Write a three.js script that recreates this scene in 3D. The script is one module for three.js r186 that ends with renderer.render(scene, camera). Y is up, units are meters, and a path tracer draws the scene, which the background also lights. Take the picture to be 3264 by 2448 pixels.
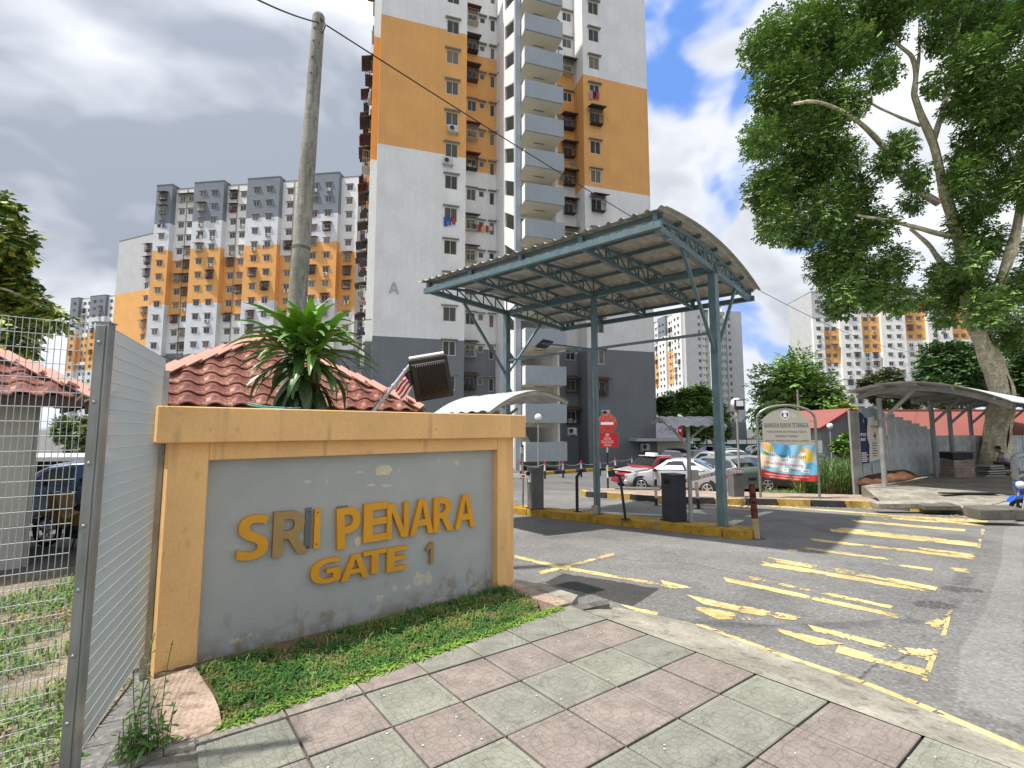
import * as THREE from 'three';
import { mergeGeometries } from 'three/addons/utils/BufferGeometryUtils.js';
import { RoundedBoxGeometry } from 'three/addons/geometries/RoundedBoxGeometry.js';
import { FontLoader } from 'three/addons/loaders/FontLoader.js';
import { TextGeometry } from 'three/addons/geometries/TextGeometry.js';

// ---------------------------------------------------------------- camera, sky, sun, exposure
const FOCAL = 1520, HORIZON = 1368, PITCH = Math.atan((HORIZON - 1224) / FOCAL), EYE = 1.75;
const scene = new THREE.Scene();
const camera = new THREE.PerspectiveCamera(2 * Math.atan(1224 / FOCAL) * 180 / Math.PI, 4 / 3, 0.05, 4000);
camera.position.set(0, EYE, 0); camera.rotation.x = PITCH; camera.updateMatrixWorld();
const renderer = new THREE.WebGLRenderer({ antialias: true });
renderer.toneMapping = THREE.LinearToneMapping;
renderer.toneMappingExposure = 1.78;
renderer.shadowMap.enabled = true;
const SUN = new THREE.Vector3(-2.74, 5.9, -1.0).normalize();
const sun = new THREE.DirectionalLight(new THREE.Color(1, 0.95, 0.87), 3.6);
sun.position.copy(SUN).multiplyScalar(120); sun.target.position.set(0, 0, -30);
sun.castShadow = true; sun.shadow.mapSize.set(4096, 4096); sun.shadow.radius = 2.5;
Object.assign(sun.shadow.camera, { left: -90, right: 90, top: 90, bottom: -90, near: 1, far: 400 });
scene.add(sun, sun.target);

// ---------------------------------------------------------------- numbers
function rng(seed) { let a = seed >>> 0; return () => { a = (a + 0x6D2B79F5) | 0; let t = Math.imul(a ^ (a >>> 15), 1 | a); t = (t + Math.imul(t ^ (t >>> 7), 61 | t)) ^ t; return ((t ^ (t >>> 14)) >>> 0) / 4294967296; }; }
const clamp = (x, a = 0, b = 1) => Math.min(b, Math.max(a, x)), lerp = (a, b, t) => a + (b - a) * t;
const smooth = (a, b, x) => { const t = clamp((x - a) / (b - a)); return t * t * (3 - 2 * t); };
function hash2(x, y, s) { let h = Math.imul(x, 374761393) ^ Math.imul(y, 668265263) ^ Math.imul(s, 1442695041); h = Math.imul(h ^ (h >>> 13), 1274126177); return ((h ^ (h >>> 16)) >>> 0) / 4294967296; }
function vnoise(x, y, s = 0, per = 0) {
  let xi = Math.floor(x), yi = Math.floor(y); const fx = x - xi, fy = y - yi, u = fx * fx * (3 - 2 * fx), v = fy * fy * (3 - 2 * fy);
  let x1 = xi + 1, y1 = yi + 1;
  if (per) { xi = ((xi % per) + per) % per; yi = ((yi % per) + per) % per; x1 = ((x1 % per) + per) % per; y1 = ((y1 % per) + per) % per; }
  return lerp(lerp(hash2(xi, yi, s), hash2(x1, yi, s), u), lerp(hash2(xi, y1, s), hash2(x1, y1, s), u), v);
}
function fbm(x, y, oct = 4, s = 0, per = 0) { let a = 0.5, r = 0, n = 0, f = 1; for (let i = 0; i < oct; i++) { r += a * vnoise(x * f, y * f, s + i * 17, per ? per * f : 0); n += a; a *= 0.5; f *= 2; } return r / n; }
// photograph pixel -> direction, ground point, point at a depth (Z = metres ahead of the camera; z = -Z)
const cP = Math.cos(PITCH), sP = Math.sin(PITCH);
function ray(px, py) { const u = (px - 1632) / FOCAL, v = (1224 - py) / FOCAL, Z = cP - v * sP; return [u / Z, (v * cP + sP) / Z]; }
const gy = Z => Z < 22 ? -0.045 * Z : Z < 80 ? -0.99 - 0.02 * (Z - 22) : -2.15;
const V = (x, y, Z) => new THREE.Vector3(x, y, -Z);
function AT(px, py, Z) { const d = ray(px, py); return V(d[0] * Z, EYE + d[1] * Z, Z); }
function G(px, py, h = 0) { const d = ray(px, py); let lo = 0.1, hi = 3000; for (let i = 0; i < 70; i++) { const m = (lo + hi) / 2; if (EYE + d[1] * m > gy(m) + h) lo = m; else hi = m; } return V(d[0] * lo, EYE + d[1] * lo, lo); }
const onG = (x, Z, h = 0) => V(x, gy(Z) + h, Z);

// ---------------------------------------------------------------- sky (air and clouds)
(function makeSky() {
  const W = 1536, H = 768, data = new Float32Array(W * H * 4);
  const dirOf = (px, py) => { const d = ray(px, py); return new THREE.Vector3(d[0], d[1], -1).normalize(); };
  const pre = list => list.map(([x, y, r, k]) => [dirOf(x, y), 2 / (r * r), k]);
  const gaps = pre([[2215, 20, .11, .62], [2090, 200, .09, .62], [2300, 330, .1, .4], [2310, 720, .12, .75], [2440, 650, .1, .5], [2490, 1065, .14, .7], [2720, 1110, .1, .4], [3200, 980, .16, .3]]);
  const dark = pre([[700, 420, .42, .62], [200, 800, .34, .6], [1050, 330, .3, .3], [450, 230, .4, .34]]);
  const lit = pre([[60, 330, .14, .4], [1050, 110, .22, .45], [420, 60, .3, .15], [130, 980, .22, .7], [480, 1120, .24, .7], [2220, 600, .3, .35], [2600, 880, .3, .5]]);
  const blob = (list, d) => { let s = 0; for (const [c, r, k] of list) { const q = (1 - d.dot(c)) * r; if (q < 6) s += k * Math.exp(-q); } return s; };
  const d = new THREE.Vector3();
  for (let j = 0; j < H; j++) for (let i = 0; i < W; i++) {
    const lat = ((j + 0.5) / H - 0.5) * Math.PI, lon = ((i + 0.5) / W - 0.5) * 2 * Math.PI, o = (j * W + i) * 4;
    d.set(Math.cos(lat) * Math.cos(lon), Math.sin(lat), Math.cos(lat) * Math.sin(lon));
    const h = Math.max(d.y, 0);
    if (d.y < -0.06) { data[o] = 0.2; data[o + 1] = 0.2; data[o + 2] = 0.2; data[o + 3] = 1; continue; }
    const k = 1 / (h + 0.85), x = d.x * k * 2.1, y = d.z * k * 2.1 + d.y * 1.3;
    const wx = fbm(x * 2.4 + 3, y * 2.4, 4, 5) - .5, wy = fbm(x * 2.4, y * 2.4 + 8, 4, 9) - .5;
    const big = fbm(x * 1.5 + wx * .5 + 11, y * 1.5 + wy * .5 + 4, 4, 21), fine = fbm(x * 5 + wx * 1.7, y * 5 + wy * 1.7, 6, 33);
    const gp = blob(gaps, d), dk = blob(dark, d), lt = blob(lit, d);
    const cov = smooth(0.22, 0.66, 0.80 + (big - .5) * 0.6 + (fine - .5) * 1.6 - gp * .5 + dk * .4 + lt * .15);
    const sd = Math.max(0, d.dot(SUN)), halo = Math.pow(sd, 5) * .4 + Math.pow(sd, 24) * 1.0;
    const sh = clamp(.30 + (big - .5) * 1.2 + (fine - .5) * 1.35 + dk * .62 - lt * .4 - halo * .3), b = 1.0 + halo;
    const cl = [lerp(0.60, 0.225, sh) * b, lerp(0.615, 0.25, sh) * b, lerp(0.645, 0.30, sh) * b];
    const hz = Math.pow(1 - h, 4), sk = [lerp(0.10, 0.34, hz), lerp(0.21, 0.44, hz), lerp(0.52, 0.60, hz)];
    for (let c = 0; c < 3; c++) { let v = lerp(sk[c] * (1 + halo * .5), cl[c], cov); v = lerp(v, [0.56, 0.59, 0.64][c], smooth(0.14, -0.02, d.y) * .6); data[o + c] = v; }
    data[o + 3] = 1;
  }
  const t = new THREE.DataTexture(data, W, H, THREE.RGBAFormat, THREE.FloatType);
  t.mapping = THREE.EquirectangularReflectionMapping; t.magFilter = t.minFilter = THREE.LinearFilter; t.wrapS = THREE.RepeatWrapping; t.needsUpdate = true;
  scene.background = t; scene.environment = t;
})();

// ---------------------------------------------------------------- textures and materials
function texture(w, h, fn, repeat = 1, srgb = true) {
  const d = new Uint8Array(w * h * 4);
  for (let j = 0; j < h; j++) for (let i = 0; i < w; i++) { const c = fn(i / w, j / h, i, j), o = (j * w + i) * 4; d[o] = clamp(c[0]) * 255; d[o + 1] = clamp(c[1]) * 255; d[o + 2] = clamp(c[2]) * 255; d[o + 3] = 255; }
  const t = new THREE.DataTexture(d, w, h, THREE.RGBAFormat); t.wrapS = t.wrapT = THREE.RepeatWrapping; t.magFilter = THREE.LinearFilter; t.minFilter = THREE.LinearMipmapLinearFilter; t.generateMipmaps = true;
  t.repeat.set(repeat, repeat); if (srgb) t.colorSpace = THREE.SRGBColorSpace; t.needsUpdate = true; return t;
}
const g3 = v => [v, v, v];
const T = {};
T.plaster = texture(512, 512, (u, v) => { const n = fbm(u * 4, v * 4, 5, 3, 4), f = fbm(u * 64, v * 64, 2, 9, 64), st = fbm(u * 24, v * 3, 4, 13, 24); const k = 0.95 + (n - .5) * .07 + (f - .5) * .06 + (st - .5) * .05; return [k, k * .998, k * .99]; }, 1 / 5);
T.concrete = texture(512, 512, (u, v) => { const n = fbm(u * 5, v * 5, 5, 71, 5), f = fbm(u * 90, v * 90, 2, 5, 90), p = fbm(u * 20, v * 20, 3, 87, 20); let k = 0.84 + (n - .5) * .38 + (f - .5) * .2 - smooth(.62, .75, p) * .14; return [k, k * .99, k * .96]; }, 1 / 1.6);
T.metal = texture(256, 256, (u, v) => { const n = fbm(u * 6, v * 6, 5, 31, 6), s = fbm(u * 60, v * 4, 3, 8, 60); const k = 0.86 + (n - .5) * .26 + (s - .5) * .14; return g3(k); }, 1 / 1.2);
T.rough = texture(256, 256, (u, v) => g3(0.62 + (fbm(u * 8, v * 8, 5, 41, 8) - .5) * .7), 1 / 1.3, false);
T.bark = texture(256, 512, (u, v) => { const n = fbm(u * 8, v * 4, 5, 51, 8), c = fbm(u * 18, v * 60, 3, 61, 18), l = fbm(u * 5, v * 5, 4, 77, 5); const k = .66 + n * .3 - smooth(.55, .7, c) * .16, g = smooth(.5, .65, l); return [k + .12 * g, k * .97 + .12 * g, k * .88 + .07 * g]; }, 1 / 1.8);
T.clay = texture(512, 512, (u, v) => { const n = fbm(u * 6, v * 6, 5, 17, 6), m = fbm(u * 14, v * 14, 4, 27, 14), f = fbm(u * 80, v * 80, 2, 37, 80); const w = smooth(.46, .68, n), b = smooth(.56, .7, m); let c = [lerp(.68, .84, w), lerp(.47, .73, w), lerp(.42, .65, w)]; c = c.map(x => x * (1 - b * .35) + (f - .5) * .12); return c; }, 1 / 1.1);
T.rust = texture(256, 256, (u, v) => { const n = fbm(u * 7, v * 7, 5, 101, 7), f = fbm(u * 40, v * 40, 3, 11, 40), k = smooth(.42, .58, n); return [lerp(.16, .42, k) * (.7 + f * .6), lerp(.1, .22, k) * (.7 + f * .6), lerp(.09, .12, k) * (.7 + f * .6)]; }, 1 / .5);
T.asphalt = texture(1024, 1024, (u, v) => { const n = fbm(u * 5, v * 5, 5, 7, 5), f = vnoise(u * 230, v * 230, 2, 230), q = vnoise(u * 420, v * 420, 4, 420); let k = 0.80 + (n - .5) * .22 + (f - .5) * .22 + (q > .86 ? .12 : 0); return [k, k * .995, k * .985]; }, 1 / 4);
T.speck = texture(512, 512, (u, v) => g3(.5 + (vnoise(u * 200, v * 200, 3, 200) - .5) * .9), 1 / 1.2, false);
const matCache = new Map();
function lin(r, g, b) { return new THREE.Color().setRGB(r, g, b); }
function mat(key, color, opts = {}) {
  if (matCache.has(key)) return matCache.get(key);
  const m = new THREE.MeshPhysicalMaterial(Object.assign({ color: color || lin(.8, .8, .8), roughness: 0.8, metalness: 0 }, opts)); m.name = key;
  matCache.set(key, m); return m;
}
const DS = THREE.DoubleSide;
const M = {
  steel: mat('galvanised steel', lin(.46, .48, .46), { map: T.metal, metalness: .45, roughness: .5, roughnessMap: T.rough }),
  wire: mat('fence wire', lin(.46, .50, .51), { metalness: .35, roughness: .5 }),
  darkMetal: mat('dark painted metal', lin(.035, .035, .04), { map: T.metal, roughness: .55 }),
  blackPaint: mat('black paint', lin(.02, .02, .022), { map: T.metal, roughness: .6 }),
  whitePaint: mat('white paint', lin(.72, .72, .7), { map: T.metal, roughness: .55 }),
  yellowKerb: mat('yellow kerb paint', lin(.66, .39, .03), { map: T.concrete, roughness: .75, bumpMap: T.speck, bumpScale: .003 }),
  blackKerb: mat('black kerb paint', lin(.045, .05, .055), { map: T.concrete, roughness: .8 }),
  concrete: mat('concrete', lin(.40, .38, .34), { map: T.concrete, roughness: .9, bumpMap: T.speck, bumpScale: .003 }),
  darkConcrete: mat('dirty concrete', lin(.19, .185, .165), { map: T.concrete, roughness: .95, bumpMap: T.speck, bumpScale: .004 }),
  poleConcrete: mat('pole concrete', lin(.38, .38, .34), { map: T.concrete, roughness: .85 }),
  canopySteel: mat('blue green painted steel', lin(.13, .225, .25), { map: T.metal, roughness: .45, clearcoat: .15 }),
  roofSheet: mat('roofing sheet', lin(.70, .68, .60), { map: T.metal, roughness: .6, side: DS }),
  whiteSheet: mat('white roofing sheet', lin(.62, .64, .64), { map: T.metal, roughness: .5, side: DS }),
  cream: mat('cream steel', lin(.46, .44, .36), { map: T.metal, roughness: .5 }),
  greySteel: mat('grey steel', lin(.36, .36, .34), { map: T.metal, roughness: .5 }),
  glass: mat('window glass', lin(.045, .05, .055), { roughness: .08, clearcoat: .5 }),
  paleGlass: mat('curtained window glass', lin(.22, .21, .18), { roughness: .25, clearcoat: .6, map: T.plaster }),
  carGlass: mat('car glass', lin(.015, .018, .02), { roughness: .05, clearcoat: 1 }),
  rubber: mat('rubber', lin(.018, .018, .018), { roughness: .85 }),
  chrome: mat('alloy', lin(.55, .55, .55), { metalness: .8, roughness: .3 }),
  globe: mat('white globe', lin(.8, .8, .8), { roughness: .25, clearcoat: .4 }),
  bark: mat('bark', lin(.95, .90, .80), { map: T.bark, roughness: .95, bumpMap: T.bark, bumpScale: .03 }),
  rust: mat('rust', lin(.9, .9, .9), { map: T.rust, roughness: .9 }),
  soil: mat('soil', lin(.19, .13, .08), { map: T.concrete, roughness: 1 }),
};
// ---------------------------------------------------------------- geometry helpers
const _m = new THREE.Matrix4(), _q = new THREE.Quaternion(), _e = new THREE.Euler();
function place(g, x = 0, y = 0, z = 0, rx = 0, ry = 0, rz = 0) { _e.set(rx, ry, rz); _q.setFromEuler(_e); _m.compose(new THREE.Vector3(x, y, z), _q, new THREE.Vector3(1, 1, 1)); return g.applyMatrix4(_m); }
function box(w, h, d, x = 0, y = 0, z = 0, rx = 0, ry = 0, rz = 0) { return place(new THREE.BoxGeometry(w, h, d), x, y, z, rx, ry, rz); }
function rbox(w, h, d, r, x = 0, y = 0, z = 0, rx = 0, ry = 0, rz = 0) { return place(new RoundedBoxGeometry(w, h, d, 2, r), x, y, z, rx, ry, rz); }
function cyl(r0, r1, h, x = 0, y = 0, z = 0, seg = 12) { return place(new THREE.CylinderGeometry(r1, r0, h, seg), x, y + h / 2, z); }
function rod(a, b, r, seg = 6, r2 = r) { const d = b.clone().sub(a), L = d.length(), g = new THREE.CylinderGeometry(r2, r, L, seg); _q.setFromUnitVectors(new THREE.Vector3(0, 1, 0), d.normalize()); _m.compose(a.clone().add(b).multiplyScalar(.5), _q, new THREE.Vector3(1, 1, 1)); return g.applyMatrix4(_m); }
function beam(a, b, w, h) { // rectangular bar from a to b, h upright
  const d = b.clone().sub(a), L = d.length(); d.normalize(); let s = new THREE.Vector3(0, 1, 0).cross(d); if (s.lengthSq() < 1e-6) s.set(1, 0, 0); s.normalize(); const u = d.clone().cross(s).normalize();
  _m.makeBasis(s, u, d); _m.setPosition(a.clone().add(b).multiplyScalar(.5)); return new THREE.BoxGeometry(w, h, L).applyMatrix4(_m);
}
function tube(pts, r, seg = 6, n = 24) { return new THREE.TubeGeometry(new THREE.CatmullRomCurve3(pts), n, r, seg, false); }
// one geometry, flat uv in metres
function fin(list, uvScale = 1, keepUv = false) {
  if (!Array.isArray(list)) list = [list];
  const parts = list.map(g => { const n = g.index ? g.toNonIndexed() : g.clone(); for (const k of Object.keys(n.attributes)) if (!['position', 'normal', 'uv', 'color'].includes(k)) n.deleteAttribute(k); if (!n.attributes.uv) n.setAttribute('uv', new THREE.Float32BufferAttribute(new Float32Array(n.attributes.position.count * 2), 2)); return n; });
  const anyC = parts.some(p => p.attributes.color); if (anyC) for (const p of parts) if (!p.attributes.color) p.setAttribute('color', new THREE.Float32BufferAttribute(new Float32Array(p.attributes.position.count * 3).fill(1), 3));
  const g = parts.length > 1 ? mergeGeometries(parts) : parts[0];
  if (!keepUv) planarUV(g, uvScale);
  return g;
}
function planarUV(g, s = 1) {
  const p = g.attributes.position, uv = g.attributes.uv, a = new THREE.Vector3(), b = new THREE.Vector3(), c = new THREE.Vector3(), n = new THREE.Vector3();
  for (let i = 0; i + 2 < p.count; i += 3) {
    a.fromBufferAttribute(p, i); b.fromBufferAttribute(p, i + 1); c.fromBufferAttribute(p, i + 2);
    n.copy(b).sub(a).cross(c.clone().sub(a)); const ax = Math.abs(n.x), ay = Math.abs(n.y), az = Math.abs(n.z);
    const hx = Math.hypot(n.x, n.z) || 1, tx = n.z / hx, tz = -n.x / hx;
    for (const [k, v] of [[i, a], [i + 1, b], [i + 2, c]]) { if (ay > ax && ay > az) uv.setXY(k, v.x * s, v.z * s); else uv.setXY(k, (v.x * tx + v.z * tz) * s + 3.3 * Math.abs(tz), v.y * s); }
  }
}
const taken = new Map();
function numbered(name) { const n = taken.get(name) || 0; taken.set(name, n + 1); return n ? name + '_' + String(n).padStart(3, '0') : name; }
function shade(o) { o.castShadow = o.receiveShadow = true; return o; }
function part(parent, name, geo, material, label) { const m = shade(new THREE.Mesh(Array.isArray(geo) ? fin(geo) : geo, material)); m.name = name; if (label) m.userData.label = label; parent.add(m); return m; }
function thing(name, label, category, pos, turn = 0, group) { const o = new THREE.Group(); o.name = numbered(name); if (pos) o.position.copy(pos); o.rotation.y = turn; o.userData = { label, category }; if (group) o.userData.group = group; scene.add(o); return o; }
function solo(name, label, category, geo, material, pos, turn = 0, group) { const m = shade(new THREE.Mesh(Array.isArray(geo) ? fin(geo) : geo, material)); m.name = numbered(name); if (pos) m.position.copy(pos); m.rotation.y = turn; m.userData = { label, category }; if (group) m.userData.group = group; scene.add(m); return m; }
function structure(name, geo, material) { const m = shade(geo ? new THREE.Mesh(Array.isArray(geo) ? fin(geo) : geo, material) : new THREE.Group()); m.name = numbered(name); m.userData.kind = 'structure'; scene.add(m); return m; }
function copyOf(o, pos, turn, label, group) { const c = o.clone(); c.name = numbered(o.name.replace(/_\d{3}$/, '')); c.userData = Object.assign({}, o.userData); if (pos) c.position.copy(pos); if (turn !== undefined) c.rotation.y = turn; if (label) c.userData.label = label; if (group) c.userData.group = group; scene.add(c); return c; }
// polygon sheet on the sloping ground from [x, Z] points
function sheet(pts, h, uvS = 1) { const s = new THREE.Shape(pts.map(p => new THREE.Vector2(p[0], p[1]))); const g = new THREE.ShapeGeometry(s), P = g.attributes.position; for (let i = 0; i < P.count; i++) { const x = P.getX(i), Z = P.getY(i); P.setXYZ(i, x, gy(Z) + h, -Z); } const ix = g.index.array; for (let i = 0; i < ix.length; i += 3) { const t = ix[i]; ix[i] = ix[i + 1]; ix[i + 1] = t; } g.computeVertexNormals(); const a = P.count; const N = g.attributes.normal; if (a && N.getY(0) < 0) { for (let i = 0; i < ix.length; i += 3) { const t = ix[i]; ix[i] = ix[i + 1]; ix[i + 1] = t; } g.computeVertexNormals(); } return fin(g, uvS); }
// slab following the ground: polygon top at height h, sides down to h0
function slab(pts, h, h0 = -0.3) {
  const top = sheet(pts, h), pos = [], idx = []; const n = pts.length; let area = 0; for (let i = 0; i < n; i++) { const [x, Z] = pts[i], [x2, Z2] = pts[(i + 1) % n]; area += x * Z2 - x2 * Z; }
  const P = area > 0 ? pts : pts.slice().reverse();
  for (let i = 0; i < n; i++) { const [x, Z] = P[i], [x2, Z2] = P[(i + 1) % n]; const a = [x, gy(Z) + h, -Z], b = [x2, gy(Z2) + h, -Z2], c = [x2, gy(Z2) + h0, -Z2], d = [x, gy(Z) + h0, -Z]; pos.push(...a, ...d, ...c, ...a, ...c, ...b); }
  const s = new THREE.BufferGeometry(); s.setAttribute('position', new THREE.Float32BufferAttribute(pos, 3)); s.computeVertexNormals(); return fin([top, s]);
}
function canvasTex(w, h, draw) { const c = document.createElement('canvas'); c.width = w; c.height = h; const x = c.getContext('2d'); draw(x, w, h); const t = new THREE.CanvasTexture(c); t.colorSpace = THREE.SRGBColorSpace; t.anisotropy = 8; return t; }
// ================================================================ GROUND
(function ground() {
  const st = [-60, 0, 22, 80, 1600], pos = [], X = 1500;
  for (let i = 0; i + 1 < st.length; i++) { const a = st[i], b = st[i + 1]; pos.push(-X, gy(a), -a, X, gy(a), -a, X, gy(b), -b, -X, gy(a), -a, X, gy(b), -b, -X, gy(b), -b); }
  const g = new THREE.BufferGeometry(); g.setAttribute('position', new THREE.Float32BufferAttribute(pos, 3)); g.computeVertexNormals();
  structure('ground', fin(g), mat('parking asphalt', lin(.19, .19, .188), { map: T.asphalt, roughness: .9 }));
})();
// near road, its own asphalt with patches, seams, cracks and stains
const ROAD = { x0: -3, x1: 21, z0: 1.2, z1: 21.5 };
const road = structure('road');
(function roadSheet() {
  const { x0, x1, z0, z1 } = ROAD, W = 1400, H = 1400;
  const poly = (list) => list.map(([x, y]) => { const p = G(x, y); return [p.x, -p.z]; });
  const inside = (P, x, z) => { let c = false; for (let i = 0, j = P.length - 1; i < P.length; j = i++) { const [xi, zi] = P[i], [xj, zj] = P[j]; if ((zi > z) !== (zj > z) && x < (xj - xi) * (z - zi) / (zj - zi) + xi) c = !c; } return c; };
  const segD = (A, x, z) => { let m = 9; for (let i = 0; i + 1 < A.length; i++) { const [ax, az] = A[i], [bx, bz] = A[i + 1], dx = bx - ax, dz = bz - az, t = clamp(((x - ax) * dx + (z - az) * dz) / (dx * dx + dz * dz)); m = Math.min(m, Math.hypot(x - ax - dx * t, z - az - dz * t)); } return m; };
  const patch = poly([[1735, 1858], [1795, 1828], [2100, 1878], [2015, 1935]]);
  const seam = poly([[3264, 2330], [3050, 2230], [3060, 2070], [3140, 1950], [3190, 1800], [3200, 1690], [3264, 1660]]);
  const trench = poly([[2120, 1982], [2330, 1992], [2500, 2005], [2680, 1995], [2880, 1985], [2990, 1960], [3040, 1900], [3100, 1800]]);
  const holes = poly([[2985, 1930], [3060, 1880]]);
  const crack = [poly([[1700, 1560], [1760, 1570], [1830, 1580]]), poly([[2500, 2350], [2700, 2200], [2800, 2110], [2900, 2090]]), poly([[1900, 1770], [2200, 1800], [2500, 1850]])];
  const t = texture(W, H, (u, v) => {
    const x = lerp(x0, x1, u), z = lerp(z0, z1, v);
    const n = fbm(x * .55, z * .55, 5, 7), n2 = fbm(x * 2.3, z * 2.3, 4, 19), f = vnoise(x * 75, z * 75, 2), q = vnoise(x * 130 + 3, z * 130, 4);
    let k = .70 + (n - .5) * .22 + (n2 - .5) * .12 + (f - .5) * .24 + (q > .82 ? .15 : q < .14 ? -.13 : 0);
    const e = (n2 - .5) * .1 + (f - .5) * .02;
    if (inside(patch, x + e, z + e)) k *= .55;
    if (inside(seam, x + e * 3, z + e * 3)) k = k * .8 + .22;
    const td = segD(trench, x, z) + (n2 - .5) * .25; k *= 1 - .2 * smooth(.16, .08, td) * smooth(.42, .62, n2);
    for (const [hx, hz] of holes) { const r = Math.hypot(x - hx, (z - hz) * 1.6) + (n2 - .5) * .22 + (f - .5) * .08; if (r < .2) k *= .5 + q * .5; }
    for (const c of crack) { if (segD(c, x + (n2 - .5) * .3, z + (n2 - .5) * .3) < .008) k *= .6; }
    const oil = fbm(x * 1.3 + 9, z * 1.3, 4, 55); k *= 1 - .07 * smooth(.6, .75, oil);
    return [k, k * .995, k * .985];
  });
  t.wrapS = t.wrapT = THREE.ClampToEdgeWrapping;
  const pos = [x0, gy(z0) + .004, -z0, x1, gy(z0) + .004, -z0, x1, gy(z1) + .004, -z1, x0, gy(z1) + .004, -z1], g = new THREE.BufferGeometry();
  g.setAttribute('position', new THREE.Float32BufferAttribute(pos, 3)); g.setAttribute('uv', new THREE.Float32BufferAttribute([0, 0, 1, 0, 1, 1, 0, 1], 2)); g.setIndex([0, 1, 2, 0, 2, 3]); g.computeVertexNormals();
  part(road, 'asphalt', g, mat('road asphalt', lin(.335, .335, .33), { map: t, roughness: .88, bumpMap: T.speck, bumpScale: .006 }));
})();
// worn painted marking: the paint that is left, as small flakes joined into one sheet
const yellowPaint = mat('yellow road paint', lin(.76, .60, .28), { map: T.concrete, roughness: .8 });
const whiteRoad = mat('white road paint', lin(.66, .66, .64), { map: T.concrete, roughness: .8 });
function worn(px, wear, material, seed, h = .0085, cell = .016, fat = 1) { wear -= .10; // quad of photograph points on the road
  const P = px.map(p => { const g = Array.isArray(p) ? G(p[0], p[1]) : p; return [g.x, -g.z]; }); if (fat !== 1) { const grow = (a, b) => { const mx = (P[a][0] + P[b][0]) / 2, mz = (P[a][1] + P[b][1]) / 2; for (const k of [a, b]) { P[k][0] = mx + (P[k][0] - mx) * fat; P[k][1] = mz + (P[k][1] - mz) * fat; } }; grow(0, 3); grow(1, 2); }
  const L = Math.hypot(P[1][0] - P[0][0], P[1][1] - P[0][1]), Wd = Math.max(Math.hypot(P[3][0] - P[0][0], P[3][1] - P[0][1]), Math.hypot(P[2][0] - P[1][0], P[2][1] - P[1][1])), nu = Math.ceil(L / cell), nv = Math.max(3, Math.ceil(Wd / cell)), pos = [];
  const at = (u, v) => { const x = lerp(lerp(P[0][0], P[1][0], u), lerp(P[3][0], P[2][0], u), v), z = lerp(lerp(P[0][1], P[1][1], u), lerp(P[3][1], P[2][1], u), v); return [x, z]; };
  const keep = (i, j) => { const u = (i + .5) / nu, v = (j + .5) / nv, [x, z] = at(u, v); const e = Math.min(v, 1 - v) * Wd / .05, eu = Math.min(u, 1 - u) * L / .08; const n = fbm(x * 3.2 + seed, z * 3.2, 5, 91), f = vnoise(x * 45, z * 45, 6); return n + (f - .5) * .22 + clamp(Math.min(e, eu), 0, 1) * .16 - .16 > wear; };
  for (let j = 0; j < nv; j++) { let s = -1; for (let i = 0; i <= nu; i++) { const k = i < nu && keep(i, j); if (k && s < 0) s = i; if (!k && s >= 0) { const c = [at(s / nu, j / nv), at(i / nu, j / nv), at(i / nu, (j + 1) / nv), at(s / nu, (j + 1) / nv)].map(([x, z]) => [x, gy(z) + h, -z]); pos.push(...c[0], ...c[1], ...c[2], ...c[0], ...c[2], ...c[3]); s = -1; } } }
  if (!pos.length) return;
  const g = new THREE.BufferGeometry(); for (let i = 0; i < pos.length; i += 9) { const ax = pos[i + 3] - pos[i], az = pos[i + 5] - pos[i + 2], bx = pos[i + 6] - pos[i], bz = pos[i + 8] - pos[i + 2]; if (az * bx - ax * bz < 0) for (let k = 0; k < 3; k++) { const t = pos[i + 3 + k]; pos[i + 3 + k] = pos[i + 6 + k]; pos[i + 6 + k] = t; } } g.setAttribute('position', new THREE.Float32BufferAttribute(pos, 3)); g.computeVertexNormals();
  return part(road, 'road_marking', fin(g), material);
}
(function markings() {
  const z = (x, y) => [1500 + x * .7975, 1600 + y * .7975];
  const bar = (a, b, c, d, wear, s) => worn([z(...a), z(...b), z(...c), z(...d)], wear, yellowPaint, s, .0085, .016, 1.45);
  // hatched box bars (near to far), each a pair of strokes
  bar([1195, 502], [1480, 572], [1400, 575], [1240, 525], .40, 1); bar([1350, 496], [1670, 575], [1660, 588], [1370, 515], .46, 2);
  bar([1470, 580], [1862, 690], [1825, 700], [1460, 600], .36, 3); bar([1640, 575], [1865, 605], [1850, 640], [1720, 610], .45, 4); bar([1845, 600], [1868, 604], [1835, 700], [1812, 692], .38, 5);
  bar([870, 378], [1090, 425], [1080, 438], [920, 405], .40, 6); bar([1080, 420], [1320, 465], [1310, 477], [1075, 440], .38, 7); bar([845, 410], [1140, 465], [1130, 474], [960, 460], .53, 8);
  bar([1010, 305], [1715, 455], [1710, 466], [1020, 318], .36, 9); bar([1110, 300], [1690, 420], [1680, 428], [1115, 310], .45, 10);
  bar([1905, 452], [1922, 452], [1905, 520], [1885, 520], .34, 11); bar([1820, 490], [1905, 455], [1905, 480], [1850, 500], .42, 12); bar([1810, 485], [1905, 508], [1900, 522], [1830, 497], .42, 40);
  bar([1155, 238], [1840, 355], [1830, 362], [1160, 252], .37, 13); bar([1190, 225], [1560, 285], [1700, 320], [1200, 238], .44, 14); bar([1660, 305], [1865, 345], [1860, 355], [1670, 318], .42, 15);
  bar([1300, 178], [1700, 232], [1690, 238], [1310, 186], .45, 16); bar([1520, 228], [1850, 270], [1845, 276], [1540, 235], .46, 17); bar([1265, 190], [1310, 194], [1305, 200], [1265, 196], .4, 18); bar([1920, 266], [1990, 272], [1995, 284], [1930, 276], .4, 41);
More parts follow.
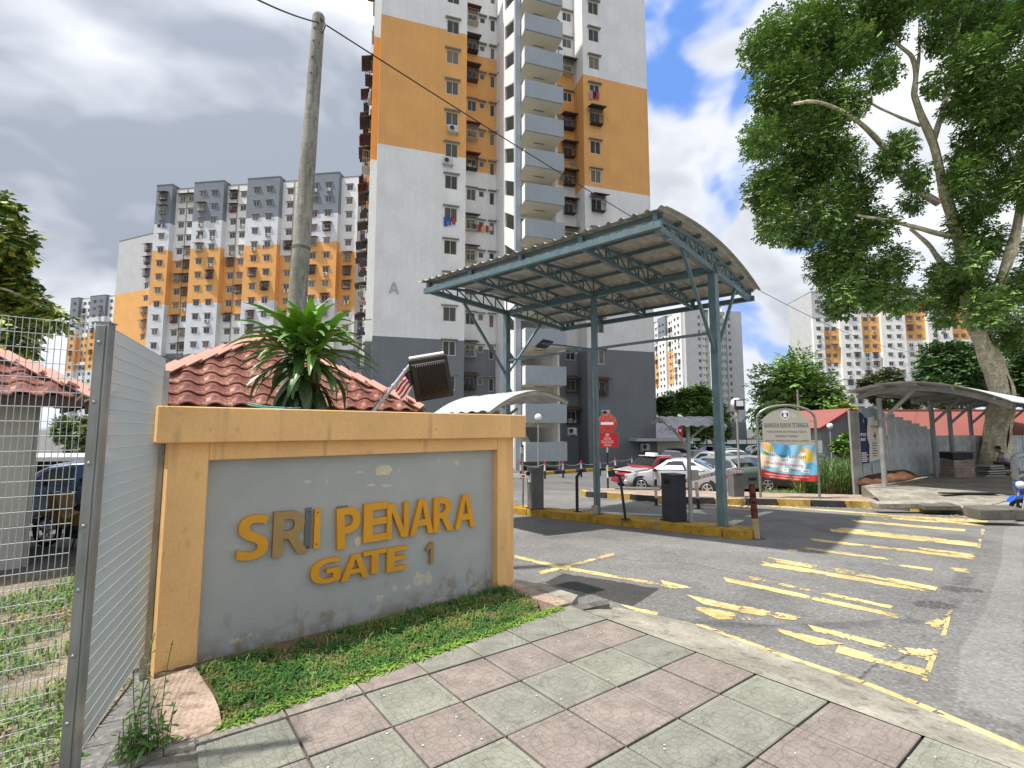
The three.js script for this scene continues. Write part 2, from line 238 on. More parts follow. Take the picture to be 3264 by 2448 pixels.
  bar([1355, 148], [2015, 222], [2010, 230], [1370, 156], .39, 19); bar([1790, 185], [2020, 212], [2018, 220], [1800, 192], .47, 20);
  bar([1435, 110], [2040, 170], [2035, 180], [1440, 118], .38, 21); bar([1460, 102], [1860, 145], [2030, 165], [1465, 110], .45, 22); bar([2030, 155], [2043, 156], [2038, 180], [2025, 178], .36, 23);
  bar([1520, 73], [1980, 112], [1975, 118], [1530, 80], .39, 24); bar([2040, 112], [2055, 113], [2052, 130], [2040, 130], .36, 25);
  bar([1570, 48], [2070, 76], [2065, 84], [1580, 54], .42, 26); bar([1680, 62], [2065, 90], [2060, 97], [1690, 69], .39, 27);
  // edge line beside the kerb
  const e = [[2193, 1991], [2449, 2087], [2736, 2187], [2960, 2278], [3264, 2413], [3420, 2490]].map(p => G(...p)), w = [.115, .115, .115, .115, .115, .115];
  for (let i = 0; i + 1 < e.length; i++) { const d = e[i + 1].clone().sub(e[i]).setY(0).normalize(), n = new THREE.Vector3(-d.z, 0, d.x); const s = n.x > 0 ? 1 : -1; worn([e[i], e[i + 1], e[i + 1].clone().addScaledVector(n, s * w[i]), e[i].clone().addScaledVector(n, s * w[i])], .33, yellowPaint, 30 + i); }
  bar([605, 415], [750, 446], [745, 456], [640, 432], .36, 36);
  // lane lines left
  bar([175, 215], [390, 265], [385, 274], [175, 223], .3, 31); bar([270, 283], [570, 206], [575, 213], [280, 291], .32, 32); bar([380, 262], [830, 340], [825, 348], [385, 272], .40, 33);
  bar([760, 316], [900, 350], [890, 358], [770, 330], .5, 43);
  // white arrows beyond the island and double yellow along the far kerb
  const q = (x, y) => [1600 + x * .3617, 1480 + y * .3617];
  worn([q(750, 414), q(1420, 444), q(1420, 455), q(900, 440)], .3, whiteRoad, 60); worn([q(1590, 402), q(1740, 402), q(1810, 440), q(1590, 425)], .28, whiteRoad, 61);
  worn([q(1960, 520), q(2060, 490), q(2140, 495), q(2040, 540)], .25, whiteRoad, 62); worn([q(2130, 462), q(2330, 415), q(2400, 420), q(2240, 470)], .25, whiteRoad, 63);
  worn([q(690, 260), q(1350, 320), q(1350, 328), q(680, 270)], .38, yellowPaint, 64); worn([q(1350, 318), q(2200, 372), q(2200, 381), q(1350, 327)], .4, yellowPaint, 65); worn([q(1350, 350), q(2200, 400), q(2200, 406), q(1350, 356)], .46, yellowPaint, 66);
  worn([[2400, 1607], [2830, 1640], [2830, 1644], [2400, 1612]], .36, yellowPaint, 67); worn([[2750, 1638], [3140, 1668], [3140, 1673], [2750, 1643]], .42, yellowPaint, 68);
})();
// ================================================================ FOOTPATH
const GRID = { ox: -1.656, oz: 3.472, t: .4766, c: Math.cos(.643), s: Math.sin(.643) };
const gridP = (i, j) => [GRID.ox + GRID.t * (i * GRID.c + j * GRID.s), GRID.oz + GRID.t * (i * GRID.s - j * GRID.c)];
const edgeJ = i => .70 - .13 * i;
const pxz = (x, y, h = 0) => { const p = G(x, y, h); return [p.x, -p.z]; };
const footpath = structure('footpath');
(function makeFootpath() {
  const R = rng(77), rel = canvasTex(512, 512, (c) => {
    c.fillStyle = '#bbb'; c.fillRect(0, 0, 512, 512); c.strokeStyle = '#555'; c.lineWidth = 7;
    for (const r of [70, 150, 215]) { c.beginPath(); c.arc(256, 256, r, 0, 7); c.stroke(); }
    c.lineWidth = 5; for (let k = 0; k < 4; k++) { c.save(); c.translate(256, 256); c.rotate(k * Math.PI / 2); for (const q of [120, 165, 210, 250]) { c.beginPath(); c.moveTo(q, q - 60); c.lineTo(q, 256); c.moveTo(q - 60, q); c.lineTo(256, q); c.stroke(); } for (let a = -1; a <= 1; a++) { c.beginPath(); c.moveTo(82, a * 45); c.lineTo(212, a * 62); c.stroke(); } c.restore(); }
  }); rel.colorSpace = THREE.NoColorSpace;
  const face = (seed, r, g, b) => texture(256, 256, (u, v) => { const n = fbm(u * 4 + seed, v * 4, 5, seed), f = vnoise(u * 120, v * 120, seed + 4), w = fbm(u * 9, v * 9 + seed, 4, seed + 9); let k = .9 + (n - .5) * .22 + (f - .5) * .16; { const x = u - .5, y = v - .5, r = Math.hypot(x, y), g1 = Math.min(Math.abs(r - .137), Math.abs(r - .293), Math.abs(r - .42)), ang = Math.abs(((Math.atan2(y, x) / (Math.PI / 6)) % 1 + 1) % 1 - .5), g2 = r < .137 || r > .42 ? 9 : (.5 - ang) * r * .52, q = r > .42 ? Math.min(Math.abs(Math.abs(x) - .32), Math.abs(Math.abs(y) - .32), Math.abs(Math.abs(x) - .41), Math.abs(Math.abs(y) - .41)) : 9; k -= .045 * smooth(.012, .004, Math.min(g1, g2, q) + (w - .5) * .012) * (.4 + w); } const d = smooth(.62, .8, w) * .1; if (f > .93) k += .25; return [r * (k - d), g * (k - d * .95), b * (k - d)]; });
  const mk = (name, seed, r, g, b) => mat(name, lin(.9, .9, .9), { map: face(seed, r, g, b), roughness: .92, bumpMap: rel, bumpScale: .006 });
  const pink = [0, 1, 2].map(k => mk('pink paver ' + k, 200 + k * 31, [.595, .57, .585][k], [.55, .53, .54][k], [.52, .505, .51][k]));
  const grey = [0, 1, 2].map(k => mk('grey paver ' + k, 400 + k * 31, [.575, .55, .565][k], [.58, .555, .565][k], [.53, .515, .52][k]));
  const S = GRID.t - .0145, shp = new THREE.Shape(); const b = .006, hs = S / 2 - b; shp.moveTo(-hs, -hs); shp.lineTo(hs, -hs); shp.lineTo(hs, hs); shp.lineTo(-hs, hs);
  const tile = new THREE.ExtrudeGeometry(shp, { depth: .05, bevelSize: b, bevelThickness: b * .8, bevelSegments: 1 }).rotateX(-Math.PI / 2); { const p = tile.attributes.position, uv = tile.attributes.uv; for (let i = 0; i < p.count; i++) uv.setXY(i, p.getX(i) / S + .5, p.getZ(i) / S + .5); tile.translate(0, -.055, 0); }
  const e1 = new THREE.Vector3(GRID.c, -.045 * GRID.s, -GRID.s).normalize(), e2 = new THREE.Vector3(GRID.s, .045 * GRID.c, GRID.c).normalize(), nn = e2.clone().cross(e1).normalize();
  const base = new THREE.Quaternion().setFromRotationMatrix(new THREE.Matrix4().makeBasis(e1, nn, e2));
  const isPink = (i, j) => i < 2 ? ((i + j) % 2 + 2) % 2 === 1 : ((j % 2) + 2) % 2 === 1;
  part(footpath, 'bedding', slab([gridP(-2.6, .95), gridP(6, .1), gridP(6, 11), gridP(-2.6, 11)], .117, -.25), mat('joint dirt', lin(.10, .095, .075), { map: T.concrete, roughness: 1 }));
  for (let i = -2; i < 6; i++) for (let j = 1; j < 10; j++) {
    if (i === -2 && j < 3) continue;
    const [x, Z] = gridP(i + .5, j + .5), m = part(footpath, 'paver', tile, (isPink(i, j) ? pink : grey)[Math.floor(R() * 3)]);
    m.position.set(x, gy(Z) + .14 + (R() - .5) * .006, -Z); m.quaternion.copy(base).multiply(new THREE.Quaternion().setFromEuler(new THREE.Euler((R() - .5) * .008, Math.floor(R() * 4) * Math.PI / 2 + (R() - .5) * .012, (R() - .5) * .008)));
  }
  const cut = ['g', 'g', 'p', 'g', 'g', 'g']; // cut pieces along the grass
  for (let i = -1; i < 6; i++) { const q = .013; const m = part(footpath, 'cut_paver', slab([gridP(i + q, edgeJ(i) + R() * .04), gridP(i + 1 - q, edgeJ(i + 1) + R() * .04), gridP(i + 1 - q, 1 - q), gridP(i + q, 1 - q)], .139 + R() * .004, .05), i === 1 ? pink[0] : i < 1 ? M.concrete : grey[i % 3]); const uv = m.geometry.attributes.uv; for (let k = 0; k < uv.count; k++) uv.setXY(k, uv.getX(k) * 2.1, uv.getY(k) * 2.1); }
  // kerb strip beside the road, a few cast lengths
  const out = [[1150, 0], [0, 0]]; const o = [[1962, 1943], [2194, 1991], [2449, 2087], [2736, 2187], [2960, 2278], [3264, 2413]].map(p => pxz(...p)); o.push([3.1, 2.2], [3.15, 1.0], [3.1, -.5]);
  const inn = o.map((p, k) => gridP(6.0 + .02, [0.35, 1.55, 3.05, 4.55, 5.75, 7.0, 8.6, 11, 14][k]));
  const km = mat('kerb concrete', lin(.40, .385, .34), { map: T.concrete, roughness: .9, bumpMap: T.speck, bumpScale: .004 });
  for (let k = 0; k + 1 < o.length; k++) { const A = [inn[k], o[k], o[k + 1], inn[k + 1]].map(([x, Z], q) => [x, gy(Z) + (q === 0 || q === 3 ? .136 : .028), -Z]), B = A.slice(1, 3).map(p => [p[0], p[1] - .2, p[2]]), pos = []; for (const t of [[A[0], A[1], A[2]], [A[0], A[2], A[3]], [A[1], B[0], B[1]], [A[1], B[1], A[2]]]) pos.push(...t.flat()); const g = new THREE.BufferGeometry(); g.setAttribute('position', new THREE.Float32BufferAttribute(pos, 3)); g.computeVertexNormals(); part(footpath, 'kerb_stone', fin(g), km); }
  // stones at the foot of the fence and broken patch
  const st = (pts, h) => part(footpath, 'edge_stone', slab(pts.map(p => pxz(...p, .14)), h, -.05), M.concrete);
  const q = (x, y) => [x * .3617, 1998 + y * .3617];
  st([q(930, 1240), q(1120, 1165), q(1150, 1215), q(960, 1300)], .15); st([q(1130, 1160), q(1420, 1060), q(1440, 1110), q(1160, 1210)], .145); st([q(1430, 1055), q(1715, 985), q(1720, 1060), q(1450, 1112)], .15);
  part(footpath, 'broken_concrete', slab([q(1300, 1200), q(1760, 1085), q(1990, 1060), q(2100, 1260), q(1200, 1290)].map(p => pxz(...p, .12)), .128, -.05), M.darkConcrete);
})();
// concrete aprons at both ends of the sign wall
(function aprons() {
  const pc = mat('pink concrete', lin(.60, .46, .375), { map: T.concrete, roughness: .9, bumpMap: T.speck, bumpScale: .003 }), q = (x, y) => pxz(x * .3617, 1998 + y * .3617, .15);
  const a = structure('apron_slab', slab([q(1340, 470), q(1720, 350), q(1790, 470), q(1880, 600), q(1930, 720), q(1955, 850), q(1850, 930), q(1520, 1045), q(1440, 800)], .15, -.1), pc);
  const z = (x, y) => pxz(1500 + x * .7975, 1600 + y * .7975, .14);
  structure('apron_slab', slab([z(60, 300), z(175, 320), z(300, 365), z(402, 405), z(345, 416), z(130, 345)], .145, -.1), pc);
  structure('kerb_end', slab([z(176, 308), z(290, 330), z(430, 372), z(405, 402), z(300, 362), z(178, 319)], .14, -.1), M.concrete);
  structure('kerb_end', slab([z(345, 418), z(405, 406), z(550, 383), z(555, 400), z(505, 408), z(440, 425)], .12, -.1), M.darkConcrete);
})();
// grass bed in front of the sign wall
const leafMat = (key, r, g, b, tr = .25) => mat(key, lin(r, g, b), { roughness: .65, side: DS, transmission: tr, thickness: 0, specularIntensity: .5, vertexColors: true });
function blades(n, pick, hgt, wid, R, col, lean = .8) { // grass as many single blades
  const pos = [], nor = [], cl = [];
  for (let k = 0; k < n; k++) {
    const p = pick(); if (!p) continue; const a = R() * 6.283, h = hgt * (.45 + R() * .9), w = wid * (.6 + R() * .8), l = lean * (.25 + R()), dx = Math.cos(a), dz = Math.sin(a), sx = -dz * w, sz = dx * w;
    const m = [p.x + dx * l * h * .35, p.y + h * .62, p.z + dz * l * h * .35], t = [p.x + dx * l * h, p.y + h * (.98 - l * .35), p.z + dz * l * h];
    pos.push(p.x - sx * .5, p.y, p.z - sz * .5, p.x + sx * .5, p.y, p.z + sz * .5, m[0] + sx, m[1], m[2] + sz, p.x - sx * .5, p.y, p.z - sz * .5, m[0] + sx, m[1], m[2] + sz, m[0] - sx, m[1], m[2] - sz, m[0] - sx, m[1], m[2] - sz, m[0] + sx, m[1], m[2] + sz, ...t);
    const c = col(p), j = .75 + R() * .5; for (let q = 0; q < 9; q++) { nor.push(dx * .3, .9, dz * .3); cl.push(c[0] * j, c[1] * j, c[2] * j); }
  }
  const g = new THREE.BufferGeometry(); g.setAttribute('position', new THREE.Float32BufferAttribute(pos, 3)); g.computeVertexNormals(); g.setAttribute('color', new THREE.Float32BufferAttribute(cl, 3)); g.setAttribute('uv', new THREE.Float32BufferAttribute(new Float32Array(pos.length / 3 * 2), 2)); return g;
}
(function grassBed() {
  const R = rng(5), a = [-2.64, 3.70], b = [.02, 6.02];
  structure('grass_bed', slab([a, b, gridP(5.75, -.9), gridP(5, .04), gridP(3, .32), gridP(1, .58), gridP(-.72, .8), gridP(-.62, .2), gridP(-.75, -.7)], .125, -.1), M.soil);
  const inPoly = (i, j) => { const lo = lerp(-1.3, -2.15, (i + 1) / 6.7), hi = edgeJ(i) - .02; if (i < -.05) { const right = -.62 - Math.pow(Math.max(0, -j) / 1.35, 1.6) * .25; if (i < right) return false; } if (i > 5) { if (j > lerp(.05, -1.3, (i - 5) / .75)) return false; } return j > lo && j < hi; };
  const pick = () => { for (let k = 0; k < 20; k++) { const i = -.9 + R() * 6.6, j = -2.2 + R() * 3.0; if (!inPoly(i, j)) continue; const [x, Z] = gridP(i, j); const n = fbm(x * 5, Z * 5, 3, 3); if (n < .42 && R() < .85) continue; return new THREE.Vector3(x, gy(Z) + .12, -Z); } return null; };
  const m = shade(new THREE.Mesh(mergeGeometries([blades(13000, pick, .06, .005, R, p => { const q = fbm(p.x * 7, p.z * 7, 3, 12); return q > .6 ? [.20, .21, .06] : q < .42 ? [.05, .15, .03] : [.09, .21, .035]; }, 1.0), blades(6500, pick, .04, .009, R, () => [.085, .22, .03], 1.5), blades(900, pick, .11, .004, R, () => [.19, .24, .07], .8), blades(500, pick, .03, .008, R, () => [.30, .22, .10], 2.2)]), leafMat('turf', 1, 1, 1))); m.name = 'grass'; m.userData = { kind: 'stuff', label: 'mown green grass bed along the foot of the sign wall', category: 'grass' }; scene.add(m);
  const pick2 = () => { const i = -.7 + R() * 6.4; const [x, Z] = gridP(i, edgeJ(i) + (R() - .6) * .14); return new THREE.Vector3(x, gy(Z) + .12, -Z); };
  const m2 = shade(new THREE.Mesh(blades(2600, pick2, .05, .007, R, () => [.2, .34, .045], 1.3), leafMat('turf', 1, 1, 1))); m2.name = numbered('grass_edge'); m2.userData = { kind: 'stuff', label: 'yellow green grass fringe creeping onto the paving edge', category: 'grass' }; scene.add(m2);
})();
// ================================================================ SIGN WALL
const SIGN_TURN = Math.atan2(.657, .754), font = await new FontLoader().loadAsync('fonts/droid/droid_sans_bold.typeface.json');
(function signWall() {
  const S = thing('sign_wall', 'ochre framed concrete entrance wall with grey panel of raised orange lettering', 'sign wall', V(-2.64, -.05, 3.70), SIGN_TURN), y0 = .05;
  const ochreT = texture(1024, 256, (u, v) => { const s = fbm(u * 46, v * 2.2, 4, 3), n = fbm(u * 9, v * 5, 5, 8), f = vnoise(u * 600, v * 160, 4), sp = fbm(u * 60, v * 22, 3, 19); let k = 1 + (n - .5) * .16 + (f - .5) * .06; const st = smooth(.56, .85, s) * smooth(.45, .7, n) * .22 + smooth(.76, .84, sp) * .12; return [(.95 * k) * (1 - st * .75), (.755 * k) * (1 - st * .7), (.50 * k) * (1 - st * .55)]; });
  ochreT.repeat.set(1 / 3.8, 1 / 2.6); ochreT.offset.set(.1, .22);
  const ochre = mat('ochre paint', lin(.92, .92, .92), { map: ochreT, roughness: .8, bumpMap: T.speck, bumpScale: .0015 });
  const D = .34;
  const pw = (s0, s1) => { const g = rbox(s1 - s0, 1.95, D, .008, (s0 + s1) / 2, .675 + y0, -D / 2); return fin(g); };
  part(S, 'post', pw(.0, .268), ochre); part(S, 'post', pw(3.272, 3.53), ochre);
  part(S, 'lintel', fin(rbox(3.004, .142, D - .004, .006, 1.77, 1.572 + y0, -D / 2 - .002)), ochre);
  part(S, 'cap', fin(rbox(3.75, .282, D + .17, .012, 1.785, 1.785 + y0, -D / 2)), ochre);
  const patches = [[1355, 460, 46, 30], [1205, 470, 34, 10], [900, 525, 22, 12], [1015, 520, 6, 24], [1275, 545, 34, 12], [1365, 550, 26, 12], [1203, 878, 20, 26], [1785, 415, 16, 22], [1560, 1100, 34, 50], [1620, 1100, 20, 40], [1500, 1155, 18, 18], [1420, 1165, 18, 30], [1330, 1215, 24, 28], [565, 1440, 22, 14], [480, 1475, 40, 22], [1700, 1225, 50, 12], [1900, 1150, 30, 18], [905, 850, 9, 40], [1680, 400, 6, 10], [1443, 457, 6, 6]];
  const uvOf = (x, y) => { const d = ray(500 + x * .5425, 1250 + y * .5425), t = [.754, .657], k = (-.657 * -2.64 + .754 * 3.70) / (-.657 * d[0] + .754), s = (d[0] * k + 2.64) * t[0] + (k - 3.70) * t[1], yy = EYE + d[1] * k; return [(s - .25) / 3.03, (yy + .15) / 1.66]; };
  const pc = patches.map(([x, y, rx, ry]) => { const [u, v] = uvOf(x, y), a = uvOf(x + rx, y), b = uvOf(x, y - ry); return [u, v, Math.max(.003, a[0] - u), Math.max(.006, b[1] - v)]; });
  const pt = texture(1400, 700, (u, v, i, j) => {
    const n = fbm(u * 12, v * 6, 5, 5), f = vnoise(u * 700, v * 370, 3), e = fbm(u * 60, v * 32, 4, 15), e2 = fbm(u * 22, v * 12, 4, 25); let k = .985 + (n - .5) * .09 + (f - .5) * .06; let c = [.69 * k, .70 * k, .685 * k];
    let best = 0, idx = -1; for (let q = 0; q < pc.length; q++) { const [a, b, ra, rb] = pc[q], r = Math.hypot((u - a) / ra, (v - b) / rb) + (e - .5) * 1.5 + (e2 - .5) * .5; if (r < 1 && 1 - r > best) { best = 1 - r; idx = q; } }
    if (idx >= 0) { const strong = idx === 0 || idx === 6 || idx === 17, w = smooth(0, strong ? .08 : .3, best) * (strong ? .95 : .6); const t = [.86 + (e - .5) * .2, .82 + (e - .5) * .2, .70 + (e - .5) * .2]; c = c.map((x, q) => lerp(x, t[q], w)); }
    const dirt = smooth(.10 + e * .16, .0, v) * smooth(.4, .62, e2 * .5 + e * .5) * .55 + smooth(.62, .72, fbm(u * 26, v * 9 + 4, 4, 65)) * smooth(.3, .12, v) * .35; c = [lerp(c[0], .50, dirt * .8), lerp(c[1], .44, dirt * .8), lerp(c[2], .33, dirt * .8)];
    return c;
  }); pt.wrapS = pt.wrapT = THREE.ClampToEdgeWrapping;
  const pg = new THREE.BoxGeometry(3.02, 1.72, .2); { const uv = pg.attributes.uv, p = pg.attributes.position; for (let k = 0; k < p.count; k++) uv.setXY(k, (p.getX(k) + 1.515) / 3.03, (p.getY(k) + .84) / 1.66); } place(pg, 1.77, .68 + y0, -.19);
  part(S, 'panel', pg, mat('grey sign panel', lin(.95, .95, .95), { map: pt, roughness: .85, bumpMap: T.speck, bumpScale: .001 }));
  const let1 = mat('orange letter', lin(.78, .36, .014), { map: T.plaster, roughness: .5 }), let2 = mat('faded brown letter', lin(.40, .25, .09), { map: T.plaster, roughness: .6 });
  const old = mat('old grey letter plate', lin(.16, .165, .17), { map: T.plaster, roughness: .7 }); for (const [a, b, c, d] of [[1.062, 1.118, .66, 1.03], [1.352, 1.46, .93, 1.012], [1.356, 1.385, .64, .95]]) part(S, 'old_plate', fin(box(b - a, d - c, .012, (a + b) / 2, (c + d) / 2 + y0, -.084)), old); for (const [x, y] of [[1.162, .985], [1.16, .70], [1.09, .995], [1.09, .68]]) part(S, 'screw', fin(place(new THREE.CylinderGeometry(.006, .006, .006, 8), x, y + y0, x > 1.12 ? -.041 : -.076, Math.PI / 2)), M.blackPaint);
  const L = [['S', .513, .751, .653, 1.021], ['R', .788, 1.092, .640, 1.026, 1], ['I', 1.136, 1.189, .662, 1.013], ['P', 1.347, 1.578, .621, 1.000, 0, .05], ['E', 1.611, 1.864, .639, 1.012], ['N', 1.858, 2.103, .637, .988], ['A', 2.125, 2.409, .634, 1.000], ['R', 2.409, 2.672, .628, .996], ['A', 2.694, 2.974, .626, .998], ['G', 1.120, 1.393, .332, .553], ['A', 1.400, 1.680, .313, .543], ['T', 1.618, 1.860, .330, .551], ['E', 1.868, 2.089, .309, .545], ['1', 2.321, 2.416, .305, .527, 1]];
  for (const [ch, s0, s1, b, t, fade, tilt] of L) {
    const g = ch === 'I' ? new THREE.BoxGeometry(1, 1, 1).translate(.5, .5, .5) : new TextGeometry(ch, { font, size: 1, depth: 1, curveSegments: 8, bevelEnabled: false }); g.computeBoundingBox(); const B = g.boundingBox; g.translate(-(B.min.x + B.max.x) / 2, -(B.min.y + B.max.y) / 2, 0); g.scale((s1 - s0) / (B.max.x - B.min.x), (t - b) / (B.max.y - B.min.y), .045); if (tilt) g.rotateZ(tilt); g.translate((s0 + s1) / 2, (b + t) / 2 + y0, -.088); g.computeVertexNormals();
    part(S, 'letter', fin(g), fade ? let2 : let1);
  }
})();
// ================================================================ MESH FENCE
(function fence() {
  const p1 = V(-2.25, gy(2.6) + .13, 2.6), p2 = V(-2.86, gy(3.9) + .08, 3.9), H = 2.33 - p1.y;
  const post = (name, label, p, turn, main) => { const f = thing(name, label, 'fence post', p, turn); part(f, 'tube', [box(.062, H + .1, .062, 0, H / 2 - .05, 0), box(.075, .006, .075, 0, H + .004, 0)], M.steel); if (main) { part(f, 'clamp_bar', fin(rbox(.046, H - .03, .008, .002, -.004, H / 2, .037)), mat('clamp bar steel', lin(.42, .43, .39), { map: T.metal, metalness: .35, roughness: .5 })); const bolt = fin([place(new THREE.SphereGeometry(.0105, 10, 6, 0, 6.3, 0, 1.6), 0, 0, 0, Math.PI / 2), place(new THREE.CylinderGeometry(.012, .012, .003, 10), 0, 0, 0, Math.PI / 2)]); for (let k = 0; k < 7; k++) part(f, 'bolt', bolt, M.steel).position.set(-.004, H - .11 - k * .325, .042); } return f; };
  post('fence_post', 'galvanised fence post with bolted clamp bar at the corner of the mesh', p1, .22, true);
  post('fence_post', 'plain galvanised fence post behind the ochre sign wall end', p2, SIGN_TURN, false);
  const panel = (label, a, dir, len, wx = .0254) => {
    const f = thing('mesh_fence_panel', label, 'fence', a), wy = .0762, yb = .02, yt = H, n = Math.floor((len - .01) / wx), D = new THREE.Vector3(dir[0], 0, -dir[1]).normalize(), slope = (-.045 * dir[1]) * 0;
    const vg = new THREE.CylinderGeometry(.0019, .0019, yt - yb, 5), hg = new THREE.CylinderGeometry(.0021, .0021, n * wx, 5).rotateZ(Math.PI / 2); const q = new THREE.Quaternion().setFromUnitVectors(new THREE.Vector3(1, 0, 0), D);
    for (let k = 0; k < n; k++) { const m = part(f, 'upright_wire', vg, M.wire); m.position.copy(D).multiplyScalar(.05 + k * wx).setY((yt + yb) / 2); }
    const nz = new THREE.Vector3(-D.z, 0, D.x).multiplyScalar(.004); for (let y = yt - .006; y > yb; y -= wy) { const m = part(f, 'cross_wire', hg, M.wire); m.quaternion.copy(q); m.position.copy(D).multiplyScalar(.05 + n * wx / 2).add(nz).setY(y); }
  };
  panel('welded wire mesh panel beside the weedy plot left of the bolted post', p1.clone().add(V(-.03, 0, .0)), [-.80, -.60], 1.6);
  panel('welded wire mesh panel running from the bolted post to the sign wall', p1, [-.61, 1.3], 1.43, .0150);
})();
// weeds at the fence
function weed(name, label, pos, stems, h, R, col, group, spread = .09, leafL = .075, leafW = .011) {
  const t = thing(name, label, 'weed', pos, 0, group), sg = [], lp = [], lc = [];
  const leaf = (p, dir, L, W, drop) => { const s = new THREE.Vector3(-dir.z, 0, dir.x).normalize().multiplyScalar(W), m = p.clone().addScaledVector(dir, L * .5).add(new THREE.Vector3(0, -drop * L * .1, 0)), e = p.clone().addScaledVector(dir, L).add(new THREE.Vector3(0, -drop * L * .5, 0)), a = m.clone().add(s), b = m.clone().sub(s); lp.push(...p.toArray(), ...a.toArray(), ...b.toArray(), ...a.toArray(), ...e.toArray(), ...b.toArray()); const j = .7 + R() * .6; for (let q = 0; q < 6; q++) lc.push(col[0] * j, col[1] * j, col[2] * j); };
  for (let k = 0; k < stems; k++) {
    const hh = h * (.35 + .65 * (k === 0 ? 1 : R())), bx = (R() - .5) * spread, bz = (R() - .5) * spread, lx = (R() - .5) * .22 * hh, lz = (R() - .5) * .22 * hh, pts = []; for (let q = 0; q <= 6; q++) { const s = q / 6; pts.push(new THREE.Vector3(bx + lx * s * s + Math.sin(s * 5 + k) * .006, hh * s - .01, bz + lz * s * s)); }
    sg.push(tube(pts, .0028, 4, 10));
    const cv = new THREE.CatmullRomCurve3(pts), nl = Math.floor(hh / .022); for (let q = 1; q < nl; q++) { const s = q / nl, a = q * 2.4 + R(), up = lerp(-.15, .9, s * s); leaf(cv.getPoint(s), new THREE.Vector3(Math.cos(a), up, Math.sin(a)).normalize(), leafL * lerp(1.25, .45, s) * (.7 + R() * .6), leafW * lerp(1.2, .6, s), 1 - s); }
  }
  part(t, 'stem', sg, mat('weed stem', lin(.12, .15, .05), { roughness: .8 }));
  const g = new THREE.BufferGeometry(); g.setAttribute('position', new THREE.Float32BufferAttribute(lp, 3)); g.computeVertexNormals(); g.setAttribute('color', new THREE.Float32BufferAttribute(lc, 3)); g.setAttribute('uv', new THREE.Float32BufferAttribute(new Float32Array(lp.length / 3 * 2), 2)); part(t, 'leaves', g, leafMat('weed leaf', 1, 1, 1, .3)); return t;
}
(function weeds() {
  const R = rng(31), q = (x, y) => [x * .3617, 1998 + y * .3617];
  weed('tall_weed', 'tall thin weed stalk against the grazing mesh panel', G(...q(1185, 1120), .14), 3, .62, R, [.09, .19, .035]); weed('tall_weed', 'tall leafy weed touching the corner of the sign wall', G(...q(1330, 1095), .14), 4, .56, R, [.10, .21, .04]);
  for (const [x, y, h] of [[1100, 1150, .2], [1250, 1110, .26], [1380, 1090, .22], [1060, 1185, .16], [1300, 1130, .18]]) weed('low_weed', 'low leafy weed clump growing along the fence foot', G(...q(x, y), .14), 5, h, R, [.11, .22, .05], 'weeds along the fence foot', .12);
  weed('broad_weed', 'broad leaved weed at the foot of the bolted fence post', G(...q(640, 1235), .14), 4, .12, R, [.10, .25, .05], undefined, .05, .06, .028);
  // plot behind the fence
  const soil = structure('plot_soil', slab([[-2.35, 2.55], [-2.9, 3.85], [-3.6, 4.7], [-5.2, 6.3], [-6.6, 7.4], [-9.5, 5.2], [-5.5, .2], [-2.6, .4]], .02, -.15), mat('stony soil', lin(.40, .35, .26), { map: T.concrete, roughness: 1, bumpMap: T.speck, bumpScale: .02 }));
  const pick = () => { const a = R(), b = R(), x = -2.5 - a * 3.4, Z = .9 + b * 4.6 + a * 1.2; if (x > -2.3 - (Z - 2.6) * .45 - .1) return null; if (fbm(x * 2.2, Z * 2.2, 4, 8) < .43) return null; return V(x, gy(Z) + .02, Z); };
  const m = shade(new THREE.Mesh(blades(14000, pick, .11, .007, R, p => { const d = vnoise(p.x * 3, p.z * 3, 5); return d > .75 ? [.36, .30, .14] : [.17, .28, .07]; }, 1.1), leafMat('turf', 1, 1, 1))); m.name = numbered('weedy_grass'); m.userData = { kind: 'stuff', label: 'weedy dry grass in the plot behind the mesh fence', category: 'grass' }; scene.add(m);
  const st = []; for (let k = 0; k < 260; k++) { const p = pick(); if (!p) continue; const s = .015 + R() * .03, g = new THREE.IcosahedronGeometry(s, 0); g.scale(1, .6, 1); g.rotateY(R() * 6); g.translate(p.x, p.y + s * .2, p.z); st.push(g); }
  const sm = shade(new THREE.Mesh(fin(st), M.concrete)); sm.name = 'gravel'; sm.userData = { kind: 'stuff', label: 'loose pale stones in the plot behind the mesh fence', category: 'gravel' }; scene.add(sm);
  for (let k = 0; k < 5; k++) { const p = V(-2.7 - k * .33, gy(2.3 + k * .35) + .02, 2.3 + k * .35); weed('plot_weed', 'bushy weed in the plot behind the mesh fence', p, 6, .3, R, [.13, .22, .05], 'weeds behind the mesh fence', .2); }
  const b = thing('plastic_bottle', 'crumpled blue plastic bottle lying in the weeds behind the fence', 'bottle', V(-2.83, gy(2.62) + .06, 2.62), .5), bl = mat('blue plastic', lin(.02, .17, .62), { roughness: .2, clearcoat: .6 });
  const prof = [[0, 0], [.036, .002], [.04, .02], [.038, .05], [.041, .09], [.038, .13], [.04, .16], [.028, .19], [.013, .205], [.013, .225], [0, .226]].map(p => new THREE.Vector2(...p)); part(b, 'body', fin(new THREE.LatheGeometry(prof, 14).rotateZ(1.5)), bl); part(b, 'screw_cap', fin(cyl(.015, .015, .02, 0, .222, 0).rotateZ(1.5)), M.whitePaint);
})();
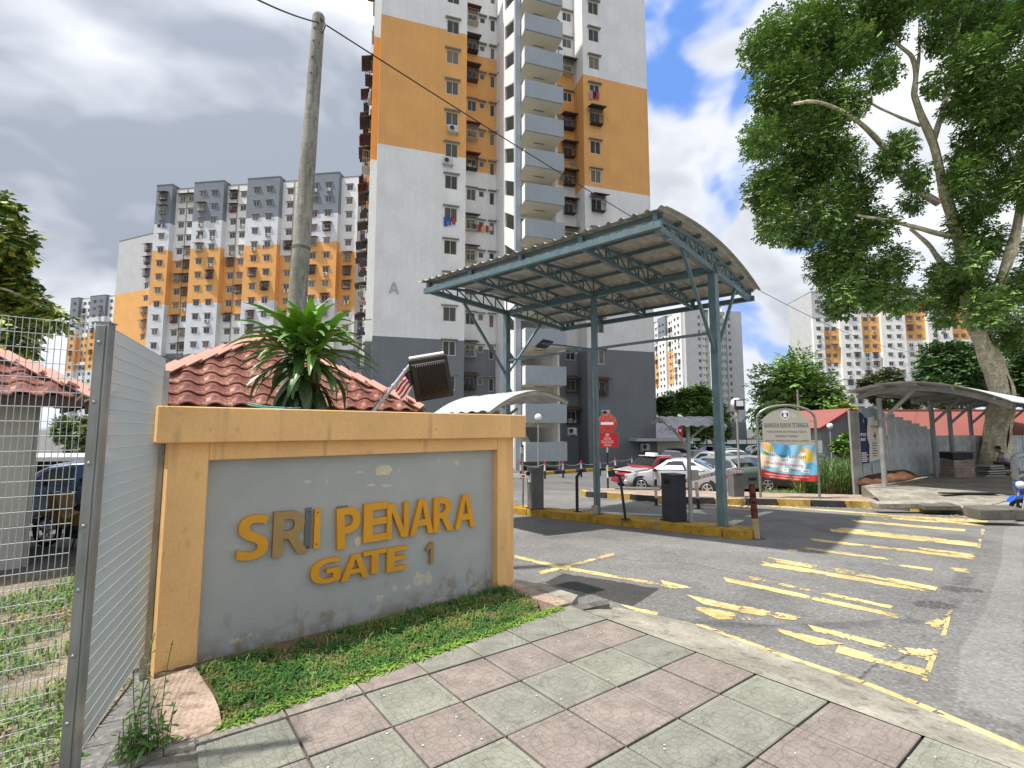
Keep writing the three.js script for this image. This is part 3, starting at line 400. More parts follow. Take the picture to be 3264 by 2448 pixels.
// ================================================================ BUILDINGS
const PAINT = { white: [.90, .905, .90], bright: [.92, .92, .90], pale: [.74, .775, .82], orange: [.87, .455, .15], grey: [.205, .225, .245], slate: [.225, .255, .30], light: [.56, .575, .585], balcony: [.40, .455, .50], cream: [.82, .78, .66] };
const wallMat = mat('painted plaster', lin(.97, .97, .97), { map: T.plaster, roughness: .85, vertexColors: true, bumpMap: T.plaster, bumpScale: .004 });
// upright wall, x 0..w, y y0..y1, facing +z, with rectangular holes and a paint colour for each height
function wallGeo(w, y0, y1, holes, paint, reveal = .14, cuts = [], x0 = 0) {
  const xs = [...new Set([x0, w, ...holes.flatMap(h => [h[0], h[2]])].map(v => +v.toFixed(4)))].sort((a, b) => a - b), ys = [...new Set([y0, y1, ...cuts.filter(c => c > y0 && c < y1), ...holes.flatMap(h => [h[1], h[3]])].map(v => +v.toFixed(4)))].sort((a, b) => a - b);
  const pos = [], col = [], quad = (a, b, c, d, k) => { pos.push(...a, ...b, ...c, ...a, ...c, ...d); for (let i = 0; i < 6; i++) col.push(...k); };
  for (let j = 0; j + 1 < ys.length; j++) { const ym = (ys[j] + ys[j + 1]) / 2, k = paint(ym); let s = -1; for (let i = 0; i < xs.length; i++) { const xm = i + 1 < xs.length ? (xs[i] + xs[i + 1]) / 2 : 1e9, solid = i + 1 < xs.length && !holes.some(h => xm > h[0] && xm < h[2] && ym > h[1] && ym < h[3]); if (solid && s < 0) s = i; if (!solid && s >= 0) { quad([xs[s], ys[j], 0], [xs[i], ys[j], 0], [xs[i], ys[j + 1], 0], [xs[s], ys[j + 1], 0], k); s = -1; } } }
  for (const [a, b, c, d] of holes) { const k = paint((b + d) / 2), r = -reveal; quad([a, b, 0], [a, b, r], [c, b, r], [c, b, 0], k); quad([a, d, r], [a, d, 0], [c, d, 0], [c, d, r], k); quad([a, b, r], [a, b, 0], [a, d, 0], [a, d, r], k); quad([c, b, 0], [c, b, r], [c, d, r], [c, d, 0], k); }
  const g = new THREE.BufferGeometry(); g.setAttribute('position', new THREE.Float32BufferAttribute(pos, 3)); g.computeVertexNormals(); g.setAttribute('color', new THREE.Float32BufferAttribute(col, 3)); return g;
}
function tint(g, c) { const n = g.index ? g.toNonIndexed() : g; n.setAttribute('color', new THREE.Float32BufferAttribute(new Float32Array(n.attributes.position.count * 3).map((_, i) => c[i % 3]), 3)); return n; }
const bandsOf = list => y => { for (const [top, c] of list) if (y < top) return c; return list[list.length - 1][1]; };
const cutsOf = list => list.map(l => l[0]);
const frameCream = mat('window frame', lin(.55, .53, .46), { roughness: .6 }), hoodMat = mat('concrete hood', lin(.36, .34, .30), { map: T.plaster, roughness: .9 });
const winCache = new Map();
function windowGeos(w, h, kind) {
  const key = w.toFixed(2) + h.toFixed(2) + kind; if (winCache.has(key)) return winCache.get(key);
  const f = .055, fr = [box(w, f, .07, 0, h / 2 - f / 2, -.07), box(w, f, .09, 0, -h / 2 + f / 2, -.065), box(f, h - 2 * f, .07, -w / 2 + f / 2, 0, -.07), box(f, h - 2 * f, .07, w / 2 - f / 2, 0, -.07)]; if (w > .6) fr.push(box(f * .8, h - 2 * f, .06, 0, 0, -.07));
  let pane; if (kind === 'louvre') { const sl = [box(w - .02, h - .02, .02, 0, 0, -.15)], n = Math.round(h / .14), xs = w > .6 ? [-w / 4, w / 4] : [0], sw = (w > .6 ? w / 2 : w) - .1; for (const x of xs) for (let k = 0; k < n; k++) sl.push(box(sw, .1, .008, x, -h / 2 + (k + .5) * h / n, -.075, .5)); pane = fin(sl); } else pane = fin(box(w - .02, h - .02, .02, 0, 0, -.115));
  const r = { frame: fin(fr), pane, hood: fin(box(w + .32, .07, .26, 0, h / 2 + .10, .13)) }; winCache.set(key, r); return r;
}
const paneTones = [mat('window pane dark', lin(.05, .055, .06), { roughness: .12, clearcoat: .4 }), mat('window pane mid', lin(.11, .115, .11), { roughness: .2, clearcoat: .4 }), mat('window pane curtain', lin(.26, .24, .20), { roughness: .5, map: T.plaster })], frameTones = [frameCream, mat('white window frame', lin(.7, .7, .68), { roughness: .6 })];
const louvreTones = [mat('louvre glass dark', lin(.07, .08, .075), { roughness: .15, clearcoat: .5 }), mat('louvre glass grey', lin(.13, .135, .125), { roughness: .2, clearcoat: .5 }), mat('louvre glass curtained', lin(.26, .21, .17), { roughness: .35, clearcoat: .4 })];
function addWindow(parent, x, y, z, w, h, kind, R, turn = 0) {
  const g = windowGeos(w, h, kind), r = R(), f = part(parent, 'window', g.frame, frameTones[R() < .75 ? 0 : 1]); f.position.set(x, y, z); f.rotation.y = turn;
  part(f, 'pane', g.pane, (kind === 'louvre' ? louvreTones : paneTones)[r < .5 ? 0 : r < .75 ? 1 : 2]); part(f, 'hood', g.hood, hoodMat); return f;
}
// window cage with awning, air conditioner, laundry, dish
const awnTones = [mat('rust awning', lin(.15, .09, .07), { map: T.metal, roughness: .8 }), mat('dark awning', lin(.11, .10, .09), { map: T.metal, roughness: .8 }), mat('maroon awning', lin(.17, .035, .045), { map: T.metal, roughness: .7 })], barTones = [mat('black bars', lin(.03, .025, .025), { roughness: .6 }), mat('cream bars', lin(.5, .47, .36), { roughness: .6 }), mat('brown bars', lin(.10, .055, .035), { roughness: .7 })];
const cageGeo = (() => { const c = new Map(); return (w, h, d) => { const k = w + ',' + h + ',' + d; if (c.has(k)) return c.get(k); const b = [], n = Math.round(w / .13), t = .018; for (let i = 0; i <= n; i++) b.push(box(t, h, t, -w / 2 + i * w / n, 0, d)); for (const s of [-1, 1]) for (let i = 0; i < 4; i++) b.push(box(t, h, t, s * w / 2, 0, d * i / 4)); for (const y of [-h / 2, 0, h / 2]) { b.push(box(w, .03, .03, 0, y, d)); for (const s of [-1, 1]) b.push(box(.03, .03, d, s * w / 2, y, d / 2)); } b.push(box(w, .025, d, 0, -h / 2, d / 2)); const aw = []; const na = Math.round((w + .4) / .16); for (let i = 0; i < na; i++) aw.push(box((w + .4) / na - .005, .03 + (i % 2) * .025, d + .45, -w / 2 - .2 + (i + .5) * (w + .4) / na, h / 2 + .22, d / 2 + .14, .32)); aw.push(box(w + .4, .07, .03, 0, h / 2 + .08, d + .34)); const r = { bars: fin(b), awning: fin(aw), stuff: fin([box(w * .4, h * .35, d * .5, -w * .2, -h * .3, d * .45), box(w * .25, h * .22, d * .5, w * .2, -h * .37, d * .5)]) }; c.set(k, r); return r; }; })();
const clutter = [mat('clutter pale', lin(.5, .5, .48), { roughness: .7 }), mat('clutter red', lin(.35, .06, .06), { roughness: .7 }), mat('clutter blue', lin(.06, .12, .35), { roughness: .7 }), mat('clutter dark', lin(.05, .05, .05), { roughness: .8 })];
function addCage(parent, x, y, z, w, h, d, R, turn = 0, tone) { const g = cageGeo(w, h, d), f = part(parent, 'window_cage', g.bars, barTones[tone ?? Math.floor(R() * 3)]); f.position.set(x, y, z); f.rotation.y = turn; part(f, 'awning', g.awning, awnTones[Math.floor(R() * 3)]); if (R() < .7) part(f, 'stored_things', g.stuff, clutter[Math.floor(R() * 4)]); return f; }
const acGeo = { body: fin([rbox(.8, .55, .3, .02, 0, 0, .2), box(.9, .03, .4, 0, -.3, .2), box(.03, .12, .4, -.38, -.36, .2), box(.03, .12, .4, .38, -.36, .2)]), fan: fin(place(new THREE.TorusGeometry(.2, .03, 6, 16), -.12, 0, .355)), grille: fin(place(new THREE.CylinderGeometry(.19, .19, .02, 16), -.12, 0, .352, Math.PI / 2)) };
function addAC(parent, x, y, z, turn = 0) { const f = part(parent, 'air_conditioner', acGeo.body, M.whitePaint); f.position.set(x, y, z); f.rotation.y = turn; part(f, 'fan_guard', acGeo.fan, M.greySteel); part(f, 'fan', acGeo.grille, M.darkMetal); return f; }
const clothGeo = (() => { const a = []; return seed => { if (a[seed]) return a[seed]; const R = rng(900 + seed), l = []; const n = 3 + seed % 3; for (let i = 0; i < n; i++) { const w = .22 + R() * .2, h = .4 + R() * .5, g = new THREE.PlaneGeometry(w, h, 3, 4), p = g.attributes.position; for (let k = 0; k < p.count; k++) p.setZ(k, Math.sin(p.getX(k) * 20 + i) * .04); g.translate(-.5 + i * .34, -h / 2, .35); const c = [[.6, .6, .58], [.4, .05, .06], [.05, .1, .35], [.03, .03, .04], [.6, .45, .05], [.5, .25, .3]][Math.floor(R() * 6)]; l.push(tint(g, c)); } return a[seed] = fin(l); }; })();
const clothMat = mat('laundry', lin(1, 1, 1), { vertexColors: true, roughness: .9, side: DS });
function addLaundry(parent, x, y, z, R, turn = 0) { const f = part(parent, 'laundry', clothGeo(Math.floor(R() * 8)), clothMat); f.position.set(x, y, z); f.rotation.y = turn; return f; }
const dishGeo = fin([(() => { const p = []; for (let i = 0; i <= 6; i++) p.push(new THREE.Vector2(i * .065, i * i * .0022)); return new THREE.LatheGeometry(p, 18).rotateX(Math.PI / 2 - .5); })(), rod(new THREE.Vector3(0, 0, 0), new THREE.Vector3(.15, -.35, -.45), .02), rod(new THREE.Vector3(0, -.35, 0), new THREE.Vector3(0, .05, .38), .012)]), dishMat = mat('satellite dish', lin(.09, .09, .10), { roughness: .5, side: DS });

// ---- gable end of a tower block: two flank walls, two recesses, an open stair with landings
function gable(o, opt, R) {
  const { top, base } = opt, FL = 2.78, rows = []; for (let y = opt.first ?? 2.64; y < top - 1; y += FL) rows.push(y);
  const B = opt.bands, pl = bandsOf(B.left), pr = bandsOf(B.right), pc = bandsOf(B.mid);
  const wl = wallGeo(7.15, base, top, rows.map(y => [5.4, y - .6, 6.45, y + .6]), pl, .14, cutsOf(B.left));
  const wr = wallGeo(24.85, base, top, rows.map(y => [18.68, y - .75, 19.74, y + .5]), pr, .14, cutsOf(B.right), 18.06);
  const rl = place(wallGeo(10.3, base, top, rows.flatMap(y => [[8.72, y + .12, 9.2, y + .68], [9.7, y - .45, 10.15, y + .7], [7.62, y - .3, 8.45, y + .75]]), pc, .14, cutsOf(B.mid), 7.15), 0, 0, -2);
  const rr = place(wallGeo(18.06, base, top, rows.map(y => [16.9, y - .2, 17.85, y + .75]), pc, .14, cutsOf(B.mid), 13.9), 0, 0, -2);
  const s1 = place(wallGeo(2, base, top, [], pl, .1, cutsOf(B.left)), 7.15, 0, 0, 0, Math.PI / 2), s2 = place(wallGeo(2, base, top, [], pr, .1, cutsOf(B.right)), 18.06, 0, -2, 0, -Math.PI / 2);
  part(o, 'gable_wall', fin([wl, s1]), wallMat); part(o, 'gable_wall', fin([wr, s2]), wallMat); part(o, 'recess_wall', fin(rl), wallMat); part(o, 'recess_wall', fin(rr), wallMat);
  for (const y of rows) { if (y > (opt.winTop ?? 99)) break; addWindow(o, 5.925, y, 0, 1.05, 1.2, opt.kind, R); addWindow(o, 19.21, y - .125, 0, 1.06, 1.25, opt.kind, R); addWindow(o, 8.96, y + .4, -2, .48, .56, opt.kind, R); addWindow(o, 9.925, y + .125, -2, .45, 1.15, opt.kind, R); addWindow(o, 8.035, y + .225, -2, .83, 1.05, opt.kind, R); addWindow(o, 17.375, y + .275, -2, .95, .95, opt.kind, R); }
  // open stair: side parapets that climb to the rear, landings with solid fronts
  const white = PAINT.white, side = [];
  const sp = (pts) => { const s = new THREE.Shape(pts.map(p => new THREE.Vector2(p[0], p[1]))); return tint(place(new THREE.ExtrudeGeometry(s, { depth: .16, bevelEnabled: false }), 10.3, 0, 3.8, 0, Math.PI / 2), white); };
  const holesTri = rows.map(y => { const h = new THREE.Path([[4.85, y + .55], [5.55, y + .95], [5.55, y - .45]].map(p => new THREE.Vector2(...p))); return h; });
  const rear = new THREE.Shape([[3, base], [5.8, base], [5.8, top], [3, top]].map(p => new THREE.Vector2(...p))); rear.holes.push(...holesTri);
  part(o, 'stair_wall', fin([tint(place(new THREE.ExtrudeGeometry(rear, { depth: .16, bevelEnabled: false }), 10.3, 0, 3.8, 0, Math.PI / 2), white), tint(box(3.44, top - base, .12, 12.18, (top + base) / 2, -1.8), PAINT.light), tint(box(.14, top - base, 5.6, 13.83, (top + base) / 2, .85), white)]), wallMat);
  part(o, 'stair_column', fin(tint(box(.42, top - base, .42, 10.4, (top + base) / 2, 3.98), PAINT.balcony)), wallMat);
  for (let k = -2; 6.38 + FL * k < top; k++) {
    const t = 6.38 + FL * k, b = t - 1.38; if (t - 1.4 < base) continue;
    part(o, 'stair_parapet', fin(sp([[.05, t - 2.16], [3.02, t - .5], [3.02, t + 1.0], [.05, t - .58]])), wallMat);
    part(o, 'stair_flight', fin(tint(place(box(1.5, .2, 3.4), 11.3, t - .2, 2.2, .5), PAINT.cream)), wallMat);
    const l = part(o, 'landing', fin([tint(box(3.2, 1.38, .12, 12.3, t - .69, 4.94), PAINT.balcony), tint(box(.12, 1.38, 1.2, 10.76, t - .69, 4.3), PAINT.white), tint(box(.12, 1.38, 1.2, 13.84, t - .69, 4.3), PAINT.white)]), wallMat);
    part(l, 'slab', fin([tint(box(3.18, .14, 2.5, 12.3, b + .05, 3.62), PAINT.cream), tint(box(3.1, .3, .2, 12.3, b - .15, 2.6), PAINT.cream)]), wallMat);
    if (opt.kind === 'louvre') part(l, 'tube_light', box(.9, .05, .06, 12.3, b - .05, 3.7), M.greySteel);
  }
}
// ---- long front: bays of { w, out, cols, bands }
function longFront(o, bays, base, top, R, opt = {}) {
  let x = 0; const FL = 2.78, first = opt.first ?? 1.6, walls = [];
  for (const b of bays) {
    const z = b.out || 0, pb = bandsOf(b.bands), tp = top + (b.lift || 0), ww = b.win || 1.25, hh = 1.15, hs = [], xs = b.at || Array.from({ length: b.cols }, (_, i) => b.w * (i + .5) / b.cols + (b.cols === 2 ? (i ? -.1 : .1) * b.w * .5 : 0));
    for (let y = first + (b.dy || 0); y < tp - 1.2; y += FL) for (const c of xs) hs.push([c - ww / 2, y - hh / 2, c + ww / 2, y + hh / 2]);
    const gs = [place(wallGeo(b.w, base, tp, hs, pb, .13, cutsOf(b.bands)), x, 0, z)];
    if (z > 0) { gs.push(place(wallGeo(z, base, tp, [], pb, .1, cutsOf(b.bands)), x + b.w, 0, z, 0, Math.PI / 2), place(wallGeo(z, base, tp, [], pb, .1, cutsOf(b.bands)), x, 0, 0, 0, -Math.PI / 2)); }
    gs.push(tint(box(b.w + .1, .16, z + 1, x + b.w / 2, tp + .08, z / 2 - .45), PAINT.grey));
    part(o, 'bay_wall', fin(gs), wallMat);
    for (const h of hs) { const cx = x + (h[0] + h[2]) / 2, cy = (h[1] + h[3]) / 2; if (cy < (opt.from ?? -99)) continue; addWindow(o, cx, cy, z, ww, hh, 'pane', R); const r = R(), p = opt.cage ?? .2; if (r < p) addCage(o, cx, cy - .05, z, ww + .25, hh + .3, .55, R); else if (r < p * 1.35) addAC(o, cx + .1, cy - .95, z); else if (r < p * 1.6) addLaundry(o, cx, cy - .3, z, R); }
    if (b.pipe) part(o, 'drain_pipe', cyl(.07, .07, top - base, x + b.pipe, base, z + .08, 6), mat('drain pipe', lin(.35, .28, .2), { roughness: .7 }));
    x += b.w;
  }
  return x;
}
function blockGroup(name, label, a, turn) { return thing(name, label, 'building', a, turn); }
// ---- A: the near tower
(function towerA() {
  const R = rng(11), o = blockGroup('apartment_tower', 'tall white and orange tower marked with a letter, its open stair landings facing the gate', V(-10.7025, 0, 36.0), Math.atan2(.2914, .9566)), base = -1.6, top = 46;
  const P = PAINT, bl = [[8.88, P.grey], [24.42, P.white], [35.6, P.orange], [99, P.white]], br = [[8.78, P.grey], [23.72, P.white], [34.5, P.orange], [99, P.white]];
  gable(o, { top, base, bands: { left: bl, right: br, mid: [[8.6, P.grey], [24.5, P.white], [35.6, P.orange], [99, P.white]] }, kind: 'louvre', first: 2.64 }, R);
  // left long side, seen edge on: bays with awnings
  const sideBands = bl, g = [], x = 46; let d0 = 0;
  const sw = wallGeo(x, base, top, [], bandsOf(sideBands), .1, cutsOf(sideBands)); part(o, 'long_wall', fin(place(sw, 0, 0, -x, 0, -Math.PI / 2)), wallMat);
  part(o, 'long_wall', fin(place(wallGeo(x, base, top, [], bandsOf(br), .1, cutsOf(br)), 24.85, 0, 0, 0, Math.PI / 2)), wallMat);
  part(o, 'rear_wall', fin(place(wallGeo(24.85, base, top, [], bandsOf(br), .1, cutsOf(br)), 24.85, 0, -x, 0, Math.PI)), wallMat);
  part(o, 'roof', fin([tint(box(7.15, .3, 46, 3.575, top, -23), P.grey), tint(box(6.79, .3, 46, 21.455, top, -23), P.grey), tint(box(10.9, .3, 44, 12.6, top, -24), P.grey), tint(box(3.6, .3, 7, 12.1, top + .2, 1.5), P.grey)]), wallMat);
  const FL = 2.78;
  for (const [d, wb, out] of [[2.5, 5.5, .55], [14, 7, .9], [27, 7, .9], [39, 6, .9]]) part(o, 'side_bay', fin([place(wallGeo(wb, base, top, [], bandsOf(sideBands), .1, cutsOf(sideBands)), -out, 0, -d - wb, 0, -Math.PI / 2), place(wallGeo(out, base, top, [], bandsOf(sideBands), .1, cutsOf(sideBands)), -out, 0, -d), place(wallGeo(out, base, top, [], bandsOf(sideBands), .1, cutsOf(sideBands)), 0, 0, -d - wb, 0, Math.PI)]), wallMat);
  for (let y = 2.64; y < 44; y += FL) for (const [d, out] of [[4, .55], [6.6, .55], [10, 0], [16, .9], [19.5, .9], [24, 0], [29.5, .9], [32.5, .9], [42, .9]]) { const r = R(); if (r < .42) addCage(o, -out, y, -d, 1.5, 1.4, .62, R, -Math.PI / 2); else if (r < .6) addAC(o, -out, y - .5, -d, -Math.PI / 2); addWindow(o, -out + .12, y, -d, 1.2, 1.2, 'pane', R, -Math.PI / 2); }
  // things on the gable
  const row = k => 2.64 + FL * k, cage = (x, y, z, w, h, d, t) => addCage(o, x, y, z, w, h, d, R, 0, t);
  for (const k of [0, 1, 2, 4, 5, 6, 8, 9, 11, 12, 13]) cage(8.0, row(k) + .2, -2, .95, 1.15, .6, [2, 0, 1, 1, 0, 1, 1, 2, 0, 1, 2][k % 11]);
  for (const k of [0, 1, 6, 7, 8, 9, 10, 12]) cage(17.35, row(k) + .2, -2, 1.05, 1.15, .6, [0, 2, 0, 1, 1, 2, 1, 0][k % 8]);
  cage(19.35, row(7) - .1, 0, 1.15, 1.3, .5, 0); cage(19.25, row(10) - .1, 0, 1.15, 1.4, .5, 0); cage(19.3, row(1) - .1, 0, 1.1, 1.3, .45, 2);
  addAC(o, 6.0, row(9) - 1.0, 0); addAC(o, 5.6, row(8) - 1.1, 0); addAC(o, 19.6, row(0) + .5, 0); addAC(o, 16.6, -.0 + 1.6, -.4); addLaundry(o, 6.0, row(6) - .3, -.25, R); addLaundry(o, 19.3, row(11) - .3, -.2, R); addLaundry(o, 8.95, row(6) + .3, -2.2, R);
  for (const [x, k, z] of [[15.4, 13, 0], [15.6, 12, .1], [15.3, 11, 0], [15.6, 10.6, .2], [15.6, 9.6, .2], [15.5, 8.3, .2], [16.6, 8.0, .5], [15.7, 7.6, 0]]) { const f = part(o, 'satellite_dish', dishGeo, dishMat); f.position.set(x, row(k) + .3, z); }
  // letter on the gable
  const tg = new TextGeometry('A', { font, size: .86, depth: .06, bevelEnabled: false }); tg.translate(1.13, 12.32, 0); part(o, 'letter', fin(tg), mat('grey letter', lin(.42, .44, .45), { roughness: .6 }));
  // ground floor clinic ledge and sign
  const led = part(o, 'ledge', fin([tint(box(6.5, .22, 1.9, 25.2, .82, .35), P.light), tint(box(3.4, 2.4, .2, 26.4, -.5, -.35), P.cream)]), wallMat);
  const kl = canvasTex(512, 256, (c) => { c.fillStyle = '#c9c6d4'; c.fillRect(0, 0, 512, 256); c.fillStyle = '#c21a2c'; c.fillRect(425, 0, 87, 256); c.fillStyle = '#fff'; c.beginPath(); c.arc(456, 118, 13, 0, 7); c.arc(480, 118, 13, 0, 7); c.fill(); c.beginPath(); c.moveTo(444, 124); c.lineTo(492, 124); c.lineTo(468, 155); c.fill(); c.strokeStyle = '#b07a90'; c.lineWidth = 7; c.beginPath(); c.arc(105, 125, 48, .6, 5.6); c.stroke(); c.beginPath(); c.moveTo(105, 45); c.lineTo(105, 200); c.moveTo(35, 130); c.lineTo(180, 130); c.stroke(); c.fillStyle = '#7b6f86'; c.font = 'bold 62px serif'; c.fillText('KLINIK', 165, 130); c.font = '46px serif'; c.fillText('BAKTI', 245, 190); });
  const sg = part(o, 'clinic_sign', box(2.75, 1.36, .14, 25.35, 1.62, 1.1), M.greySteel); const fm = part(sg, 'sign_face', new THREE.PlaneGeometry(2.7, 1.3), mat('clinic print', lin(1, 1, 1), { map: kl, roughness: .4 })); fm.position.set(25.35, 1.62, 1.175);
  addAC(o, 23.3, .2, .25);
})();
// ---- B: long slab on the left
const longBays = (P) => { const blk = [[4, P.grey], [15.5, P.pale], [26.6, P.orange], [32.3, P.pale], [99, P.slate]], rec = [[5.4, P.grey], [14.2, P.bright], [25.2, P.orange], [99, P.bright]]; return { blk, rec }; };
function slabBuilding(name, label, pl, pr, base, top, bays, depth, gableBands, R, opt) {
  const dx = pr.x - pl.x, dz = pr.z - pl.z, W = Math.hypot(dx, dz), o = blockGroup(name, label, new THREE.Vector3(pl.x, 0, pl.z), Math.atan2(-dz, dx)), tw = bays.reduce((s, b) => s + b.w, 0); for (const b of bays) { b.w *= W / tw; if (b.at) b.at = b.at.map(v => v * W / tw); }
  longFront(o, bays, base, top, R, opt); const gb = bandsOf(gableBands);
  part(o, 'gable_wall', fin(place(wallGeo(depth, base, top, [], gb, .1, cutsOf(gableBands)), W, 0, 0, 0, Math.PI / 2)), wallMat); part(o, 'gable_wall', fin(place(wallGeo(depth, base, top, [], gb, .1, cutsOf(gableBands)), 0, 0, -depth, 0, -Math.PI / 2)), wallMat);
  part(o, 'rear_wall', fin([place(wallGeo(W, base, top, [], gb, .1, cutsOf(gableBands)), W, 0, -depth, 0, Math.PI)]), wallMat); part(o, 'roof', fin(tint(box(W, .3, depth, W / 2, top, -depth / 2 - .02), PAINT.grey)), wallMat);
  part(o, 'roof_tank', fin([tint(box(3, 1.6, 3, W * .72, top + .8, -5), PAINT.grey), tint(cyl(.12, .12, 1.4, W * .34, top, -1), PAINT.light)]), wallMat);
  return o;
}
(function slabB() {
  const R = rng(23), P = PAINT, { blk, rec } = longBays(P), pl = AT(465, 1300, 94), pr = AT(1120, 1300, 88.5);
  // heights measured from the roof line down
  const top = AT(700, 592, 92).y, d = y => top - y, blkB = [[d(34.5), P.slate], [d(8.75 * 2.78), P.pale], [d(4.75 * 2.78), P.orange], [d(2.75 * 2.78), P.pale], [99, P.slate]], recB = [[d(34), P.slate], [d(9.6 * 2.78), P.bright], [d(5.4 * 2.78), P.orange], [99, P.bright]];
  const bays = [{ w: 3.4, out: 1.1, cols: 1, bands: blkB, lift: .5 }, { w: 4.7, cols: 2, bands: recB, pipe: 2.5, dy: -.1 }, { w: 6.3, out: 1.1, cols: 2, bands: blkB, lift: .5 }, { w: 4.9, cols: 2, bands: recB, pipe: 2.3, dy: -.1 }, { w: 6.6, out: 1.1, cols: 2, bands: blkB, lift: .5 }, { w: 5.2, cols: 2, bands: recB, pipe: 2.4, dy: -.1 }, { w: 6.6, out: 1.1, cols: 2, bands: blkB, lift: .5 }, { w: 3.3, cols: 1, bands: recB, dy: -.1 }];
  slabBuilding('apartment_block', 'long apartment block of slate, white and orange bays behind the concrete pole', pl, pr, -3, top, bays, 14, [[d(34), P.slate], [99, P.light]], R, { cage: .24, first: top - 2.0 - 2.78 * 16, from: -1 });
})();
(function slabBwing() {
  const R = rng(29), P = PAINT, pl = AT(338, 1300, 104), pr = AT(460, 1300, 99), top = AT(345, 770, 104).y, bd = [[AT(340, 940, 104).y, P.orange], [99, P.light]];
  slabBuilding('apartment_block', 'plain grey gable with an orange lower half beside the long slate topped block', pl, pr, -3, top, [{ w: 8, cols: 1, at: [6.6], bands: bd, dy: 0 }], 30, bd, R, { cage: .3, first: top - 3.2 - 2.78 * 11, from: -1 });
})();
(function slabC() {
  const R = rng(37), P = PAINT, pl = AT(205, 1300, 184), pr = AT(338, 1300, 178), top = AT(260, 950, 181).y, d = y => top - y, blk = [[d(10.2 * 2.78), P.pale], [d(5.0 * 2.78), P.orange], [d(2.8 * 2.78), P.pale], [99, P.slate]], rec = [[d(9 * 2.78), P.bright], [d(5.6 * 2.78), P.orange], [99, P.bright]];
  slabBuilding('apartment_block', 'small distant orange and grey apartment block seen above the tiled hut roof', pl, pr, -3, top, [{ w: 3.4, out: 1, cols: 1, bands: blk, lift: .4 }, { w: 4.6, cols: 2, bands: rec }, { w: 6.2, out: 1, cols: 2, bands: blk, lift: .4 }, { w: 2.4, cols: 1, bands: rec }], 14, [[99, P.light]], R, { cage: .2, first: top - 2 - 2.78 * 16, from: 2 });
})();
// ---- D: far tower right of the near one, the same type
(function towerD() {
  const R = rng(41), P = PAINT, a = AT(2193, 1300, 177), b = AT(2376, 1300, 181), W = Math.hypot(b.x - a.x, b.z - a.z), o = blockGroup('apartment_tower', 'distant white tower with a grey foot rising behind the parking trees', new THREE.Vector3(a.x, 0, a.z), Math.atan2(a.z - b.z, b.x - a.x)); o.scale.set(W / 24.85, 1, 1);
  const top = AT(2200, 985, 177).y, bd = [[4.5, P.grey], [99, P.light]];
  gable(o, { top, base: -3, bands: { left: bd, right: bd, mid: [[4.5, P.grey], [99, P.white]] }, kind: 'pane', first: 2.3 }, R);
  const f = new THREE.Group(); const d = y => top - y, blk = [[d(2.75 * 2.78), P.bright], [99, P.slate]], rec = [[d(10 * 2.78), P.bright], [d(5 * 2.78), P.orange], [99, P.bright]];
  // long sunny front on the left
  const fr = blockGroup('apartment_block', 'sunny white side with orange strips joined to the distant white tower', new THREE.Vector3(a.x, 0, a.z), 0), dir = new THREE.Vector3(-(b.z - a.z), 0, b.x - a.x).normalize().multiplyScalar(-1); // to the rear
  const L = 44, far = new THREE.Vector3(a.x, 0, a.z).addScaledVector(dir, L); fr.position.copy(far); fr.rotation.y = Math.atan2(-(a.z - far.z), a.x - far.x);
  const mk = [{ w: 3, cols: 1, bands: rec }, { w: 5, out: 1, cols: 2, bands: blk, lift: .4 }, { w: 5, cols: 2, bands: rec }, { w: 6, out: 1, cols: 2, bands: blk, lift: .4 }, { w: 5, cols: 2, bands: rec }, { w: 6.5, out: 1, cols: 2, bands: blk, lift: .4 }, { w: 5.5, cols: 2, bands: rec }, { w: 6.5, out: .9, cols: 2, bands: blk.map((v, i) => i ? [99, P.bright] : v) }, { w: 1.5, cols: 0, bands: [[99, P.light]] }];
  longFront(fr, mk, -3, top, R, { cage: .12, first: 2.3, from: 3 }); part(fr, 'roof', fin([tint(box(L, .3, 12, L / 2, top, -6.2), P.grey), tint(box(4, 2.5, 4, L * .2, top + 1.2, -6), P.grey)]), wallMat);
  part(o, 'stair_head', fin([tint(box(3.8, 2.6, 5, 12.3, top + 1.3, 0), P.light)]), wallMat);
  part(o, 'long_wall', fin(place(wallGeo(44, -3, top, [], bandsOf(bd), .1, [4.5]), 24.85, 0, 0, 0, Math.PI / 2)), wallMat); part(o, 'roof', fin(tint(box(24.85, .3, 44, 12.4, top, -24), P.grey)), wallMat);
})();
// ---- E: long white block behind the big tree
(function slabE() {
  const R = rng(43), P = PAINT, pl = AT(2602, 1300, 146), pr = AT(3110, 1300, 142), top = AT(2700, 930, 145).y, oT = AT(2650, 1046, 145).y, oB = AT(2650, 1160, 145).y, blk = [[AT(2620, 1016, 145).y, P.bright], [99, P.light]], rec = [[oB, P.bright], [oT, P.orange], [99, P.bright]];
  const blk2 = [[99, P.bright]], up = rec.map(([y, c]) => [y < 90 ? y + 3.5 : y, c]), up2 = rec.map(([y, c]) => [y < 90 ? y + 7 : y, c]);
  slabBuilding('apartment_block', 'sunlit white block with short orange strips seen behind the big tree', pl, pr, -3, top, [{ w: 3, out: .9, cols: 1, bands: blk }, { w: 4.6, cols: 2, bands: rec }, { w: 6, out: .9, cols: 2, bands: blk2 }, { w: 5.4, cols: 2, bands: up }, { w: 6.6, out: .9, cols: 2, bands: blk2 }, { w: 6, cols: 2, bands: up2 }, { w: 6.6, out: .9, cols: 2, bands: blk2 }, { w: 5, cols: 2, bands: up2 }], 14, [[99, P.light]], R, { cage: .2, first: 2, from: 2 });
})();
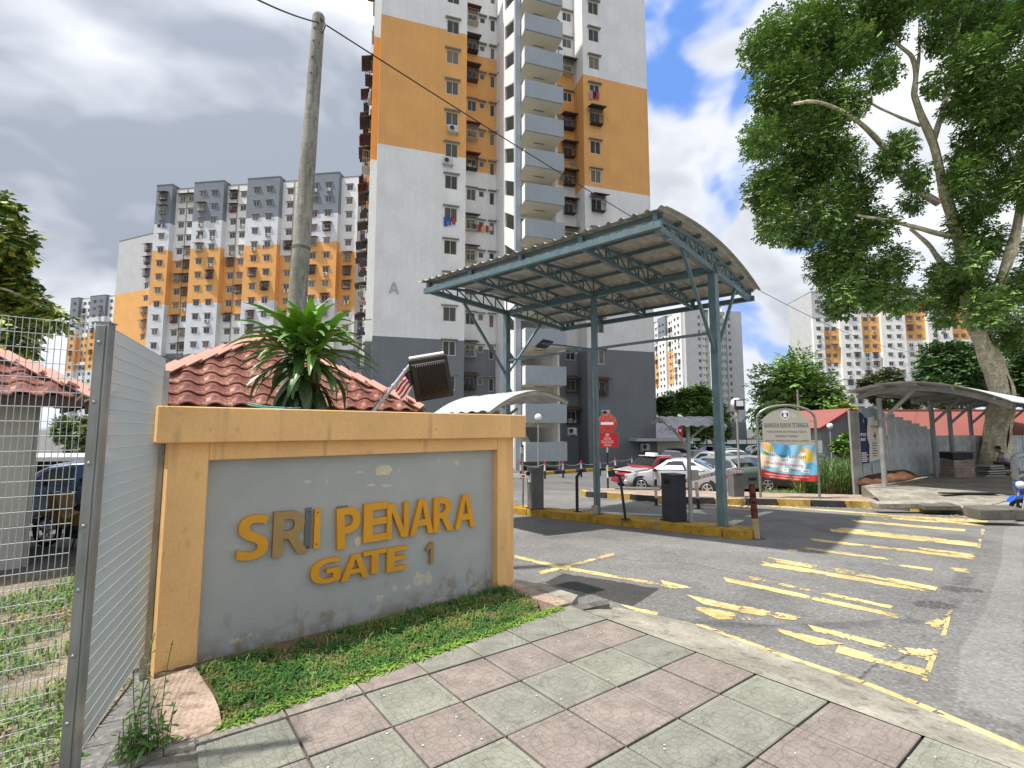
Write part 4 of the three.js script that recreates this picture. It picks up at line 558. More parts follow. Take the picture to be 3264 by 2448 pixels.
// ================================================================ TILED HUTS
const tileGeo = (() => { const s = new THREE.Shape(), W = .33, prof = []; for (let i = 0; i <= 14; i++) { const u = i / 14; prof.push([(u - .5) * (W + .02), u < .62 ? .048 * Math.sin(Math.PI * u / .62) : -.014 * Math.sin(Math.PI * (u - .62) / .38)]); } s.moveTo(...prof[0]); for (const p of prof) s.lineTo(...p); for (const p of prof.slice().reverse()) s.lineTo(p[0], p[1] - .026); return fin(new THREE.ExtrudeGeometry(s, { depth: .43, bevelEnabled: false })); })(); // x across, y up, z down the slope
const clays = [[.50, .34, .29], [.58, .45, .39], [.42, .27, .23], [.62, .52, .46], [.46, .30, .26]].map((c, i) => mat('clay tile ' + i, lin(...c), { map: T.clay, roughness: .85, bumpMap: T.speck, bumpScale: .004 }));
const ridgeMat = mat('ridge tile', lin(.66, .34, .27), { map: T.plaster, roughness: .8 });
function hut(label, corner, L, D, yE, rise, wallH, inset, opt = {}) { const turn = opt.turn ?? Math.atan2(.60, .80);
  // corner = front right eave corner [X, Z]; front runs along -t, depth along away
  const o = thing('tiled_hut', label, 'hut', V(corner[0], gy(corner[1]), corner[1]), turn), y0 = yE - gy(corner[1]), R = rng(opt.seed || 3); // local x along t (front from -L to 0), z towards the camera
  const apF = -D / 2, ridge0 = -L + D / 2, ridge1 = -D / 2, flat = ridge0 > ridge1; const a0 = flat ? -L / 2 : ridge0, a1 = flat ? -L / 2 : ridge1;
  // under roof
  const P = (x, y, z) => [x, y0 + y, z], c = [P(-L, 0, 0), P(0, 0, 0), P(0, 0, -D), P(-L, 0, -D)], r = [P(a0, rise, apF), P(a1, rise, apF)], tri = [];
  const add = (...v) => { for (let k = 1; k + 1 < v.length; k++) tri.push(...v[0], ...v[k], ...v[k + 1]); };
  add(c[0], c[1], r[1], r[0]); add(c[1], c[2], r[1]); add(c[2], c[3], r[0], r[1]); add(c[3], c[0], r[0]); add(c[0], c[3], c[2], c[1]);
  const g = new THREE.BufferGeometry(); g.setAttribute('position', new THREE.Float32BufferAttribute(tri, 3)); g.computeVertexNormals(); const roof = part(o, 'roof', fin(g), mat('roof underlay', lin(.10, .07, .06), { roughness: 1 }));
  // tiles on front and right slopes, each its own piece
  const lay = (ox, oz, ux, uz, len, run, apexAt0, apexAt1) => { // eave from (ox,oz) along u, climbing inwards by run
    const slope = Math.atan2(rise, run), sl = Math.hypot(rise, run), rows = Math.floor(sl / .335), inx = uz, inz = -ux; // inward
    const bx = new THREE.Vector3(ux, 0, uz), dn = new THREE.Vector3(-inx * Math.cos(slope), -Math.sin(slope), -inz * Math.cos(slope)), up = dn.clone().cross(bx), q = new THREE.Quaternion().setFromRotationMatrix(new THREE.Matrix4().makeBasis(bx, up, dn));
    for (let k = 0; k < rows; k++) { const f = k * .335 / sl, lo = apexAt0 * f, hi = len - (len - apexAt1) * f, f2 = (k + .9) * .335 / sl, lo2 = apexAt0 * f2, hi2 = len - (len - apexAt1) * f2; for (let n = 0; n < Math.ceil(len / .33); n++) { const s = (n + .5) * .33; if (s < lo + .02 || s > hi - .02 || (s < lo2 - .12 || s > hi2 + .12)) continue; const m = part(roof, 'roof_tile', tileGeo, clays[Math.floor(R() * 5)]); const up1 = (k + 1) * .335 + .02; m.position.set(ox + ux * s + inx * Math.cos(slope) * up1, y0 + Math.sin(slope) * up1 + .022, oz + uz * s + inz * Math.cos(slope) * up1).addScaledVector(up, .012 + R() * .006); m.quaternion.copy(q).multiply(new THREE.Quaternion().setFromEuler(new THREE.Euler(-.07, (R() - .5) * .02, 0))); } }
  };
  lay(-L, 0, 1, 0, L, D / 2, a0 + L, a1 + L); lay(0, 0, 0, -1, D, -a1, D / 2, D / 2);
  const rg = fin([box(.17, .03, .43, -.075, 0, 0, 0, 0, .5), box(.17, .03, .43, .075, 0, 0, 0, 0, -.5)]);
  const hip = (p, q) => { const A = new THREE.Vector3(...p), B = new THREE.Vector3(...q), n = Math.round(A.distanceTo(B) / .36), d = B.clone().sub(A).normalize(); for (let k = 0; k < n; k++) { const m = part(roof, 'ridge_tile', rg, ridgeMat); const x = new THREE.Vector3(0, 1, 0).cross(d).normalize(), u = d.clone().cross(x); m.quaternion.setFromRotationMatrix(new THREE.Matrix4().makeBasis(x, u, d)); m.rotateX(-.09); m.position.copy(A).addScaledVector(d, (k + .5) * .36).add(new THREE.Vector3(0, .11, 0)); } part(roof, 'hip_mortar', fin(beam(A.clone().add(new THREE.Vector3(0, .03, 0)), B.clone().add(new THREE.Vector3(0, .03, 0)), .18, .12)), M.darkConcrete); };
  hip(c[0], r[0]); hip(c[1], r[1]); hip(c[2], r[1]); if (!flat) hip(r[0], r[1]);
  part(o, 'fascia', fin([box(L, .16, .03, -L / 2, y0 - .06, .015), box(.03, .16, D, .015, y0 - .06, -D / 2)]), mat('brown fascia', lin(.08, .045, .04), { roughness: .7 }));
  const wl = mat('hut wall', lin(.56, .55, .50), { map: T.plaster, roughness: .9 });
  part(o, 'wall', fin([box(L - 2 * inset, wallH, .14, -L / 2, y0 - .1 - wallH / 2, -inset), box(.14, wallH, D - 2 * inset, -inset, y0 - .1 - wallH / 2, -D / 2), box(.14, wallH, D - 2 * inset, -L + inset, y0 - .1 - wallH / 2, -D / 2), box(L - 2 * inset, wallH, .14, -L / 2, y0 - .1 - wallH / 2, -D + inset)]), wl);
  if (opt.door) part(o, 'door', fin(rbox(.9, 2.0, .05, .01, -inset - .8, y0 - .1 - wallH + 1.1, -inset + .1)), mat('hut door', lin(.16, .10, .06), { map: T.metal, roughness: .7 }));
  return o;
}
hut('tiled guard hut whose hipped roof shows above the sign wall', [-1.7, 9.0], 4.75, 4.6, 2.08, 1.42, 2.6, .5, { seed: 3, door: true });
hut('pale walled tiled hut seen through the wire mesh fence', [-6.62, 7.5], 5.5, 5.0, 2.24, 1.5, 3.0, .6, { seed: 8, turn: .83 });
// rope along the hut eave
solo('rope', 'turquoise rope strung behind the sign wall top', 'rope', [tube([AT(790, 1284, 5.2), AT(850, 1296, 5.2), AT(920, 1300, 5.25), AT(960, 1300, 5.3)], .008, 5, 20), tube([AT(790, 1290, 5.25), AT(850, 1301, 5.25), AT(940, 1306, 5.3)], .007, 5, 20)], mat('turquoise rope', lin(.10, .42, .36), { roughness: .9 }));
// ================================================================ POLES AND CABLES
const poleTop = AT(1018, 30, 6.7), poleLow = AT(948, 960, 6.7);
(function pole() {
  const d = poleTop.clone().sub(poleLow).normalize(), yb = gy(6.7) - .1, k = (poleLow.y - yb) / d.y, base = poleLow.clone().addScaledVector(d, -k), L = base.distanceTo(poleTop);
  const o = thing('utility_pole', 'tall round concrete utility pole beside the dracaena', 'pole', base), T2 = poleTop.clone().sub(base), pt = s => T2.clone().multiplyScalar(s);
  part(o, 'shaft', [rod(pt(0), pt(.56), .155, 20, .122), rod(pt(.56), pt(.985), .121, 20, .088), place(new THREE.SphereGeometry(.09, 16, 8, 0, 6.3, 0, 1.6), ...pt(.983).toArray())], M.poleConcrete);
  part(o, 'joint_band', [rod(pt(.556), pt(.561), .126, 20)], M.darkConcrete);
  for (const s of [.955, .93, .90, .87]) part(o, 'bolt_hole', [place(new THREE.CylinderGeometry(.014, .014, .02, 8), ...pt(s).add(new THREE.Vector3(-.01, 0, lerp(.12, .09, s))).toArray(), Math.PI / 2)], M.blackPaint);
  part(o, 'cable_hook', [tube([pt(.965).add(new THREE.Vector3(.05, .1, .06)), pt(.965).add(new THREE.Vector3(.13, 0, .06)), pt(.96).add(new THREE.Vector3(.1, -.12, .08))], .012, 6, 10)], M.darkMetal);
  const a = AT(700, -8, 3.6), b = AT(1040, 80, 6.62), far = AT(2935, 1125, 38); const sag = (p, q, s, n = 30) => { const l = []; for (let i = 0; i <= n; i++) { const t = i / n; l.push(p.clone().lerp(q, t).add(new THREE.Vector3(0, -s * 4 * t * (1 - t), 0))); } return l; };
  solo('overhead_cable', 'black overhead cable sagging from the pole to a far pole', 'cable', fin(tube(sag(b, far, 1.15), .011, 5, 60)), M.blackPaint); solo('overhead_cable', 'black overhead cable arriving at the pole top from above the fence', 'cable', fin(tube(sag(AT(400, -260, 3.2), AT(1015, 72, 6.62), .12), .011, 5, 40)), M.blackPaint);
  const fp = thing('utility_pole', 'plain concrete pole standing behind the covered walkway', 'pole', V(far.x, gy(38), 38)); part(fp, 'shaft', [cyl(.21, .15, far.y - gy(38) + .3, 0, 0, 0, 14)], M.poleConcrete); part(fp, 'cable_clamp', box(.12, .12, .45, 0, far.y - gy(38), 0), M.darkMetal);
  const lp = AT(2546, 1320, 45); const p2 = thing('utility_pole', 'slim grey pole in front of the round tree behind the arched notice', 'pole', V(lp.x, gy(45), 45)); part(p2, 'shaft', [cyl(.12, .09, AT(2546, 1243, 45).y - gy(45), 0, 0, 0, 10)], M.poleConcrete); part(p2, 'cross_bar', box(.9, .08, .08, .3, AT(2546, 1250, 45).y - gy(45), 0), M.darkMetal);
})();
// ================================================================ DRACAENA
(function dracaena() {
  const R = rng(61), Z = 5.75, base = V(ray(968, 1300)[0] * Z, gy(Z), Z), o = thing('dracaena_plant', 'broad leaved dracaena growing behind the sign wall', 'plant', base), c = p => p.clone().sub(base);
  const stems = [[[955, 1330], [950, 1230], [940, 1110]], [[985, 1330], [990, 1200], [985, 1060]], [[1005, 1330], [1012, 1250], [1015, 1150]]].map(l => [V(l[0][0] > 980 ? base.x + .06 : base.x - .05, gy(Z), Z), ...l.map(p => AT(p[0], p[1], Z))].map(c));
  for (const s of stems) part(o, 'stem', fin(tube(s, .028, 8, 20)), mat('plant stem', lin(.16, .13, .08), { map: T.bark, roughness: .9 }));
  const leafM = mat('dracaena leaf', lin(1, 1, 1), { vertexColors: true, roughness: .38, side: DS, transmission: .18, thickness: 0, clearcoat: .35, clearcoatRoughness: .4 });
  const leaf = (p, az, el, len, wid, droop, col, tear) => {
    const pos = [], cl = [], n = 9, h = new THREE.Vector3(Math.cos(az), 0, Math.sin(az)), s = new THREE.Vector3(-Math.sin(az), 0, Math.cos(az)), pts = []; let q = p.clone(), a = el; for (let i = 0; i <= n; i++) { pts.push([q.clone(), a]); q = q.clone().addScaledVector(h, Math.cos(a) * len / n).add(new THREE.Vector3(0, Math.sin(a) * len / n, 0)); a -= droop / n * (.5 + i / n); if (a < -1.5) a = -1.5; }
    const row = pts.map(([v, a], i) => { const u = i / n, w = wid * Math.pow(Math.sin(Math.PI * Math.min(.97, u * .88 + .1)), .8) * (1 + (R() - .5) * tear), up = new THREE.Vector3(-Math.sin(a) * h.x, Math.cos(a), -Math.sin(a) * h.z).multiplyScalar(w * .34 + Math.sin(u * 9 + az * 3) * .006); return [v.clone().addScaledVector(s, -w).add(up), v, v.clone().addScaledVector(s, w).add(up)]; });
    for (let i = 0; i < n; i++) for (const k of [0, 1]) { const A = row[i][k], B = row[i][k + 1], C = row[i + 1][k + 1], D = row[i + 1][k]; pos.push(...A.toArray(), ...B.toArray(), ...C.toArray(), ...A.toArray(), ...C.toArray(), ...D.toArray()); for (let m = 0; m < 6; m++) cl.push(...col); }
    const g = new THREE.BufferGeometry(); g.setAttribute('position', new THREE.Float32BufferAttribute(pos, 3)); g.computeVertexNormals(); g.setAttribute('color', new THREE.Float32BufferAttribute(cl, 3)); g.setAttribute('uv', new THREE.Float32BufferAttribute(new Float32Array(pos.length / 3 * 2), 2)); return g;
  };
  const ctr = [c(AT(975, 1085, Z)), c(AT(935, 1105, Z)), c(AT(1005, 1110, Z))];
  const put = (n, el0, el1, len0, len1, wid, dr, col, yy) => { for (let k = 0; k < n; k++) { const p = ctr[k % 3].clone().add(new THREE.Vector3((R() - .5) * .12, yy + (R() - .5) * .1, (R() - .5) * .12)), j = .75 + R() * .5; part(o, 'leaf', leaf(p, k * 2.399 + R() * .6, lerp(el0, el1, R()), lerp(len0, len1, R()), wid * (.8 + R() * .4), dr * (.6 + R() * .8), col.map(v => v * j), .2), leafM); } };
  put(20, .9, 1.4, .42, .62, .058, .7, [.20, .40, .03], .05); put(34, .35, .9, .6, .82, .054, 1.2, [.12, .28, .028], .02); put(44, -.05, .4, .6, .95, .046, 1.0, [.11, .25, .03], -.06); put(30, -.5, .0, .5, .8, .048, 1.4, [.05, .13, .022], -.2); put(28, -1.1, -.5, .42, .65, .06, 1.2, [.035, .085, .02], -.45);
})();
// ================================================================ FLAG AND FLOODLIGHT ON A LEANING POLE
(function flagLamp() {
  const Z = 6.15, a = AT(1185, 1318, Z), b = AT(1312, 1158, Z), d = b.clone().sub(a).normalize(), base = a.clone().addScaledVector(d, -1.2), T0 = base;
  const pole = thing('flag_pole', 'leaning white and blue pole behind the sign wall', 'pole', T0), c = v => v.clone().sub(T0); const ground = V(base.x, gy(Z), Z);
  part(pole, 'tube', fin([rod(c(ground), c(base), .022, 8), rod(c(base), c(b), .024, 10)]), M.whitePaint); part(pole, 'stripe', fin(rod(c(base).add(new THREE.Vector3(-.022, .01, -.012)), c(b).add(new THREE.Vector3(-.022, .01, -.012)), .014, 6)), mat('blue tape', lin(.03, .05, .30), { roughness: .5 }));
  for (const t of [.25, .55, .85]) part(pole, 'clip', fin(rod(c(a.clone().lerp(b, t)).addScaledVector(d, -.012), c(a.clone().lerp(b, t)).addScaledVector(d, .012), .034, 8)), M.whitePaint);
  const lamp = thing('flood_lamp', 'black finned flood lamp tilted on the leaning pole', 'lamp', AT(1325, 1200, Z), .12), w = .50, h = .56, bx = new THREE.Group();
  const Rz = .30, tiltX = .28; const g = (list) => { const q = fin(list); q.rotateX(tiltX); q.rotateZ(Rz * .62); q.translate(.2, -.02, 0); return q; };
  part(lamp, 'housing', g([rbox(w, h, .06, .02, 0, 0, 0), rbox(w * .9, h * .72, .06, .02, 0, .02, .05)]), mat('lamp housing', lin(.016, .016, .016), { roughness: .55 }));
  const fins = []; for (let k = 0; k < 14; k++) { const s = new THREE.Shape(); s.moveTo(0, 0); s.lineTo(.0, .38); s.lineTo(.035, .36); s.lineTo(.085, .1); s.lineTo(.07, -.02); s.lineTo(0, -.06); fins.push([k, place(new THREE.ExtrudeGeometry(s, { depth: .008, bevelEnabled: false }), -.16 + k * .028, -.17, .07, 0, -Math.PI / 2)]); } for (const [k, f] of fins) part(lamp, 'fin', g(f), mat('lamp fin', lin(.02, .02, .02), { roughness: .55 }));
  part(lamp, 'top_panel', g(box(w * .9, .02, .07, -.01, h / 2 + .02, -.02, .2)), M.whitePaint); part(lamp, 'bracket', g([box(.03, .2, .1, -w / 2 - .015, .06, 0), box(.06, .08, .08, -w / 2, .0, -.03)]), M.blackPaint);
  const ft = canvasTex(256, 128, (x) => { for (let k = 0; k < 8; k++) { x.fillStyle = k % 2 ? '#f2f0ec' : '#c01a2b'; x.fillRect(0, k * 16, 256, 16); } x.fillStyle = '#1d2a80'; x.fillRect(0, 0, 100, 64); x.fillStyle = '#f0c420'; x.beginPath(); x.arc(42, 32, 20, .6, 5.7); x.fill(); x.fillStyle = '#1d2a80'; x.beginPath(); x.arc(50, 32, 16, 0, 7); x.fill(); x.fillStyle = '#f0c420'; x.beginPath(); x.arc(66, 32, 10, 0, 7); x.fill(); });
  const fg = new THREE.PlaneGeometry(1, 1, 14, 10), p = fg.attributes.position, A = AT(1312, 1165, Z + .03), B = AT(1250, 1236, Z + .03), C = AT(1284, 1278, Z + .03), D = AT(1332, 1210, Z + .03);
  for (let k = 0; k < p.count; k++) { const u = p.getX(k) + .5, v = .5 - p.getY(k), q = A.clone().lerp(B, u).lerp(D.clone().lerp(C, u), v); p.setXYZ(k, q.x, q.y, q.z + Math.sin(u * 11 + v * 3) * .02); } fg.computeVertexNormals();
  const uv = fg.attributes.uv; for (let k = 0; k < uv.count; k++) { const U = uv.getX(k), W = uv.getY(k); uv.setXY(k, U, W); }
  solo('flag', 'red and white striped flag with blue canton furled beside the black flood lamp', 'flag', fg, mat('flag cloth', lin(1, 1, 1), { map: ft, roughness: .8, side: DS }));
})();
// ================================================================ GATE CANOPY
const CA = [4.45, 10.3], CC = [-.16, 14.2], CL = Math.hypot(CC[0] - CA[0], CC[1] - CA[1]), ct = [(CC[0] - CA[0]) / CL, (CC[1] - CA[1]) / CL], cn = [-ct[1] * -1, -ct[0]]; // ct along the columns, cn away from the camera
const CQ = (s, w, y) => V(CA[0] + ct[0] * s + cn[0] * w, y, CA[1] + ct[1] * s + cn[1] * w);
(function canopy() {
  const org = CQ(CL / 2, 0, gy(12.2) + .15), o = thing('gate_canopy', 'blue green steel canopy with a curved ribbed roof over the gate island', 'canopy', org), c = v => v.sub(org), K = M.canopySteel, yb = 5.26, HW = 3.06, S0 = -.12, S1 = CL + .12;
  const yt = w => yb + .24 + .28 * (1 - (w / HW) ** 2);
  const col = (s, wd, yT) => { const p = CQ(s, 0, 0), g = gy(-p.z) + .12; const m = part(o, 'column', fin([place(box(wd, yT - g, wd), 0, 0, 0, 0, Math.atan2(-ct[1], ct[0])).translate(...c(CQ(s, 0, (yT + g) / 2)).toArray())]), K); part(m, 'base_plate', fin(place(box(wd + .12, .02, wd + .12), 0, 0, 0, 0, Math.atan2(-ct[1], ct[0])).translate(...c(CQ(s, 0, g + .045)).toArray())), M.darkMetal); };
  col(0, .16, yb); col(CL / 2, .12, yb); col(CL, .16, yb);
  for (const w of [-HW, 0, HW]) part(o, 'long_beam', fin(beam(c(CQ(S0, w, yb)), c(CQ(S1, w, yb)), .1, .13)), K);
  for (const w of [-HW + .08, -2.1, -1.05, .02, 1.05, 2.1, HW - .08]) part(o, 'purlin', fin(beam(c(CQ(S0, w, yt(w) - .06)), c(CQ(S1, w, yt(w) - .06)), .05, .08)), K);
  for (const s of [0, 1.51, 3.02, 4.53, CL]) {
    const l = [], N = 12, edge = s === 0 || s === CL; l.push(beam(c(CQ(s, -HW, yb)), c(CQ(s, HW, yb)), edge ? .1 : .07, edge ? .12 : .08)); for (let k = 0; k < N; k++) { const a = -HW + 2 * HW * k / N, b = -HW + 2 * HW * (k + 1) / N; l.push(beam(c(CQ(s, a, yt(a) - .13)), c(CQ(s, b, yt(b) - .13)), .06, .06)); if (k) l.push(beam(c(CQ(s, a, yb)), c(CQ(s, a, yt(a) - .13)), .035, .035)); if (k && k < N - 1) l.push(k < N / 2 ? beam(c(CQ(s, a, yt(a) - .13)), c(CQ(s, b, yb)), .03, .03) : beam(c(CQ(s, a, yb)), c(CQ(s, b, yt(b) - .13)), .03, .03)); }
    for (const w of [-HW, HW]) l.push(beam(c(CQ(s, w, yb)), c(CQ(s, w, yt(w) - .02)), .08, .08)); part(o, 'truss', fin(l), K);
  }
  for (const s of [0, CL]) for (const w of [-1.85, 1.75]) part(o, 'brace', fin(beam(c(CQ(s, 0, 3.35)), c(CQ(s, w, yb)), .06, .06)), K);
  part(o, 'tie_rail', fin(beam(c(CQ(0, 0, 3.86)), c(CQ(CL, 0, 3.8)), .05, .06)), K);
  // ribbed sheet roof
  const pos = [], idx = [], ns = Math.round((S1 - S0 + .3) / .0417), nw = 26, rib = k => { const m = ((k % 6) + 6) % 6; return m === 2 || m === 3 ? .042 : 0; };
  for (let i = 0; i <= ns; i++) for (let j = 0; j <= nw; j++) { const s = S0 - .15 + (S1 - S0 + .3) * i / ns, w = (-HW - .12) + (2 * HW + .24) * j / nw, v = c(CQ(s, w, yt(w) + rib(i) + .01)); pos.push(v.x, v.y, v.z); }
  for (let i = 0; i < ns; i++) for (let j = 0; j < nw; j++) { const a = i * (nw + 1) + j, b = a + nw + 1; idx.push(a, b, a + 1, b, b + 1, a + 1); }
  const g = new THREE.BufferGeometry(); g.setAttribute('position', new THREE.Float32BufferAttribute(pos, 3)); g.setIndex(idx); const gn = g.toNonIndexed(); gn.computeVertexNormals(); part(o, 'roof_sheet', fin(gn), M.roofSheet);
  // lamp on the rail, conduit on the near side column
  const lp = AT(1735, 1097, 13.1), fl = thing('flood_lamp', 'flat grey flood lamp on an arm under the gate canopy', 'lamp', lp, Math.atan2(-ct[1], ct[0]) + .1); part(fl, 'housing', fin(rbox(.44, .05, .34, .015, 0, 0, 0, .5)), M.darkMetal); part(fl, 'lens', fin(box(.34, .012, .24, 0, -.026, .018, .5)), M.globe); part(fl, 'arm', fin(rod(new THREE.Vector3(.18, 0, -.05), c(CQ(CL / 2 - .06, .06, 3.8)).add(org).sub(lp).applyAxisAngle(new THREE.Vector3(0, 1, 0), -(Math.atan2(-ct[1], ct[0]) + .1)), .025, 8)), M.canopySteel);
  const jb = thing('junction_box', 'small cream junction box at the foot of the middle canopy column', 'box', c(CQ(CL / 2 - .02, -.16, gy(12.2) + .18)).add(org), Math.atan2(-ct[1], ct[0])); part(jb, 'case', fin(rbox(.14, .22, .1, .01, 0, .12, 0)), M.cream); part(jb, 'conduit', fin(cyl(.014, .014, 3.4, 0, .2, -.02, 8)), M.greySteel);
})();
// ================================================================ GATE ISLAND
(function island() {
  const hw = .36, seg = [[-.62, -.1], [-.08, 1.3], [1.34, 3.0], [3.02, 5.0], [5.02, 8.4]], o = thing('gate_island', 'yellow painted kerb island carrying the canopy columns', 'kerb', V(CA[0], gy(CA[1]), CA[1])), c = p => [p.x, -p.z];
  seg.forEach(([a, b], k) => { let pts; if (k === 0) { pts = []; for (let q = 0; q <= 8; q++) { const th = Math.PI / 2 + Math.PI * q / 8; pts.push([a + hw * .8 + Math.cos(th) * hw * .8, Math.sin(th) * hw]); } pts.push([b, -hw], [b, hw]); } else pts = [[a, -hw], [b, -hw], [b, hw], [a, hw]]; const g = slab(pts.map(([s, w]) => c(CQ(s, w, 0))), .17 + (k % 2) * .006, -.1); g.translate(-CA[0], -gy(CA[1]), CA[1]); part(o, 'kerb_segment', g, M.yellowKerb); });
  const j = slab([[1.29, -hw - .005], [1.35, -hw - .005], [1.35, hw], [1.29, hw]].map(([s, w]) => c(CQ(s, w, 0))), .171, -.1); j.translate(-CA[0], -gy(CA[1]), CA[1]); part(o, 'joint', j, M.concrete);
})();
const ISL = (x, y) => G(x, y, .17), gateTurn = Math.atan2(-ct[1], ct[0]);
function barrierBox(label, p, w, d, h, m, turn) { const b = thing('barrier_cabinet', label, 'barrier', p, turn); part(b, 'cabinet', fin(rbox(w, h, d, .012, 0, h / 2, 0)), m); part(b, 'lid', fin(rbox(w + .015, .05, d + .015, .01, 0, h + .02, 0)), m); part(b, 'base', fin(box(w + .06, .03, d + .06, 0, .015, 0)), M.darkMetal); part(b, 'hub', fin(place(new THREE.CylinderGeometry(.05, .05, .1, 12), 0, h - .12, d / 2 + .04, Math.PI / 2)), M.blackPaint); return b; }
const redPaint = mat('red paint', lin(.45, .03, .03), { roughness: .5 });
function boom(label, a, b) { const o = thing('barrier_boom', label, 'barrier', a.clone()), d = b.clone().sub(a), L = d.length(), n = Math.round(L / .42); part(o, 'arm', fin(beam(new THREE.Vector3(), d, .05, .1)), M.whitePaint); for (let k = 0; k < n; k++) part(o, 'red_mark', fin(beam(d.clone().multiplyScalar((k + .35) / n), d.clone().multiplyScalar((k + .6) / n), .054, .062)), redPaint); return o; }
(function gate() {
  const greyCab = mat('grey cabinet', lin(.15, .15, .145), { map: T.metal, roughness: .55 }), darkCab = mat('slate cabinet', lin(.038, .042, .055), { map: T.metal, roughness: .5 });
  const bl = barrierBox('grey barrier cabinet with a paper notice at the island end by the sign wall', ISL(1707, 1622), .38, .34, 1.08, greyCab, gateTurn + 1.2); part(bl, 'paper', fin(box(.24, .26, .004, .0, .86, .175)), mat('paper', lin(.75, .74, .7), { roughness: .9 }));
  const bd = barrierBox('dark slate barrier cabinet next to the near canopy column', ISL(2150, 1661), .42, .36, 1.02, darkCab, gateTurn + 1.2);
  const fb = G(2347, 1586, .15), bf = barrierBox('weathered grey barrier cabinet on the black and yellow kerb', fb, .4, .34, .95, greyCab, .2);
  const a = ISL(2150, 1661).add(new THREE.Vector3(.1, .86, -.02)), e = fb.clone().add(new THREE.Vector3(-.05, 1.0, .15));
  boom('white and red boom pole reaching out from the dark cabinet', a, e); boom('white and red boom pole lying from the kerb cabinet back to the gate', fb.clone().add(new THREE.Vector3(.1, .92, .32)), fb.clone().lerp(a, .55).add(new THREE.Vector3(.1, .52, .15)));
  const l = ISL(1707, 1622).add(new THREE.Vector3(-.15, .88, 0)); boom('white and red boom pole pointing behind the sign wall', l, l.clone().add(new THREE.Vector3(-2.6, .03, -1.4)));
  // posts on the island
  const bent = thing('bent_post', 'black post with a bent top on the yellow island', 'post', ISL(1840, 1632), 0); part(bent, 'tube', fin([rod(new THREE.Vector3(0, 0, 0), new THREE.Vector3(0, .92, 0), .04, 4), rod(new THREE.Vector3(0, .9, 0), new THREE.Vector3(.14, 1.1, -.02), .04, 4)]), M.blackPaint); part(bent, 'base_plate', box(.2, .012, .2, 0, .006, 0), M.darkMetal);
  const rp = thing('reader_post', 'leaning black reader post on the yellow island', 'post', ISL(1994, 1655), 0); part(rp, 'tube', fin([rod(new THREE.Vector3(0, 0, 0), new THREE.Vector3(-.1, .98, -.05), .032, 6), rod(new THREE.Vector3(-.1, .97, -.05), new THREE.Vector3(-.28, 1.06, -.02), .03, 6)]), M.blackPaint); part(rp, 'reader', rbox(.16, .14, .08, .01, -.3, 1.05, -.02, 0, 0, .2), M.blackPaint); part(rp, 'base_plate', box(.2, .012, .2, 0, .006, 0), M.darkMetal);
  const pole = thing('camera_post', 'thin post with a white camera on the island end by the grey cabinet', 'post', ISL(1667, 1617)); part(pole, 'tube', fin(cyl(.025, .025, 1.55, 0, 0, 0, 8)), M.greySteel); part(pole, 'camera', fin(rbox(.1, .2, .12, .02, -.02, 1.6, 0)), M.whitePaint); part(pole, 'lens', fin(place(new THREE.SphereGeometry(.045, 10, 8), -.02, 1.72, .03)), M.blackPaint);
  // reader shelters: one post, curved ribbed roof
  const shelter = (label, p, h, w, dp, turn, m, hid) => { const o = thing('reader_shelter', label, 'shelter', p, turn); part(o, 'post', fin(cyl(.045, .045, h, 0, 0, 0, 10)), m); part(o, 'bracket', fin([beam(new THREE.Vector3(0, h - .45, 0), new THREE.Vector3(-w * .32, h + .02, 0), .05, .05), beam(new THREE.Vector3(0, h - .3, 0), new THREE.Vector3(w * .3, h + .02, 0), .05, .05)]), m); const pos = [], idx = [], N = 26, J = 24, y = z => h + .06 + .3 * (1 - (2 * z / dp) ** 2) * (dp / 2) - .13 * z; for (let i = 0; i <= J * 1; i++) for (let j = 0; j <= N; j++) { const x = -w / 2 + w * i / J, z = -dp / 2 + dp * j / N; pos.push(x, y(z) + (i % 4 === 1 || i % 4 === 2 ? .03 : 0), z); } for (let i = 0; i < J; i++) for (let j = 0; j < N; j++) { const a = i * (N + 1) + j, b = a + N + 1; idx.push(a, a + 1, b, b, a + 1, b + 1); } const g = new THREE.BufferGeometry(); g.setAttribute('position', new THREE.Float32BufferAttribute(pos, 3)); g.setIndex(idx); const q = g.toNonIndexed(); q.computeVertexNormals(); part(o, 'roof_sheet', fin(q), M.whiteSheet); for (const x of [-w / 2 + .06, w / 2 - .06]) { const l = []; for (let k = 0; k < 8; k++) { const z0 = -dp / 2 + dp * k / 8, z1 = -dp / 2 + dp * (k + 1) / 8; l.push(beam(new THREE.Vector3(x, y(z0) - .05, z0), new THREE.Vector3(x, y(z1) - .05, z1), .05, .08)); } part(o, 'arch_rib', fin(l), m); } part(o, 'ridge_bar', fin(box(w - .1, .06, .06, 0, y(0) - .06, 0)), m); return o; };
  const s2 = shelter('small white curved shelter on one post over the gate reader', ISL(2203, 1667), 2.12, 1.35, .95, .12, M.greySteel); part(s2, 'reader_box', fin(rbox(.16, .22, .12, .01, .1, 1.05, .02)), M.cream);
  shelter('wide cream framed curved shelter peeping over the sign wall', V(-.35, gy(11.6) + .1, 11.6), 2.62, 2.7, 2.2, -.95, M.cream);
  // striped pipe on the near column, bollards
  const st = thing('striped_pipe', 'red and white striped pipe strapped to the near canopy column', 'pipe', ISL(2311, 1676).add(new THREE.Vector3(.03, 0, .02))); for (let k = 0; k < 10; k++) part(st, 'stripe', fin(cyl(.035, .035, .1, 0, k * .1, 0, 10)), k % 2 ? M.whitePaint : redPaint);
